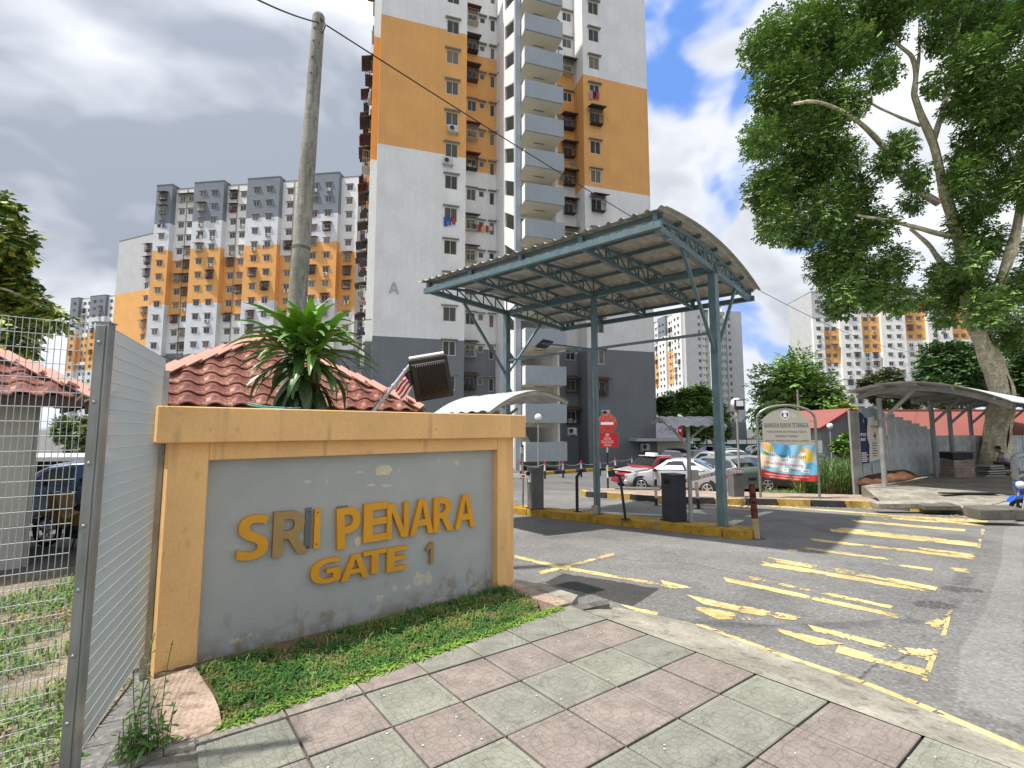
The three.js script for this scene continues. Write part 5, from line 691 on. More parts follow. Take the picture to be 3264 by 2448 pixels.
  const bollard = (label, p, h, r, bands, group, lean = 0) => { const o = thing('bollard', label, 'bollard', p, 0, group); let y = 0; for (const [f, m] of bands) { part(o, 'band', fin(cyl(r, r, h * f, 0, y, 0, 12)), m); y += h * f; } part(o, 'cap', fin(cyl(r * 1.02, r * .9, .02, 0, h, 0, 12)), bands[bands.length - 1][1]); part(o, 'base_plate', box(r * 4, .014, r * 4, 0, .007, 0), M.darkMetal); o.rotation.z = lean; return o; };
  bollard('rusty black and pale yellow bollard standing alone by the crossing', G(2412, 1717), 1.06, .062, [[.38, mat('pale yellow paint', lin(.58, .47, .26), { map: T.concrete, roughness: .8 })], [.62, M.rust]], undefined, .045);
  bollard('black and white bollard in front of the silver sedan', G(2092, 1612), .82, .045, [[.3, M.blackPaint], [.45, M.whitePaint], [.25, M.blackPaint]]); bollard('white over black bollard beside the reader shelter post', G(2227, 1622), .8, .05, [[.4, M.blackPaint], [.6, M.whitePaint]], undefined, .06);
  // globe lamps
  const globe = (label, p, h, r, twin) => { const o = thing('globe_lamp', label, 'lamp', p); part(o, 'post', fin(cyl(.05, .035, h, 0, 0, 0, 10)), M.greySteel); part(o, 'globe', fin(place(new THREE.SphereGeometry(r, 18, 12), 0, h + r * .85, 0)), M.globe); part(o, 'collar', fin(cyl(r * .6, r * .45, .06, 0, h - .02, 0, 12)), M.greySteel); if (twin) { part(o, 'flood_case', fin(rbox(.36, .42, .12, .02, .02, h + .12, .2)), M.blackPaint); part(o, 'flood_lens', fin(box(.28, .22, .01, .02, h + .17, .265)), M.globe); part(o, 'clamp', fin(cyl(.07, .07, .25, 0, h - .35, 0, 8)), M.cream); } return o; };
  globe('white globe lamp on a slim post in front of the grey tower foot', V(ray(1716, 1400)[0] * 25, gy(25), 25), AT(1716, 1340, 25).y - gy(25), .19); globe('globe lamp with a black flood lamp clamped to its post', V(ray(2352, 1400)[0] * 19.5, gy(19.5), 19.5), AT(2348, 1300, 19.5).y - gy(19.5), .22, true); globe('white globe lamp in front of the red roofed house', V(ray(2648, 1400)[0] * 26, gy(26), 26), AT(2648, 1366, 26).y - gy(26), .16); globe('far white globe lamp in front of the green court fence', V(ray(2254, 1400)[0] * 52, gy(52), 52), AT(2254, 1379, 52).y - gy(52), .2);
})();
// ================================================================ BLACK AND YELLOW KERB ISLAND
const kerbPath = [[1850, 1577], [1862, 1583], [1890, 1587], [1926, 1589], [1998, 1594], [2106, 1602], [2197, 1606], [2323, 1610], [2402, 1611], [2492, 1613], [2576, 1615], [2666, 1618], [2759, 1620], [2812, 1624]].map(p => { const q = G(...p); return new THREE.Vector3(q.x, 0, q.z); });
const kerbCurve = new THREE.CatmullRomCurve3(kerbPath);
(function kerbIsland() {
  const isl = structure('kerb_island'), N = 90, pts = kerbCurve.getSpacedPoints(N), L = kerbCurve.getLength(), step = .95, n = Math.round(L / step); const offs = (t, d) => { const p = kerbCurve.getPointAt(clamp(t, 0, 1)), q = kerbCurve.getTangentAt(clamp(t, 0, 1)); return [p.x + q.z * d, -(p.z - q.x * d)]; };
  for (let k = 0; k < n; k++) { const a = k / n + .002, b = (k + 1) / n - .002, m = []; for (let q = 0; q <= 4; q++) m.push(offs(lerp(a, b, q / 4), 0)); for (let q = 4; q >= 0; q--) m.push(offs(lerp(a, b, q / 4), .2)); const h = .2 + (k * 7 % 3) * .008; part(isl, 'kerb_stone', slab(m, h, -.1), k % 2 ? M.blackKerb : mat('worn yellow kerb', lin(.66, .46, .12), { map: T.concrete, roughness: .8 })); }
  const f = [], r = []; for (let q = 0; q <= 30; q++) { f.push(offs(lerp(.0, 1, q / 30), .19)); } const back = [[2840, 1590], [2740, 1580], [2600, 1577], [2420, 1572], [2300, 1568], [2100, 1562], [1980, 1558], [1900, 1560], [1868, 1568]].map(p => pxz(...p, .15));
  part(isl, 'island_top', slab([...f, ...back], .185, -.05), mat('pale pink paving', lin(.47, .38, .32), { map: T.concrete, roughness: .9, bumpMap: T.speck, bumpScale: .004 }));
  part(isl, 'rubble_strip', slab([[1960, 1556], [2110, 1560], [2100, 1566], [1960, 1563]].map(p => pxz(...p, .15)), .24, -.05), M.darkConcrete);
})();
// ================================================================ SIGNS
(function signs() {
  // no entry and notice on a black and white pole
  const p = G(1938, 1563, .1), Z = -p.z, H = AT(1938, 1318, Z).y - p.y, o = thing('no_entry_sign', 'round red no entry plate above a red notice on a striped pole', 'sign', p); const ph = H - .3; for (let k = 0; k < 5; k++) part(o, 'pole_band', fin(cyl(.04, .04, (H - .6) / 5, 0, k * (H - .6) / 5, 0, 10)), k % 2 ? M.whitePaint : M.blackPaint);
  const nt = canvasTex(256, 256, c => { c.clearRect(0, 0, 256, 256); c.fillStyle = '#b8372f'; c.fillRect(0, 0, 256, 256); for (let k = 0; k < 260; k++) { c.fillStyle = `rgba(230,190,170,${.15 + .3 * hash2(k, 3, 7)})`; c.fillRect(hash2(k, 1, 2) * 256, hash2(k, 2, 2) * 110, 10, 7); } c.fillStyle = '#f1ebe2'; c.fillRect(45, 112, 166, 34); c.fillStyle = '#a32a25'; c.fillRect(100, 180, 56, 26); });
  const rr = (AT(2010, 1400, Z).x - AT(1938, 1400, Z).x) * .44; const disc = part(o, 'no_entry_plate', fin(place(new THREE.CylinderGeometry(rr, rr, .02, 28), 0, H - rr, .06, Math.PI / 2)), M.greySteel); disc.scale.y = 1; part(disc, 'face', new THREE.CircleGeometry(rr * .98, 32).translate(0, H - rr, .073), mat('no entry print', lin(1, 1, 1), { map: nt, roughness: .5 }));
  const rd = canvasTex(512, 400, c => { c.fillStyle = '#b3121d'; c.fillRect(0, 0, 512, 400); c.fillStyle = '#eee4da'; c.beginPath(); c.arc(256, 58, 42, 0, 7); c.fill(); c.fillStyle = '#7a1218'; c.beginPath(); c.arc(256, 58, 30, 0, 7); c.fill(); c.fillStyle = '#eee'; c.font = 'bold 20px sans-serif'; c.textAlign = 'center'; c.fillRect(236, 46, 40, 8); c.fillRect(236, 62, 40, 8); c.fillText('DILARANG MASUK', 256, 140); c.font = 'bold 34px sans-serif'; c.fillText('PERHATIAN', 256, 190); c.font = 'bold 26px sans-serif'; c.fillText('KAWASAN INI DIKAWAL', 256, 240); c.fillText('24 JAM OLEH PENGAWAL', 256, 285); c.fillText('KESELAMATAN', 256, 330); c.fillText('TERIMA KASIH', 256, 372); });
  const bw = AT(1975, 1400, Z).x - AT(1905, 1400, Z).x, bh = bw * .66, by = AT(1938, 1402, Z).y - p.y; const nb = part(o, 'notice_board', fin(box(bw, bh, .02, 0, by, .06)), M.greySteel); part(nb, 'face', new THREE.PlaneGeometry(bw * .985, bh * .98).translate(0, by, .073), mat('notice print', lin(1, 1, 1), { map: rd, roughness: .5 }));
  // arched neighbourhood notice
  const a = G(2425, 1589, .15), b = G(2613, 1593, .15), W = a.distanceTo(b), s = thing('notice_stand', 'arched steel notice stand with a grey lettered board', 'sign', a.clone().add(b).multiplyScalar(.5), Math.atan2(-(b.z - a.z), b.x - a.x)), HH = 2.72, st = mat('stainless steel', lin(.36, .35, .31), { metalness: .5, roughness: .35, map: T.metal });
  for (const x of [-W / 2, W / 2]) part(s, 'post', fin(cyl(.042, .042, HH, x, 0, 0, 12)), st); const arc = [], arc2 = []; for (let k = 0; k <= 20; k++) { const u = -1 + k / 10; arc.push(new THREE.Vector3(u * W / 2, HH + .47 * Math.sqrt(Math.max(0, 1 - u * u * .98)) - .05, 0)); } part(s, 'arch', fin(tube(arc, .045, 8, 40)), st);
  const bs = new THREE.Shape(), bw2 = W * .41, y0 = 1.84, y1 = 2.66; bs.moveTo(-bw2, y0); bs.lineTo(bw2, y0); bs.lineTo(bw2, y1); bs.quadraticCurveTo(bw2 * .55, 3.04, 0, 3.05); bs.quadraticCurveTo(-bw2 * .55, 3.04, -bw2, y1); const bg = new THREE.ExtrudeGeometry(bs, { depth: .05, bevelEnabled: false }); part(s, 'board', fin(bg.clone().translate(0, 0, -.04)), mat('board edge', lin(.36, .35, .31), { roughness: .6 }));
  const kt = canvasTex(1024, 720, c => { c.fillStyle = '#a9a698'; c.fillRect(0, 0, 1024, 720); c.textAlign = 'center'; c.fillStyle = '#e9e9ea'; c.beginPath(); c.arc(500, 140, 92, 0, 7); c.fill(); c.fillStyle = '#3a3a70'; c.beginPath(); c.arc(500, 140, 76, 0, 7); c.fill(); c.fillStyle = '#e9e9ea'; c.beginPath(); c.arc(500, 105, 48, 3.14, 6.29); c.fill(); c.beginPath(); c.moveTo(455, 190); c.lineTo(475, 115); c.lineTo(525, 115); c.lineTo(548, 190); c.fill(); c.fillStyle = '#b5b2a6'; c.fillRect(640, 120, 120, 70); c.fillStyle = '#3c3d52'; c.font = 'bold 104px sans-serif'; c.save(); c.translate(512, 395); c.scale(.88, 1.25); c.fillText('KAWASAN RUKUN TETANGGA', 0, 0, 1090); c.restore(); c.font = 'bold 56px sans-serif'; c.fillText('PANGSAPURI SRI PENARA FASA A', 512, 500, 860); c.font = 'bold 62px sans-serif'; c.fillText('DAERAH CHERAS', 512, 590, 520); c.font = 'bold 50px sans-serif'; c.fillText('WILAYAH PERSEKUTUAN KUALA LUMPUR', 512, 680, 940); });
  const fg = new THREE.ShapeGeometry(bs, 12), fp = fg.attributes.position, fu = fg.attributes.uv; for (let k = 0; k < fp.count; k++) fu.setXY(k, fp.getX(k) / (2 * bw2) + .5, (fp.getY(k) - y0) / (3.05 - y0)); part(s, 'board_face', fg.translate(0, 0, .013), mat('notice lettering', lin(1, 1, 1), { map: kt, roughness: .6 }));
  part(s, 'hook', fin(tube([new THREE.Vector3(0, 3.15, 0), new THREE.Vector3(.04, 3.1, 0), new THREE.Vector3(.0, 3.05, 0)], .015, 6, 8)), st); part(s, 'bracket', fin([box(W * .1, .03, .03, -W * .45, 2.6, 0), box(W * .1, .03, .03, W * .45, 2.6, 0), box(W * .1, .03, .03, -W * .45, 1.92, 0), box(W * .1, .03, .03, W * .45, 1.92, 0)]), st);
  const bn = canvasTex(1024, 640, c => { const g = c; g.fillStyle = '#8cc4dc'; g.fillRect(0, 0, 1024, 640); const bl = [['#e8d37a', 150, 80, 130, 90], ['#5aa7d8', 420, 120, 150, 130], ['#dfe9ee', 250, 320, 220, 140], ['#e9c65a', 850, 180, 150, 120], ['#d8e6f0', 640, 330, 200, 120], ['#f0dcc0', 60, 330, 120, 140], ['#63b0d6', 930, 430, 120, 120], ['#e8a87a', 100, 70, 60, 60], ['#7fae5a', 100, 190, 60, 26]]; for (const [k, x, y, a, b] of bl) { g.fillStyle = k; g.beginPath(); g.ellipse(x, y, a, b, .5, 0, 7); g.fill(); } g.save(); g.translate(740, 190); g.rotate(-.6); g.fillStyle = '#f3efe8'; g.fillRect(-110, -40, 220, 70); g.fillStyle = '#d9a27c'; g.beginPath(); g.arc(100, -50, 45, 0, 7); g.fill(); g.restore(); g.textAlign = 'left'; g.font = 'bold 66px sans-serif'; g.fillStyle = '#3b4a2c'; g.fillText('PENDAFTARAN BAGI SESI', 40, 235, 950); g.fillStyle = '#f2f2f0'; g.fillRect(370, 250, 170, 70); g.fillStyle = '#3b4a2c'; g.font = 'bold 56px sans-serif'; g.fillText('2021', 390, 305); g.fillStyle = '#c8502e'; g.font = 'bold 62px sans-serif'; g.fillText('Akan Dibuka Sekarang', 95, 385, 830); g.fillStyle = '#41603a'; g.font = 'bold 46px sans-serif'; g.fillText('Tarikh Tutup', 50, 465); g.fillStyle = '#f4f4f2'; g.fillRect(390, 425, 120, 70); g.fillRect(750, 425, 130, 70); g.fillStyle = '#41603a'; g.fillText('31', 430, 478); g.fillText('Oktober', 540, 470); g.fillText('2020', 765, 478); g.fillStyle = '#c0332f'; g.beginPath(); g.moveTo(0, 500); g.quadraticCurveTo(500, 560, 1024, 520); g.lineTo(1024, 640); g.lineTo(0, 640); g.fill(); g.fillStyle = '#f0d8d0'; g.font = 'bold 30px sans-serif'; g.fillText('PENDAFTARAN DIBUKA DI PEJABAT TADIKA PERPADUAN', 60, 582, 880); g.fillText('HUBUNGI UNTUK MAKLUMAT LANJUT', 150, 624, 700); });
  const bnw = W * .96, bnh = 1.18, pg = new THREE.PlaneGeometry(bnw, bnh, 30, 16), pp = pg.attributes.position; for (let k = 0; k < pp.count; k++) { const x = pp.getX(k), y = pp.getY(k); pp.setZ(k, .055 + .03 * Math.sin(x * 6 + y * 3) + .02 * Math.sin(x * 15 - y * 5)); pp.setY(k, y - .12 * (x / bnw + .5) - .04 * Math.sin((x / bnw + .5) * 3.1)); } pg.computeVertexNormals();
  const banner = solo('banner', 'bright printed cloth banner tied below the arched notice board', 'banner', pg, mat('banner print', lin(.92, .92, .92), { map: bn, roughness: .7, side: DS }), null); banner.position.copy(s.position).add(new THREE.Vector3(0, 1.32, 0)); banner.rotation.y = s.rotation.y;
})();
// ================================================================ VEHICLES
const carPaint = (k, r, g, b) => mat('car paint ' + k, lin(r, g, b), { roughness: .28, clearcoat: 1, clearcoatRoughness: .05, metalness: .25 });
const PAINTS = { silver: carPaint('silver', .40, .41, .43), white: carPaint('white', .74, .74, .73), black: carPaint('black', .012, .012, .014), red: carPaint('red', .36, .012, .03), grey: carPaint('grey', .17, .18, .19), green: carPaint('grey green', .22, .27, .25), navy: carPaint('navy', .025, .05, .12), blue: carPaint('blue', .03, .16, .5), dark: carPaint('dark', .04, .035, .05) };
const sedanP = { L: 4.3, W: 1.72, x: [0, .012, .05, .14, .25, .30, .42, .5, .6, .68, .76, .84, .92, .97, .992, 1], top: [.52, .66, .76, .86, .94, 1.02, 1.40, 1.465, 1.47, 1.43, 1.27, 1.09, 1.06, 1.03, .88, .6], w: [.62, .78, .9, .97, 1, 1, 1, 1, 1, 1, 1, .98, .95, .9, .8, .7], glass: [5, 11], cabin: [5, 11] };
const hatchP = { L: 3.9, W: 1.68, x: [0, .012, .05, .13, .22, .28, .40, .5, .62, .75, .86, .93, .97, .99, .996, 1], top: [.54, .7, .8, .92, 1.0, 1.08, 1.47, 1.54, 1.55, 1.53, 1.47, 1.28, 1.12, 1.0, .85, .6], w: [.64, .8, .92, .98, 1, 1, 1, 1, 1, 1, 1, 1, .97, .93, .88, .8], glass: [5, 12], cabin: [5, 12] };
function carGeo(P) {
  const n = P.x.length, K = 9, yb = i => i === 0 || i === n - 1 ? .36 : i === 1 || i === n - 2 ? .26 : .2, half = P.W / 2;
  const sec = i => { const t = P.top[i], inCab = i > P.cabin[0] - 1 && i <= P.cabin[1], belt = inCab ? Math.min(t - .03, lerp(.92, 1.0, P.x[i])) : t - .07, w = P.w[i] * half, wr = inCab ? lerp(w * .93, half * .70, clamp((t - belt) / .5)) : w * .88; const y0 = yb(i); return [[0, y0], [w * .86, y0], [w * .985, y0 + .16], [w, lerp(y0, belt, .6)], [w * .965, belt], [wr * 1.02, lerp(belt, t, .86)], [wr * .9, t - .012], [wr * .45, t + .012], [0, t + .016]]; };
  const grid = []; for (let i = 0; i < n; i++) { const s = sec(i), row = []; for (let k = 0; k < K; k++) row.push(new THREE.Vector3((P.x[i] - .5) * P.L, s[k][1], s[k][0])); for (let k = K - 2; k >= 0; k--) row.push(new THREE.Vector3((P.x[i] - .5) * P.L, s[k][1], -s[k][0])); grid.push(row); }
  const m = grid[0].length, pos = [], idx = []; for (const r of grid) for (const v of r) pos.push(v.x, v.y, v.z); for (let i = 0; i + 1 < n; i++) for (let k = 0; k + 1 < m; k++) { const a = i * m + k, b = a + m; idx.push(a, a + 1, b, b, a + 1, b + 1); } for (const [i, f] of [[0, 1], [n - 1, -1]]) { const c = pos.length / 3; pos.push(grid[i][0].x, .45, 0); for (let k = 0; k + 1 < m; k++) { const a = i * m + k; if (f > 0) idx.push(c, a + 1, a); else idx.push(c, a, a + 1); } }
  const g = new THREE.BufferGeometry(); g.setAttribute('position', new THREE.Float32BufferAttribute(pos, 3)); g.setIndex(idx); g.computeVertexNormals(); const body = fin(g);
  const patch = (i0, i1, k0, k1, off) => { const p = [], q = (i, k) => { const r = grid[i], v = r[k].clone(), c = new THREE.Vector3(v.x, .8, 0), o = v.clone().sub(c).normalize(); return v.addScaledVector(o, off); }; for (let i = i0; i < i1; i++) for (let k = k0; k < k1; k++) { const A = q(i, k), B = q(i, k + 1), C = q(i + 1, k + 1), D = q(i + 1, k); p.push(...A.toArray(), ...B.toArray(), ...D.toArray(), ...D.toArray(), ...B.toArray(), ...C.toArray()); } const gg = new THREE.BufferGeometry(); gg.setAttribute('position', new THREE.Float32BufferAttribute(p, 3)); gg.computeVertexNormals(); return gg; };
  const [c0, c1] = P.cabin, mir = k => m - 1 - k, lerpP = (A, B, t) => A.clone().lerp(B, t);
  const sideWin = (s, ia, ib, fa, fb) => { const K0 = s > 0 ? 4 : mir(4), K1 = s > 0 ? 5 : mir(5), p = [], N = 6; const at = (f, v) => { const i = Math.min(n - 2, Math.floor(f)), u = f - i, A = lerpP(grid[i][K0], grid[i + 1][K0], u), B = lerpP(grid[i][K1], grid[i + 1][K1], u); return lerpP(A, B, lerp(.08, .93, v)).add(new THREE.Vector3(0, 0, s * .008)); }; for (let q = 0; q < N; q++) { const a = lerp(ia, ib, q / N), b = lerp(ia, ib, (q + 1) / N), ta = clamp((a - fa[0]) / (fa[1] - fa[0])) * clamp((fb[1] - a) / (fb[1] - fb[0])), tb = clamp((b - fa[0]) / (fa[1] - fa[0])) * clamp((fb[1] - b) / (fb[1] - fb[0])); const A = at(a, 0), B = at(b, 0), C = at(b, tb), D = at(a, ta); if (s > 0) p.push(...A.toArray(), ...B.toArray(), ...C.toArray(), ...A.toArray(), ...C.toArray(), ...D.toArray()); else p.push(...A.toArray(), ...C.toArray(), ...B.toArray(), ...A.toArray(), ...D.toArray(), ...C.toArray()); } const gg = new THREE.BufferGeometry(); gg.setAttribute('position', new THREE.Float32BufferAttribute(p, 3)); gg.computeVertexNormals(); return fin(gg); };
  const mid = (c0 + c1) / 2 + .3, fx = -P.L / 2 + P.L * .19, rx = -P.L / 2 + P.L * .80;
  const tyre = fin(new THREE.TorusGeometry(.245, .075, 8, 24)), rimL = [place(new THREE.CylinderGeometry(.2, .2, .1, 24), 0, 0, 0, Math.PI / 2)]; const spokes = []; for (let k = 0; k < 5; k++) spokes.push(place(box(.05, .19, .02), 0, .1, 0).rotateZ(k * Math.PI * .4)); const rim = fin([...spokes.map(s => s.translate(0, 0, .055)), place(new THREE.TorusGeometry(.19, .018, 6, 20), 0, 0, .05), place(new THREE.CylinderGeometry(.045, .045, .02, 10), 0, 0, .055, Math.PI / 2)]);
  return { P, body, wind: fin(patch(5, 6, 5, mir(5), .006)), rear: fin(patch(P.cabin[1] - 2, P.cabin[1], 5, mir(5), .006)), win: s => [sideWin(s, c0 + .35, mid, [c0 + .3, c0 + 1.3], [mid - .001, mid]), sideWin(s, mid + .12, c1 - .7, [mid + .119, mid + .12], [c1 - 2, c1 - .6])], tyre, rim, disc: fin(rimL), arch: fin(place(new THREE.CylinderGeometry(.37, .37, .03, 24), 0, 0, 0, Math.PI / 2)), fx, rx };
}
const CARG = { sedan: carGeo(sedanP), hatch: carGeo(hatchP) };
const lensRed = mat('tail lens', lin(.35, .01, .02), { roughness: .15, clearcoat: 1 }), lensClear = mat('head lens', lin(.6, .6, .58), { roughness: .1, clearcoat: 1 }), plate = mat('number plate', lin(.03, .03, .03), { roughness: .5 }), sunshade = mat('window sunshade', lin(.42, .47, .43), { roughness: .3, clearcoat: .8 });
function car(kind, paint, label, X, Z, turn, opt = {}) {
  const C = CARG[kind], P = C.P, o = thing(kind === 'sedan' ? 'parked_sedan' : 'parked_hatchback', label, 'car', V(X, gy(Z), Z), turn, opt.group), H = P.W / 2; // front = -x
  part(o, 'body', C.body, PAINTS[paint]); part(o, 'windscreen', C.wind, M.carGlass); part(o, 'rear_window', C.rear, M.carGlass);
  if (opt.roof) { const g = C.body.clone(); }
  for (const s of [1, -1]) { for (const g of C.win(s)) { const w = part(o, 'side_window', g, M.carGlass); if (opt.shade) { const q = g.clone(); q.computeBoundingBox(); const b = q.boundingBox.getCenter(new THREE.Vector3()); q.translate(-b.x, -b.y, -b.z).scale(.84, .8, 1).translate(b.x, b.y - .005, b.z + s * .006); part(w, 'sunshade', q, sunshade); } } for (const x of [C.fx, C.rx]) { const a = part(o, 'wheel_arch', C.arch, M.rubber); a.position.set(x, .34, s * (H - .03)); const w = part(o, 'wheel', C.disc, M.rubber); w.position.set(x, .32, s * (H - .07)); part(w, 'tyre', C.tyre, M.rubber); const r = part(w, 'rim', C.rim, M.chrome); if (s < 0) r.rotation.y = Math.PI; }
    part(o, 'headlight', fin(rbox(.26, .13, .3, .03, -P.L / 2 + .16, .68, s * (H - .28), 0, s * .5)), lensClear); part(o, 'tail_light', fin(rbox(.16, .17, .36, .03, P.L / 2 - .14, .84, s * (H - .26), 0, -s * .35)), lensRed); part(o, 'mirror', fin(rbox(.14, .12, .18, .03, -P.L / 2 + P.L * .33, .98, s * (H + .06))), opt.mirror ? M.blackPaint : PAINTS[paint]); for (const x of [-.05, .2]) part(o, 'door_handle', fin(rbox(.16, .025, .03, .008, P.L * x + .1, .86, s * (H - .005))), opt.dark ? M.blackPaint : M.chrome); part(o, 'door_gap', fin([box(.012, .62, .006, P.L * .03, .6, s * (H + .002)), box(.012, .5, .006, -P.L * .19, .62, s * (H - .004)), box(P.L * .42, .01, .006, P.L * .02, .3, s * (H - .012))]), M.rubber); }
  part(o, 'grille', fin(rbox(.05, .14, .8, .02, -P.L / 2 + .03, .58, 0)), M.blackPaint); part(o, 'bumper', fin([rbox(.22, .22, P.W * .84, .06, -P.L / 2 + .1, .38, 0), rbox(.22, .24, P.W * .86, .06, P.L / 2 - .1, .42, 0)]), PAINTS[paint]); part(o, 'number_plate', fin([box(.02, .11, .45, -P.L / 2 - .012, .42, 0)]), plate); part(o, 'number_plate', fin([box(.02, .11, .45, P.L / 2 + .012, .62, 0)]), plate);
  return o;
}
const turnOf = (hx, hZ) => Math.atan2(hZ, -hx) ; // heading (x, Z) of the front (-x axis)
(function cars() {
  const heading = (hx, hz) => { // front is local -x; want world dir (hx, 0, -hz)
    return Math.atan2(hz, hx) + Math.PI; };
  const silver = car('sedan', 'silver', 'silver sedan with pale window sunshades parked behind the kerb island', 7.05, 20.5, heading(-.846, .53), { shade: true, mirror: true });
  const taxi = car('sedan', 'red', 'red taxi with white bonnet and roof sign beside the silver sedan', 7.0, 23.9, heading(-.86, -.5));
  { const g = CARG.sedan, P = sedanP; part(taxi, 'white_bonnet', fin(rbox(1.05, .035, 1.36, .015, -1.5, .885, 0, 0, 0, .1)), PAINTS.white); part(taxi, 'white_roof', fin(rbox(1.15, .03, 1.06, .012, .12, 1.475, 0)), PAINTS.white); part(taxi, 'roof_sign', fin(rbox(.24, .14, .62, .03, -.1, 1.55, 0)), M.globe); }
  const L = [['hatch', 'green', 'grey green hatchback behind the near canopy column', 9.5, 22.5, -.4, .9], ['sedan', 'grey', 'grey sedan left of the arched notice stand', 11.6, 23.8, -.6, -.8], ['sedan', 'dark', 'dark purple car showing below the printed banner', 12.6, 21.2, -.9, .35], ['hatch', 'black', 'black people carrier behind the red taxi', 9.9, 30, -.3, -1], ['hatch', 'silver', 'silver hatchback with its tail to the gate behind the reader shelter', 12.2, 29.5, -.2, 1], ['sedan', 'black', 'black sedan behind the tall grass clump', 20.4, 31, -1, .1], ['hatch', 'navy', 'navy hatchback between the notice stand and the grass clump', 16.6, 28, -.8, .6]];
  for (const [k, p, l, x, z, hx, hz] of L) car(k, p, l, x, z, heading(hx, hz));
  const R = rng(71), far = [['hatch', 'white', 18.6, 42], ['sedan', 'white', 16.0, 34.5], ['hatch', 'silver', 20.5, 39], ['sedan', 'black', 14.0, 36], ['sedan', 'silver', 18.0, 50], ['hatch', 'red', 21, 51], ['sedan', 'white', 24, 46], ['hatch', 'grey', 22.3, 56], ['sedan', 'black', 25, 57], ['hatch', 'white', 28, 55], ['sedan', 'silver', 14.8, 44], ['hatch', 'navy', 17.2, 57], ['sedan', 'white', 31, 50], ['sedan', 'grey', 27.5, 42]];
  for (const [k, p, x, z] of far) car(k, p, `${p} parked ${k === 'sedan' ? 'sedan' : 'hatchback'} in the far rows of the car park`, x, z, heading((R() - .5) * .6 - .3, R() < .5 ? 1 : -1), { group: 'cars in the far rows of the car park' });
  // left, behind the fence
  car('hatch', 'navy', 'dark blue hatchback behind the motorcycle seen through the mesh fence', -9.6, 12.2, heading(.9, .4)); car('sedan', 'white', 'white sedan beyond the long dark shed left of the gate', -22, 30, heading(1, .2)); car('hatch', 'red', 'red hatchback beyond the long dark shed left of the gate', -26.5, 32, heading(1, 0)); car('sedan', 'silver', 'silver sedan beyond the long dark shed left of the gate', -19, 33, heading(1, -.1)); car('hatch', 'white', 'white hatchback beyond the long dark shed left of the gate', -30, 36, heading(1, .3));
  const sh = thing('parking_shed', 'long low shed with a white edged roof seen through the mesh fence', 'shed', V(-17, gy(19), 19), .12); part(sh, 'roof', fin([box(11, .1, 3.2, 0, 1.55, 0), box(11.05, .14, .06, 0, 1.52, 1.62)]), M.whiteSheet); part(sh, 'back_wall', fin(box(10.8, 1.4, .1, 0, .75, -1.4)), mat('dark boards', lin(.05, .04, .04), { roughness: .9 })); for (let k = 0; k < 6; k++) part(sh, 'post', fin(cyl(.05, .05, 1.5, -5.2 + k * 2.08, 0, 1.45, 8)), M.darkMetal); part(sh, 'kerb', fin(box(11, .18, .3, 0, .05, 1.9)), M.concrete);
})();
function motorcycle(label, p, turn, c1, c2) {
  const o = thing('motorcycle', label, 'motorcycle', p, turn), r = .29, whl = x => { const w = part(o, 'wheel', fin(place(new THREE.TorusGeometry(r - .045, .045, 8, 24), x, r, 0)), M.rubber); const sp = []; for (let k = 0; k < 5; k++) sp.push(place(box(.035, r - .06, .03), 0, (r - .06) / 2, 0).rotateZ(k * 1.257).translate(x, r, 0)); part(w, 'rim', fin([place(new THREE.TorusGeometry(r - .09, .018, 6, 24), x, r, 0), ...sp, place(new THREE.CylinderGeometry(.05, .05, .12, 12), x, r, 0, Math.PI / 2)]), c2); };
  whl(-.62); whl(.62); const e = (pts, d, z = 0) => { const s = new THREE.Shape(pts.map(q => new THREE.Vector2(...q))); return new THREE.ExtrudeGeometry(s, { depth: d, bevelSize: .015, bevelThickness: .015, bevelSegments: 2 }).translate(0, 0, -d / 2 + z); };
  part(o, 'fork', fin([rod(new THREE.Vector3(-.62, r, .07), new THREE.Vector3(-.42, .86, .07), .022, 8), rod(new THREE.Vector3(-.62, r, -.07), new THREE.Vector3(-.42, .86, -.07), .022, 8)]), M.greySteel); part(o, 'front_guard', fin(e([[-.92, .5], [-.75, .63], [-.5, .63], [-.38, .5], [-.52, .58], [-.74, .57]], .1)), c1);
  part(o, 'leg_shield', fin([e([[-.5, .92], [-.38, .98], [-.2, .6], [-.05, .42], [-.1, .36], [-.32, .45]], .3)]), c1); part(o, 'frame_cover', fin(e([[-.15, .5], [.1, .62], [.75, .82], [.8, .72], [.4, .48], [0, .38]], .2)), c1); part(o, 'seat', fin(e([[-.05, .72], [.1, .68], [.7, .82], [.72, .88], [.4, .82], [.1, .78]], .22)), M.rubber); part(o, 'engine', fin([rbox(.4, .26, .24, .04, .02, .3, 0), place(new THREE.CylinderGeometry(.05, .05, .7, 10), .45, .3, .16, 0, 0, 1.4)]), M.darkMetal);
  part(o, 'handlebar', fin([rod(new THREE.Vector3(-.36, 1.0, -.34), new THREE.Vector3(-.4, .98, 0), .014, 6), rod(new THREE.Vector3(-.36, 1.0, .34), new THREE.Vector3(-.4, .98, 0), .014, 6)]), M.blackPaint); part(o, 'headlight', fin(place(new THREE.SphereGeometry(.1, 12, 8), -.5, .9, 0)), lensClear); for (const s of [-1, 1]) part(o, 'mirror', fin([rod(new THREE.Vector3(-.38, 1, s * .25), new THREE.Vector3(-.36, 1.16, s * .32), .008, 5), rbox(.02, .07, .12, .01, -.36, 1.18, s * .34)]), M.blackPaint); part(o, 'tail_light', fin(rbox(.08, .08, .16, .02, .8, .76, 0)), lensRed); part(o, 'stand', fin(rod(new THREE.Vector3(.1, .3, .1), new THREE.Vector3(.2, 0, .28), .015, 6)), M.darkMetal); o.rotation.z = 0; return o;
}
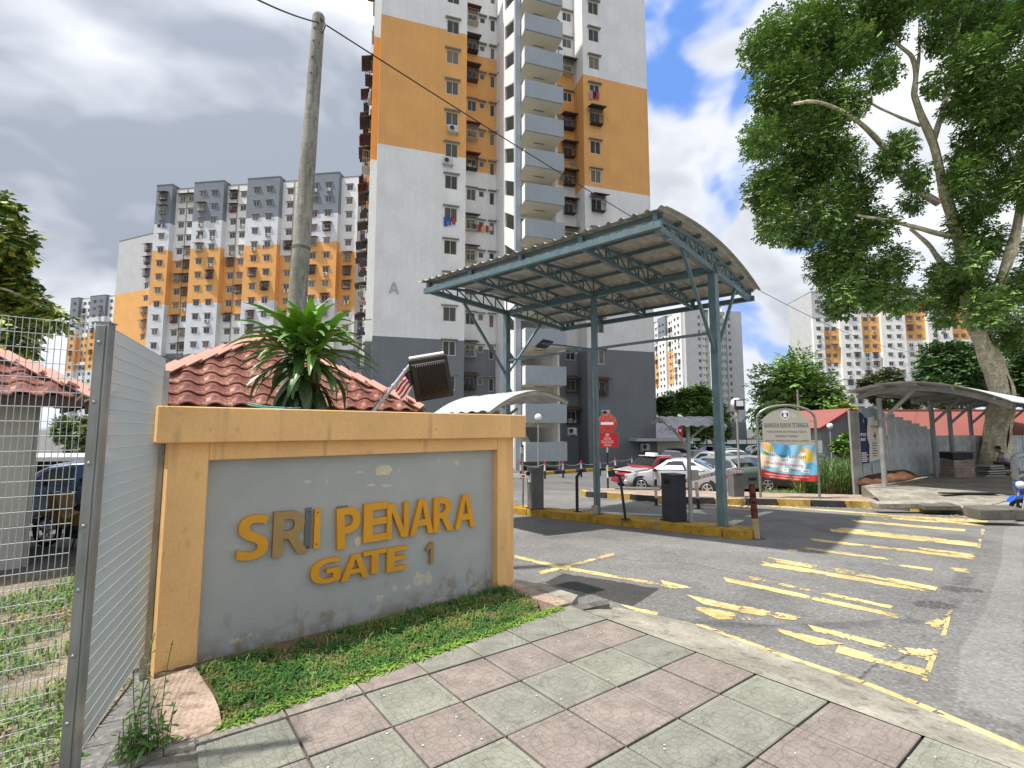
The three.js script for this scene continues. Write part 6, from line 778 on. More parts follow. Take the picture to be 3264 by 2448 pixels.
motorcycle('gold and black motorcycle with white wheels behind the mesh fence', V(-8.0, gy(9.0), 9.0), -.1, mat('gold plastic', lin(.30, .17, .03), { roughness: .35, clearcoat: .6 }), M.whitePaint);
motorcycle('blue motorcycle parked beside the handrail end of the walkway', V(ray(3262, 1640)[0] * 12.3 + .42, gy(12.3), 12.3), .15, mat('blue plastic fairing', lin(.01, .09, .52), { roughness: .25, clearcoat: .8 }), M.darkMetal);
for (const [x, z, t] of [[10.4, 44, .6], [11.6, 44.5, .8], [12.6, 45, .5]]) motorcycle('small motorcycle in the row under the tower corner', V(x, gy(z), z), t, clutter[3], M.greySteel).userData.group = 'motorcycles under the tower corner';
// chained bollards and kerb at the foot of the near tower
(function chain() {
  const pts = [[1660, 1526], [1737, 1526], [1795, 1523], [1853, 1521], [1913, 1516], [1962, 1505], [2015, 1497]].map(p => G(...p)), rows = []; pts.forEach((p, k) => { const o = thing('chain_bollard', 'red and white chain bollard along the tower kerb', 'bollard', p, 0, 'chain bollards along the tower kerb'), h = 1.0; part(o, 'foot', fin(cyl(.06, .06, h * .45, 0, 0, 0, 10)), M.blackPaint); part(o, 'white_band', fin(cyl(.06, .06, h * .35, 0, h * .45, 0, 10)), M.whitePaint); part(o, 'red_top', fin(cyl(.06, .05, h * .2, 0, h * .8, 0, 10)), redPaint); });
  for (let k = 0; k + 1 < pts.length; k++) { const a = pts[k].clone().add(new THREE.Vector3(0, .85, 0)), b = pts[k + 1].clone().add(new THREE.Vector3(0, .85, 0)), m = a.clone().lerp(b, .5).add(new THREE.Vector3(0, -.14, 0)); solo('chain', 'drooping chain between red and white bollards', 'chain', fin(tube([a, a.clone().lerp(m, .5).add(new THREE.Vector3(0, -.05, 0)), m, m.clone().lerp(b, .5).add(new THREE.Vector3(0, -.05, 0)), b], .02, 5, 16)), M.greySteel, null, 0, 'chains between the bollards'); }
  const kb = structure('tower_kerb'), A = G(1650, 1520), B = G(2040, 1492), n = 12; for (let k = 0; k < n; k++) { const a = A.clone().lerp(B, k / n + .003), b = A.clone().lerp(B, (k + 1) / n - .003); part(kb, 'kerb_stone', slab([[a.x, -a.z], [b.x, -b.z], [b.x - .05, -b.z + .3], [a.x - .05, -a.z + .3]], .2, -.1), k % 2 ? M.blackKerb : M.yellowKerb); }
})();
// ================================================================ COVERED WALKWAY
const WY = -.22, wu = [.82, .572], wv = [.572, -.82], W0 = [12.9, 16.75], WQ = (a, b, y) => V(W0[0] + wu[0] * a + wv[0] * b, y, W0[1] + wu[1] * a + wv[1] * b); // a along, b across towards the camera
const walkTurn = Math.atan2(wu[1], wu[0]);
(function walkway() {
  const platform = structure('walkway_floor'); const flat = (pts, y, y0, m, name) => { const s = pts.map(([a, b]) => WQ(a, b, 0)), pos = []; let area = 0; for (let i = 0; i < s.length; i++) { const p = s[i], q = s[(i + 1) % s.length]; area += p.x * -q.z - q.x * -p.z; } if (area < 0) s.reverse(); const sh = new THREE.Shape(s.map(p => new THREE.Vector2(p.x, -p.z))), g = new THREE.ExtrudeGeometry(sh, { depth: y - y0, bevelEnabled: false }).rotateX(-Math.PI / 2).translate(0, y0, 0); return part(platform, name, fin(g), m); };
  const pale = mat('walkway concrete', lin(.36, .34, .30), { map: T.concrete, roughness: .9, bumpMap: T.speck, bumpScale: .004 });
  flat([[-.6, -.5], [30, -.5], [30, 3.3], [2.2, 3.3], [.2, 2.2]], WY, -2, pale, 'slab');
  // ramp from kerb to the slab
  const ramp = (list, m, name) => { const pos = []; for (const [A, B, C, D] of list) pos.push(...A.toArray(), ...B.toArray(), ...C.toArray(), ...A.toArray(), ...C.toArray(), ...D.toArray()); const g = new THREE.BufferGeometry(); g.setAttribute('position', new THREE.Float32BufferAttribute(pos, 3)); g.computeVertexNormals(); return part(platform, name, fin(g), m); };
  const kf = [[2812, 1622], [2900, 1630], [2996, 1637], [3117, 1648], [3230, 1652]].map(p => G(...p)), h = .2, up = p => p.clone().setY(p.y + h), top = [WQ(-.9, -.3, WY + .005), WQ(-.2, 1.2, WY + .005), WQ(.3, 2.2, WY + .005), WQ(2.2, 3.25, WY + .005), WQ(4.2, 3.3, WY + .005)], quads = []; for (let k = 0; k + 1 < kf.length; k++) quads.push([up(kf[k]), up(kf[k + 1]), top[k + 1], top[k]]); const rm = ramp(quads, mat('ramp concrete', lin(.36, .34, .30), { map: T.concrete, roughness: .9, side: DS }), 'ramp');
  for (let k = 0; k + 1 < kf.length; k++) { const a = kf[k], b = kf[k + 1], L = a.distanceTo(b), n = Math.max(1, Math.round(L / 1.1)); for (let q = 0; q < n; q++) { const p = a.clone().lerp(b, q / n + .006), r = a.clone().lerp(b, (q + 1) / n - .006), d = r.clone().sub(p).normalize(), nn = new THREE.Vector3(d.z, 0, -d.x); if (nn.z > 0) nn.negate(); const hh = h - .02 + (q % 2) * .015; part(platform, 'kerb_stone', slab([p, r, r.clone().addScaledVector(nn, .22), p.clone().addScaledVector(nn, .22)].map(v => [v.x, -v.z]), hh, -.15), k === 3 ? M.darkConcrete : (k + q) % 2 ? mat('worn yellow kerb', lin(.66, .46, .12), { map: T.concrete, roughness: .8 }) : M.darkConcrete); } }
  const bk = (x, y, w, hgt, d, t, m = M.concrete) => { const p = G(x, y, .2); part(platform, 'broken_block', fin(rbox(w, hgt, d, .03, p.x, p.y + hgt / 2 - .05, p.z, .05, t, .03)), m); }; bk(2880, 1612, 1.6, .16, .4, -.1); bk(2985, 1616, .9, .14, .5, -.2, M.darkConcrete); bk(3040, 1612, .7, .1, .4, .3); bk(3170, 1645, 1.0, .26, .5, -.12, M.darkConcrete);
  solo('drain_slot', 'dark drain slot sunk in the concrete before the walkway', 'drain', [place(box(1.7, .03, .22), 0, 0, 0, 0, -.12)], M.blackPaint, WQ(-.1, 2.15, WY + .01), walkTurn - .5);
  // posts and roof
  const o = thing('covered_walkway', 'grey steel walkway shelter with a long curved white roof', 'shelter', WQ(0, 0, WY), walkTurn); const HP = 2.86, roofW = 3.4, b0 = -.75, b1 = 3.35, yr = b => HP + .18 + .52 * (1 - ((b - 1.2) / 2.15) ** 2) - .1 * b; // local x along, z across
  for (const a of [0, 5.7, 8.2, 11.6, 15, 19]) { part(o, 'post', fin(cyl(.085, .085, HP + .2, a, 0, 0, 12)), M.greySteel); const l = []; for (let k = 0; k < 12; k++) { const p = lerp(b0 + .1, b1 - .1, k / 12), q = lerp(b0 + .1, b1 - .1, (k + 1) / 12); l.push(beam(new THREE.Vector3(a, yr(p) - .12, p), new THREE.Vector3(a, yr(q) - .12, q), .1, .16)); } part(o, 'arch_rib', fin(l), M.greySteel); part(o, 'brace', fin([beam(new THREE.Vector3(a, HP - .65, 0), new THREE.Vector3(a, yr(1.0) - .18, 1.0), .07, .1)]), M.greySteel); }
  for (const b of [-.5, .3, 1.2, 2.1, 3.0]) part(o, 'purlin', fin(box(22, .08, .06, 10.4, yr(b) - .02, b)), M.greySteel);
  const pos = [], idx = [], NS = 440, NW = 18; for (let i = 0; i <= NS; i++) for (let j = 0; j <= NW; j++) { const a = -.7 + 22.5 * i / NS, b = lerp(b0, b1, j / NW); pos.push(a, yr(b) + .05 + (i % 4 < 2 ? .03 : 0), b); } for (let i = 0; i < NS; i++) for (let j = 0; j < NW; j++) { const a = i * (NW + 1) + j, b = a + NW + 1; idx.push(a, a + 1, b, b, a + 1, b + 1); } const g = new THREE.BufferGeometry(); g.setAttribute('position', new THREE.Float32BufferAttribute(pos, 3)); g.setIndex(idx); const q = g.toNonIndexed(); q.computeVertexNormals(); part(o, 'roof_sheet', fin(q), M.whiteSheet);
  // handrail
  const hr = thing('handrail', 'thick grey tubular handrail at the mouth of the walkway', 'handrail', WQ(.95, 3.03, WY), walkTurn); part(hr, 'rail', fin([tube([new THREE.Vector3(0, -.1, 0), new THREE.Vector3(0, .5, 0), new THREE.Vector3(0, .92, 0), new THREE.Vector3(.06, 1.05, 0), new THREE.Vector3(.2, 1.1, 0), new THREE.Vector3(6, 1.1, 0)], .085, 10, 60)]), M.greySteel); part(hr, 'middle_rail', fin(rod(new THREE.Vector3(0, .5, 0), new THREE.Vector3(6, .5, 0), .06, 10)), M.greySteel); for (const x of [2, 4, 6]) part(hr, 'post', fin(cyl(.07, .07, 1.1, x, 0, 0, 10)), M.greySteel);
  // hoarding of metal sheets, stepping down
  const sheetM = mat('hoarding sheet', lin(.74, .80, .79), { map: T.metal, roughness: .55 }); const ho = thing('metal_hoarding', 'grey blue metal sheet hoarding stepping down behind the walkway posts', 'fence', V(12.45, WY - .3, 17.6)); const corr = (w, hh) => { const s = new THREE.Shape(); const n = Math.round(w / .11); s.moveTo(0, 0); for (let k = 0; k <= n; k++) s.lineTo(k * w / n, k % 2 ? .025 : 0); for (let k = n; k >= 0; k--) s.lineTo(k * w / n, (k % 2 ? .025 : 0) + .008); return new THREE.ExtrudeGeometry(s, { depth: hh, bevelEnabled: false }).rotateX(-Math.PI / 2); };
  const H0 = [12.45, 17.6], H1 = [19.4, 22.0], H2 = [25.5, 23.2]; const run = (A, B, h0, h1, n) => { for (let k = 0; k < n; k++) { const x = lerp(A[0], B[0], k / n), z = lerp(A[1], B[1], k / n), L = Math.hypot(B[0] - A[0], B[1] - A[1]) / n, hh = lerp(h0, h1, k / n); const m = part(ho, 'sheet', fin(corr(L - .015, hh)), sheetM); m.position.set(x - H0[0], .0, -(z - H0[1])); m.rotation.y = Math.atan2(B[1] - A[1], B[0] - A[0]); } }; run(H0, [15.1, 19.28], 2.95, 2.95, 4); run([15.1, 19.28], H1, 2.9, 2.15, 6); run(H1, H2, 1.98, 1.98, 6);
  part(ho, 'end_post', fin([box(.16, 3.1, .1, 0, 1.4, .05)]), M.greySteel);
  // torn posters
  const pt = canvasTex(512, 820, c => { c.fillStyle = '#8fa0a6'; c.fillRect(0, 0, 512, 820); c.fillStyle = '#232c4c'; c.beginPath(); c.moveTo(0, 60); c.lineTo(240, 160); c.lineTo(200, 420); c.lineTo(230, 560); c.lineTo(190, 820); c.lineTo(0, 820); c.fill(); c.fillStyle = '#d8d4c6'; c.beginPath(); c.moveTo(240, 150); c.lineTo(330, 120); c.lineTo(420, 200); c.lineTo(500, 180); c.lineTo(512, 760); c.lineTo(200, 800); c.lineTo(235, 560); c.lineTo(205, 420); c.fill(); c.fillStyle = '#caa27c'; c.beginPath(); c.arc(110, 190, 34, 0, 7); c.fill(); c.fillStyle = '#e9e7e2'; c.font = 'bold 60px sans-serif'; c.fillText('PUSAT', 8, 420, 190); c.fillText('BANT', 8, 490, 180); for (let k = 0; k < 5; k++) c.fillRect(10, 660 + k * 30, 140 + (k % 2) * 30, 14); c.fillStyle = '#b8322a'; c.fillRect(350, 360, 40, 110); c.fillRect(320, 395, 100, 40); c.fillStyle = '#333'; c.font = 'bold 54px sans-serif'; c.fillText('TUITION', 270, 300, 220); for (let k = 0; k < 6; k++) c.fillRect(280, 520 + k * 38, 150 - (k % 3) * 20, 12); });
  const A = WQ(-.55, -.38, 0), B = WQ(.75, -.35, 0), L = A.distanceTo(B), pm = new THREE.PlaneGeometry(L, 1.95, 12, 8), pp = pm.attributes.position; for (let k = 0; k < pp.count; k++) pp.setZ(k, .03 * Math.sin(pp.getX(k) * 9) * (pp.getY(k) + 1)); pm.computeVertexNormals(); const po = solo('torn_poster', 'torn dark blue and cream posters tied behind the first walkway post', 'poster', pm, mat('poster print', lin(.9, .9, .9), { map: pt, roughness: .8, side: DS })); po.position.copy(A.clone().add(B).multiplyScalar(.5)).setY(WY + 1.75); po.rotation.y = walkTurn - .15;
  // bricks, boards and soil by the hoarding
  const pile = AT(3055, 1500, 20.2); const pal = thing('paver_stack', 'stack of pink paving slabs under a slate block beside the hoarding', 'stack', V(pile.x, WY - .02, 20.2), .1), pk = mat('pink slab', lin(.5, .38, .34), { map: T.concrete, roughness: .9 }); for (let k = 0; k < 6; k++) part(pal, 'paving_slab', fin(rbox(.95, .115, .6, .012, (k % 2) * .02 - .05, .06 + k * .12, 0)), pk); part(pal, 'slate_block', fin(rbox(.95, .26, .58, .02, -.05, .88, 0)), M.blackKerb); part(pal, 'cover_board', fin(rbox(1.08, .04, .64, .01, -.05, 1.03, 0)), mat('slate board', lin(.10, .11, .15), { roughness: .7 }));
  const bl = AT(3150, 1490, 20.6), bp = thing('board_stack', 'low stack of pale broken boards beside the big tree foot', 'stack', V(bl.x, WY - .02, 20.6), .2); for (let k = 0; k < 5; k++) part(bp, 'board', fin(rbox(1.1 + (k % 3) * .15, .06, .5, .01, (k % 2) * .12, .04 + k * .1, (k % 3) * .05, 0, k * .06)), M.cream); part(bp, 'brown_side', fin(box(.3, .4, .4, .75, .2, -.05)), M.rust);
  const sl = thing('soil_heap', 'heap of red brown soil along the foot of the hoarding', 'soil', WQ(2.6, -.7, WY)); const sg = new THREE.SphereGeometry(1, 24, 10, 0, 6.3, 0, 1.57), sp = sg.attributes.position; for (let k = 0; k < sp.count; k++) { const n = fbm(sp.getX(k) * 3 + 4, sp.getZ(k) * 3, 3, 5); sp.setXYZ(k, sp.getX(k) * 2.6 * (.8 + n * .4), sp.getY(k) * .34 * (.4 + n), sp.getZ(k) * .5); } sg.computeVertexNormals(); part(sl, 'mound', fin(sg.rotateY(walkTurn)), mat('red soil', lin(.22, .10, .05), { map: T.concrete, roughness: 1 }));
  // red roofed house
  const hm = mat('house wall', lin(.30, .32, .32), { map: T.plaster, roughness: .9 }), roofM = mat('red roof', lin(.30, .095, .08), { map: T.plaster, roughness: .8 }), gz = 31, g0 = gy(gz), yR = AT(2900, 1311, gz).y - g0, yE = AT(2900, 1390, gz - 2.6).y - g0, xa = AT(2712, 1300, gz).x, hs = thing('red_roof_house', 'low grey house with a long red tiled roof behind the hoarding', 'house', V(xa, g0, gz), 0), slp = Math.atan2(yR - yE, 3); const rf = part(hs, 'roof', fin([box(13, .1, 3.4, 6.4, (yE + yR) / 2 - .02, -1.5, -slp), box(13, .12, .3, 6.4, yR + .06, 0)]), roofM);
  for (let k = 0; k < 11; k++) { const f = (k + .5) / 11; part(rf, 'tile_course', fin(box(13, .045, .34, 6.4, lerp(yE, yR, f) + .03, lerp(3, 0, f), slp + .06)), roofM); } part(hs, 'front_wall', fin(box(12.6, yE, .2, 6.4, yE / 2, 2.6)), hm); part(hs, 'window', fin(box(1.6, .8, .08, 4.4, yE - .9, 2.72)), M.glass);
  const h2 = thing('red_roof_house', 'grey gable end with red barge boards behind the globe lamp', 'house', V(AT(2698, 1300, 30).x, gy(30), 30), .1), pk2 = AT(2700, 1306, 30).y - gy(30), ev = AT(2590, 1366, 30).y - gy(30), hw2 = AT(2698, 1300, 30).x - AT(2592, 1300, 30).x; const g2 = new THREE.Shape(); g2.moveTo(-hw2 + .3, 0); g2.lineTo(-hw2 + .3, ev + .12); g2.lineTo(0, pk2 - .1); g2.lineTo(hw2 - .3, ev + .12); g2.lineTo(hw2 - .3, 0); part(h2, 'gable_wall', fin(new THREE.ExtrudeGeometry(g2, { depth: 5, bevelEnabled: false }).translate(0, 0, -5)), hm); for (const s of [-1, 1]) { part(h2, 'roof', fin(place(box(Math.hypot(hw2, pk2 - ev) + .1, .1, 5.5), s * hw2 / 2, (pk2 + ev) / 2 + .02, -2.4, 0, 0, -s * Math.atan2(pk2 - ev, hw2))), roofM); part(h2, 'barge_board', fin(place(box(Math.hypot(hw2, pk2 - ev) + .1, .2, .05), s * hw2 / 2, (pk2 + ev) / 2 - .02, .38, 0, 0, -s * Math.atan2(pk2 - ev, hw2))), mat('dark red board', lin(.22, .05, .045), { roughness: .7 })); } part(h2, 'fascia_light', fin(box(.9, .06, .05, .5, ev + .5, .05)), M.whitePaint);
})();
// person resting in the shade of the big tree
(function person() {
  const Z = 20.8, p = AT(3222, 1490, Z), o = thing('person', 'seated person in a white shirt and dark trousers leaning forward beside the big tree', 'person', V(p.x, WY, Z), -.5);
  const field = (J, bones, n, s, cx, cy) => { const pos = []; return null; };
  // one continuous body: rings swept along torso and limbs, joined by overlap into one mesh
  const limb = (pts, rad) => { const cv = new THREE.CatmullRomCurve3(pts.map(q => new THREE.Vector3(...q))), N = 14, S = 10, g = new THREE.TubeGeometry(cv, N, 1, S, false), P = g.attributes.position, c = new THREE.Vector3(), v = new THREE.Vector3(); for (let i = 0; i <= N; i++) { cv.getPointAt(i / N, c); const f = i / N * (rad.length - 1), k = Math.min(rad.length - 2, Math.floor(f)), r = lerp(rad[k], rad[k + 1], f - k); for (let j = 0; j <= S; j++) { const q = i * (S + 1) + j; v.fromBufferAttribute(P, q).sub(c).multiplyScalar(r).add(c); P.setXYZ(q, v.x, v.y, v.z); } } g.computeVertexNormals(); return g; };
  const skin = mat('skin', lin(.28, .16, .10), { roughness: .6 }), body = [limb([[0, .42, 0], [-.06, .62, 0], [-.2, .86, 0], [-.26, .95, 0]], [.17, .17, .19, .08]), limb([[-.26, .93, 0], [-.32, 1.02, 0]], [.06, .055]), place(new THREE.SphereGeometry(.105, 16, 12).scale(1, 1.2, .92), -.37, 1.12, 0)];
  for (const s of [-1, 1]) { body.push(limb([[0, .44, s * .1], [-.22, .48, s * .13], [-.42, .5, s * .14]], [.1, .09, .065]), limb([[-.42, .5, s * .14], [-.42, .3, s * .14], [-.38, .07, s * .14], [-.44, .03, s * .14], [-.54, .03, s * .15]], [.065, .06, .045, .045, .035]), limb([[-.2, .88, s * .2], [-.28, .7, s * .24], [-.36, .56, s * .2]], [.06, .05, .042]), limb([[-.36, .56, s * .2], [-.46, .55, s * .12], [-.54, .54, s * .07]], [.042, .036, .03])); for (let f = 0; f < 5; f++) body.push(limb([[-.54, .54, s * (.04 + f * .014)], [-.58, .535, s * (.04 + f * .014)], [-.61 + Math.abs(f - 2) * .008, .52, s * (.042 + f * .013)]], [.009, .009, .007])); }
  part(o, 'body', fin(body), skin); part(o, 'shirt', fin([limb([[.02, .40, 0], [-.06, .62, 0], [-.2, .86, 0], [-.25, .93, 0]], [.19, .195, .215, .1]), ...[-1, 1].map(s => limb([[-.18, .9, s * .16], [-.22, .83, s * .22], [-.27, .72, s * .24]], [.085, .08, .07]))]), mat('white shirt', lin(.62, .6, .55), { roughness: .9 })); part(o, 'trousers', fin([-1, 1].flatMap(s => [limb([[.03, .43, s * .09], [-.22, .48, s * .13], [-.43, .5, s * .14]], [.13, .105, .08]), limb([[-.43, .5, s * .14], [-.43, .3, s * .14], [-.39, .1, s * .14]], [.08, .075, .065])])), mat('dark trousers', lin(.03, .035, .09), { roughness: .9 })); part(o, 'hair', fin(place(new THREE.SphereGeometry(.112, 16, 12, 0, 6.3, 0, 1.7).scale(1, 1.2, .95), -.36, 1.13, 0, 0, 0, -.35)), mat('black hair', lin(.02, .018, .016), { roughness: .8 })); part(o, 'face_mask', fin(place(new THREE.SphereGeometry(.06, 12, 8).scale(.7, .8, 1), -.445, 1.07, 0)), M.whitePaint);
  const st = thing('low_stool', 'low dark stool under the seated person', 'stool', V(p.x, WY, Z), -.5); part(st, 'seat', fin(rbox(.38, .06, .36, .02, .04, .28, 0)), M.darkMetal); for (const [x, z] of [[-.1, -.13], [.18, -.13], [-.1, .13], [.18, .13]]) part(st, 'leg', fin(cyl(.018, .018, .26, x, 0, z, 6)), M.darkMetal);
})();
// green court fence far back
(function court() { const a = AT(2190, 1440, 62), b = AT(2480, 1440, 60), W = a.distanceTo(b), gz = -a.z, o = thing('court_fence', 'turquoise boarded court fence with green netting behind the car park', 'fence', V(a.x, gy(gz), gz), Math.atan2(-(b.z - a.z), b.x - a.x)); const n = 9; for (let k = 0; k < n; k++) { part(o, 'board', fin(box(W / n - .05, 1.7, .06, (k + .5) * W / n, .85, 0)), mat('turquoise board', lin(.10, .36, .36), { map: T.metal, roughness: .7 })); part(o, 'post', fin(cyl(.05, .05, 4.2, k * W / n, 0, .06, 6)), mat('green post', lin(.06, .25, .18), { roughness: .6 })); } const l = []; for (let y = 1.8; y < 4.2; y += .24) l.push(box(W, .02, .02, W / 2, y, 0)); for (let x = 0; x < W; x += .3) l.push(box(.02, 2.4, .02, x, 3, 0)); part(o, 'netting', fin(l), mat('green post', lin(.06, .25, .18), {})); })();
// ================================================================ TREES
const leafSet = {};
function leafMaterial(key, r, g, b) { return leafSet[key] ||= mat('foliage ' + key, lin(1, 1, 1), { vertexColors: true, roughness: .55, side: DS, transmission: .22, thickness: 0, specularIntensity: .4 }); }
// leaf sprays scattered through lobes: [centre, radius]
function foliage(lobes, n, size, R, col, origin, shell = .55, droop = .15) {
  const pos = [], cl = [], tot = lobes.reduce((s, l) => s + l[1] ** 2, 0), d = new THREE.Vector3(), p = new THREE.Vector3(), a = new THREE.Vector3(), s = new THREE.Vector3(), u = new THREE.Vector3();
  for (const [c, r, k = 1] of lobes) {
    const m = Math.round(n * k * r * r / tot);
    for (let q = 0; q < m; q++) {
      d.set(R() * 2 - 1, R() * 2 - 1, R() * 2 - 1); if (d.lengthSq() > 1 || d.lengthSq() < .01) { q--; continue; } d.normalize(); const rr = r * Math.pow(shell + (1 - shell) * R(), 1) * (.82 + .36 * fbm(d.x * 2 + c.x, d.z * 2 + d.y * 2 + c.y, 2, 3)); p.copy(c).addScaledVector(d, rr); p.y -= Math.abs(d.y) * r * .06;
      const base = col(R()), j = .7 + R() * .6; // a spray of leaflets on a short twig
      a.set(R() - .5, R() * .5 - .2 - droop, R() - .5).addScaledVector(d, .55).normalize(); s.set(-a.z, (R() - .5) * .8, a.x).normalize(); u.copy(a).cross(s);
      const L = size * (.7 + R() * .6), nl = 3;
      for (let e = 0; e < nl; e++) { const f = e / nl, side = e % 2 ? 1 : -1, bx = p.x + a.x * L * f * 1.2, by = p.y + a.y * L * f * 1.2, bz = p.z + a.z * L * f * 1.2, dx = a.x * .7 + s.x * side * .8, dy = a.y * .7 + s.y * side * .8 - .1, dz = a.z * .7 + s.z * side * .8, w = L * .24, tx = bx + dx * L, ty = by + dy * L, tz = bz + dz * L, mx = (bx + tx) / 2, my = (by + ty) / 2, mz = (bz + tz) / 2; const ox = (a.x - s.x * side) * w + u.x * w * .4, oy = (a.y - s.y * side) * w + u.y * w * .4, oz = (a.z - s.z * side) * w + u.z * w * .4; pos.push(bx, by, bz, mx + ox, my + oy, mz + oz, tx, ty, tz, bx, by, bz, tx, ty, tz, mx - ox, my - oy, mz - oz); for (let t = 0; t < 6; t++) cl.push(base[0] * j, base[1] * j, base[2] * j); }
    }
  }
  const g = new THREE.BufferGeometry(); for (let i = 0; i < pos.length; i += 3) { pos[i] -= origin.x; pos[i + 1] -= origin.y; pos[i + 2] -= origin.z; } g.setAttribute('position', new THREE.Float32BufferAttribute(pos, 3)); g.computeVertexNormals(); g.setAttribute('color', new THREE.Float32BufferAttribute(cl, 3)); g.setAttribute('uv', new THREE.Float32BufferAttribute(new Float32Array(pos.length / 3 * 2), 2)); return g;
}
function limbGeo(pts, r0, r1, seg = 9, n = 24) { const cv = new THREE.CatmullRomCurve3(pts), g = new THREE.TubeGeometry(cv, n, 1, seg, false), P = g.attributes.position, c = new THREE.Vector3(), v = new THREE.Vector3(); for (let i = 0; i <= n; i++) { cv.getPointAt(i / n, c); const t = i / n, r = lerp(r0, r1, t); for (let j = 0; j <= seg; j++) { const q = i * (seg + 1) + j; v.fromBufferAttribute(P, q).sub(c).multiplyScalar(r * (1 + .1 * Math.sin(j * 2.4 + i * .7))).add(c); P.setXYZ(q, v.x, v.y, v.z); } } g.computeVertexNormals(); return fin(g); }
(function bigTree() {
  const R = rng(97), Z = 22, base = V(ray(3165, 1500)[0] * Z, WY - .15, Z), o = thing('big_tree', 'tall spreading tree with pale forked limbs behind the walkway', 'tree', base), c = (x, y, dz = 0) => AT(x, y, Z + dz).sub(base), px = Z / 1520;
  const B = (name, list, r0, r1) => part(o, name, limbGeo(list.map(l => l.length ? c(...l) : l), r0 * px * .62, r1 * px * .62), M.bark);
  part(o, 'trunk', limbGeo([new THREE.Vector3(0, -.2, 0), c(3180, 1380), c(3192, 1250), c(3152, 1130), c(3100, 1002), c(3077, 889)], 37 * px, 21 * px, 14, 36), M.bark);
  B('limb', [[3077, 889], [3054, 754], [3008, 603], [2978, 467], [2933, 362], [2914, 301]], 30, 15); B('limb', [[2914, 301], [2918, 226], [2905, 180], [2858, 135], [2828, 68]], 14, 6); B('limb', [[2914, 310], [2922, 240], [2930, 160], [2930, 60]], 11, 5); B('limb', [[2975, 450], [3008, 339], [3035, 249], [3046, 136], [3062, 60]], 15, 7);
  B('limb', [[2993, 648], [2930, 610], [2880, 573], [2862, 528], [2782, 430, -1], [2707, 369, -2], [2601, 324, -3], [2526, 332, -3.5]], 18, 6); B('limb', [[3022, 752], [2941, 731, -.5], [2843, 705, -1.5], [2730, 686, -2.5]], 14, 5); B('limb', [[3070, 900, .5], [3008, 844, 1], [2956, 776, 2], [2903, 731, 3]], 17, 9); B('limb', [[3110, 1020], [3174, 927, -.5], [3219, 814, -1], [3250, 678, -1], [3275, 512, -1]], 26, 16); B('limb', [[3130, 1060, .5], [3230, 950, 1], [3300, 800, 1.5]], 20, 12); B('limb', [[3000, 640, .5], [3030, 560, 1], [3050, 480, 2], [3070, 390, 2]], 9, 5); B('limb', [[2933, 400, .2], [2860, 370, -.5], [2780, 330, -1], [2740, 290, -1]], 8, 4); B('limb', [[3250, 560, -1], [3200, 450, 0], [3150, 390, 1]], 8, 4);
  const L = [[2480, 130, 110], [2610, 60, 120], [2760, 20, 120], [2900, -20, 110], [2470, 300, 105], [2590, 210, 120], [2700, 150, 100], [2450, 440, 85], [2560, 400, 115], [2680, 330, 95], [2455, 590, 80], [2540, 590, 100], [2650, 520, 100], [2480, 690, 75], [2440, 640, 50], [2540, 740, 70], [2620, 700, 95], [2720, 620, 85], [2700, 780, 95], [2630, 870, 80], [2690, 945, 70], [2780, 880, 95], [2860, 950, 60], [2770, 960, 55], [2780, 720, 85], [2850, 810, 70], [2820, 230, 55], [2800, 80, 90], [3010, -30, 110], [3110, 60, 100], [3000, 110, 60], [3090, 190, 95], [3190, 130, 100], [3250, 30, 100], [3170, 290, 110], [3260, 330, 110], [3070, 330, 70], [2985, 270, 45], [2880, 470, 60], [2830, 520, 50], [2930, 560, 55], [3110, 450, 90], [3060, 560, 75], [3190, 560, 70], [3130, 660, 85], [3080, 730, 70], [2900, 640, 45], [3170, 770, 70], [3100, 840, 60], [3090, 880, 70], [3030, 930, 70], [3150, 960, 80], [3250, 920, 80], [3120, 1010, 42], [3230, 1060, 90], [3010, 1010, 45], [2990, 870, 40], [2960, 950, 45], [3300, 600, 80], [3330, 450, 110], [3340, 200, 130], [3340, 800, 100], [3340, 1000, 100]];
  const lobes = []; for (const [x, y, r] of L) { for (let k = 0; k < 3; k++) { const dz = (R() - .5) * 5, q = AT(x + (R() - .5) * r * .7, y + (R() - .5) * r * .7, Z + dz); lobes.push([q, r * px * (.62 + R() * .34)]); } }
  part(o, 'crown', foliage(lobes, 82000, .14, R, r => r < .25 ? [.28, .38, .09] : r < .75 ? [.15, .27, .06] : [.09, .18, .04], base, .3), leafMaterial('big', 1));
})();
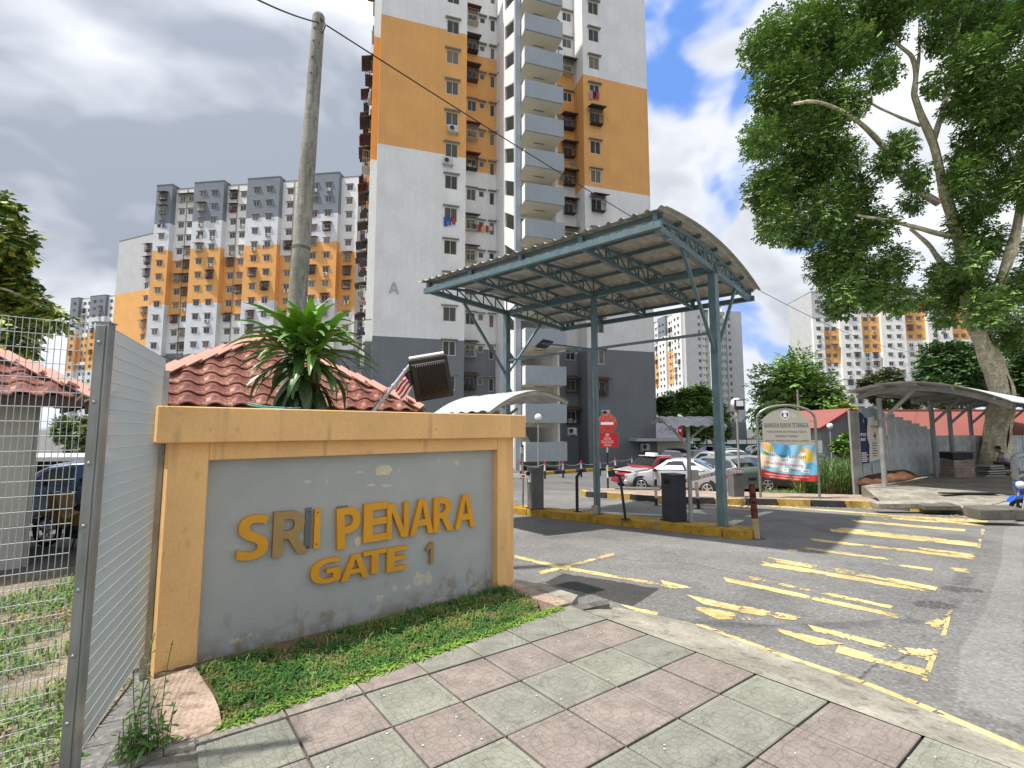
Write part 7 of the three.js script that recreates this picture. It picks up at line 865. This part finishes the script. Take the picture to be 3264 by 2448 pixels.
(function otherTrees() {
  const R = rng(131), mk = (name, label, x, yTop, xl, xr, yBot, Z, n, size, col, opt = {}) => {
    const gZ = gy(Z) + (opt.lift || 0), base = V(ray(x, 1400)[0] * Z, gZ, Z), o = thing(name, label, 'tree', base, 0, opt.group), px = Z / 1520, lobes = [], cx = (xl + xr) / 2, cy = (yTop + yBot) / 2, rx = (xr - xl) / 2, ry = (yBot - yTop) / 2, nl = opt.lobes || 16;
    for (let k = 0; k < nl; k++) { const a = R() * 6.283, e = Math.sqrt(R()) * .72, q = AT(cx + Math.cos(a) * e * rx, cy + Math.sin(a) * e * ry, Z + (R() - .5) * rx * px * 1.2); lobes.push([q, Math.min(rx, ry) * px * (.32 + R() * .22)]); }
    const top = AT(cx, cy, Z).sub(base); part(o, 'trunk', limbGeo([new THREE.Vector3(0, -.2, 0), new THREE.Vector3(0, top.y * .4, 0), new THREE.Vector3(top.x * .6, top.y * .75, 0), top], opt.tr || .28, (opt.tr || .28) * .4, 8, 10), M.bark); for (let k = 0; k < 4; k++) { const e = lobes[k * 3 % nl][0].clone().sub(base); part(o, 'branch', limbGeo([new THREE.Vector3(top.x * .4, top.y * .55, 0), e.clone().lerp(top, .4), e], (opt.tr || .28) * .4, .05, 6, 8), M.bark); } part(o, 'crown', foliage(lobes, n, size, R, col, base, .4), leafMaterial('big', 1)); };
  const green = r => r < .3 ? [.24, .37, .07] : [.135, .25, .05], dark = r => r < .2 ? [.14, .24, .07] : [.08, .16, .05], lime = r => r < .5 ? [.27, .38, .045] : [.17, .27, .04], dull = r => [.115, .15, .06];
  mk('round_tree', 'broad dense tree behind the arched notice stand', 2550, 1130, 2395, 2705, 1420, 58, 9000, .42, green, { lobes: 26, tr: .4 });
  mk('round_tree', 'round dark clipped tree between the near tower and the far white tower', 2195, 1228, 2130, 2285, 1345, 66, 5000, .4, green, { lobes: 14 }); mk('round_tree', 'dark tree tucked against the edge of the near tower', 2105, 1235, 2080, 2160, 1360, 72, 2600, .4, dark, { lobes: 9 });
  mk('parking_tree', 'light feathery tree with a leaning dark trunk in the car park', 2275, 1290, 2190, 2330, 1420, 50, 4200, .3, r => r < .4 ? [.17, .27, .05] : [.10, .18, .035], { lobes: 14, tr: .18 }); mk('parking_tree', 'low olive tree behind the reader shelter roof', 2125, 1312, 2090, 2190, 1420, 60, 2400, .34, dull, { lobes: 8 });
  mk('lime_tree', 'lime green leafed tree behind the red gable', 2690, 1300, 2620, 2760, 1400, 44, 3600, .3, lime, { lobes: 12 }); mk('spire_tree', 'grey green layered tree in front of the white block', 2820, 1170, 2745, 2885, 1300, 54, 3600, .3, dull, { lobes: 12 }); mk('spire_tree', 'low grey green tree left of the concrete pole behind the walkway', 2895, 1215, 2850, 2960, 1300, 54, 2200, .3, dull, { lobes: 8 });
  mk('shade_tree', 'dark leafy tree behind the walkway roof beside the big trunk', 3010, 1080, 2935, 3140, 1300, 34, 7000, .26, dark, { lobes: 20 }); mk('shade_tree', 'dark leafy tree right of the big trunk', 3280, 1020, 3200, 3420, 1330, 32, 6000, .26, dark, { lobes: 16 });
  mk('hedge_shrub', 'green shrub in front of the red roofed house', 2690, 1390, 2650, 2745, 1450, 24, 2600, .16, green, { lobes: 9, tr: .06 }); mk('hedge_shrub', 'pale shrub behind the dark shed seen through the mesh fence', 240, 1325, 160, 330, 1460, 26, 3500, .2, r => [.17, .22, .08], { lobes: 12, tr: .08 });
  // near tree at the left edge
  { const Z = 9, base = V(-11.6, gy(Z), Z), o = thing('near_tree', 'leafy branches reaching in above the left mesh panel', 'tree', base), lobes = []; const c = (x, y, dz = 0) => AT(x, y, Z + dz).sub(base); for (const [x, y, r] of [[20, 660, 40], [-30, 740, 70], [40, 800, 55], [80, 760, 40], [-20, 850, 70], [60, 900, 55], [110, 960, 45], [20, 960, 60], [150, 1000, 40], [90, 1030, 50], [20, 1050, 55], [190, 1020, 28], [60, 1100, 40], [-60, 950, 90], [-60, 650, 70], [-110, 800, 90], [90, 1120, 26], [10, 1000, 50], [60, 690, 16]]) lobes.push([AT(x, y, Z + (R() - .5) * 1.5), r * Z / 1520]); part(o, 'trunk', limbGeo([new THREE.Vector3(0, -.2, 0), new THREE.Vector3(0, 1.6, 0), c(-260, 900), c(-200, 760)], .16, .09, 10, 14), M.bark); for (const l of [[c(-230, 880), c(-100, 900), c(40, 930), c(150, 990)], [c(-220, 820), c(-100, 760), c(20, 700)], [c(-250, 950), c(-80, 1000), c(80, 1050)]]) part(o, 'branch', limbGeo(l, .05, .012, 6, 12), M.bark); part(o, 'crown', foliage(lobes, 3400, .12, R, r => r < .4 ? [.36, .42, .06] : [.12, .2, .045], base, .15, .3), leafMaterial('big', 1)); }
  // tall grass clump behind the kerb island
  const pick = () => { const x = 2545 + R() * 195, y = 1540 + R() * 42, p = G(x, y, .05); return p; }; const m = shade(new THREE.Mesh(mergeGeometries([blades(6000, pick, .9, .012, R, p => vnoise(p.x * 2, p.z * 2, 4) > .7 ? [.26, .26, .08] : [.09, .17, .04], .9), blades(2500, pick, 1.35, .012, R, () => [.11, .2, .05], .5)]), leafMat('turf', 1, 1, 1))); m.name = 'tall_grass'; m.userData = { kind: 'stuff', label: 'tall wild grass clump between the notice stand and the walkway', category: 'grass' }; scene.add(m);
  const ver = structure('verge_soil', slab([[2420, 1574], [2600, 1579], [2745, 1582], [2790, 1570], [2760, 1540], [2620, 1525], [2500, 1540]].map(p => pxz(...p, .05)), .06, -.1), mat('stony soil', lin(.40, .35, .26), {}));
  const pick2 = () => { const p = G(2430 + R() * 330, 1545 + R() * 35, .05); return p; }; const m2 = shade(new THREE.Mesh(blades(2500, pick2, .16, .012, R, () => [.14, .23, .05], 1.2), leafMat('turf', 1, 1, 1))); m2.name = 'verge_grass'; m2.userData = { kind: 'stuff', label: 'short rough grass on the verge behind the kerb island', category: 'grass' }; scene.add(m2);
  // fallen leaves along the far kerb
  const lv = []; for (let k = 0; k < 420; k++) { const t = R(), p = k % 3 ? kerbCurve.getPointAt(t) : new THREE.Vector3().copy(G(2810 + R() * 330, 1640 + R() * 14)), x = p.x + (R() - .5) * .4, z = p.z + .12 + R() * .3; const g = new THREE.CircleGeometry(.02 + R() * .035, 5).scale(1, .6, 1).rotateX(-Math.PI / 2 + (R() - .5) * .6).rotateY(R() * 6); g.translate(x, gy(-z) + .02, z); lv.push(g); } const fl = shade(new THREE.Mesh(fin(lv), mat('dry leaf', lin(.42, .30, .13), { roughness: .9, side: DS }))); fl.name = 'fallen_leaves'; fl.userData = { kind: 'stuff', label: 'dry fallen leaves along the black and yellow kerb', category: 'leaves' }; scene.add(fl);
  const bits = []; for (let k = 0; k < 160; k++) { const i = R() * 6, j = .6 + R() * 7, [x, Z] = gridP(i, j), s = .003 + R() * .005; bits.push(new THREE.CircleGeometry(s, 5).scale(1, .5 + R() * .5, 1).rotateX(-Math.PI / 2).rotateY(R() * 6).translate(x, gy(Z) + .1455, -Z)); } const lt = shade(new THREE.Mesh(fin(bits), mat('litter crumb', lin(.6, .58, .46), { roughness: .9, side: DS }))); lt.name = 'litter_crumbs'; lt.userData = { kind: 'stuff', label: 'tiny pale crumbs scattered over the pavers', category: 'litter' }; scene.add(lt);
})();
renderer.render(scene, camera);
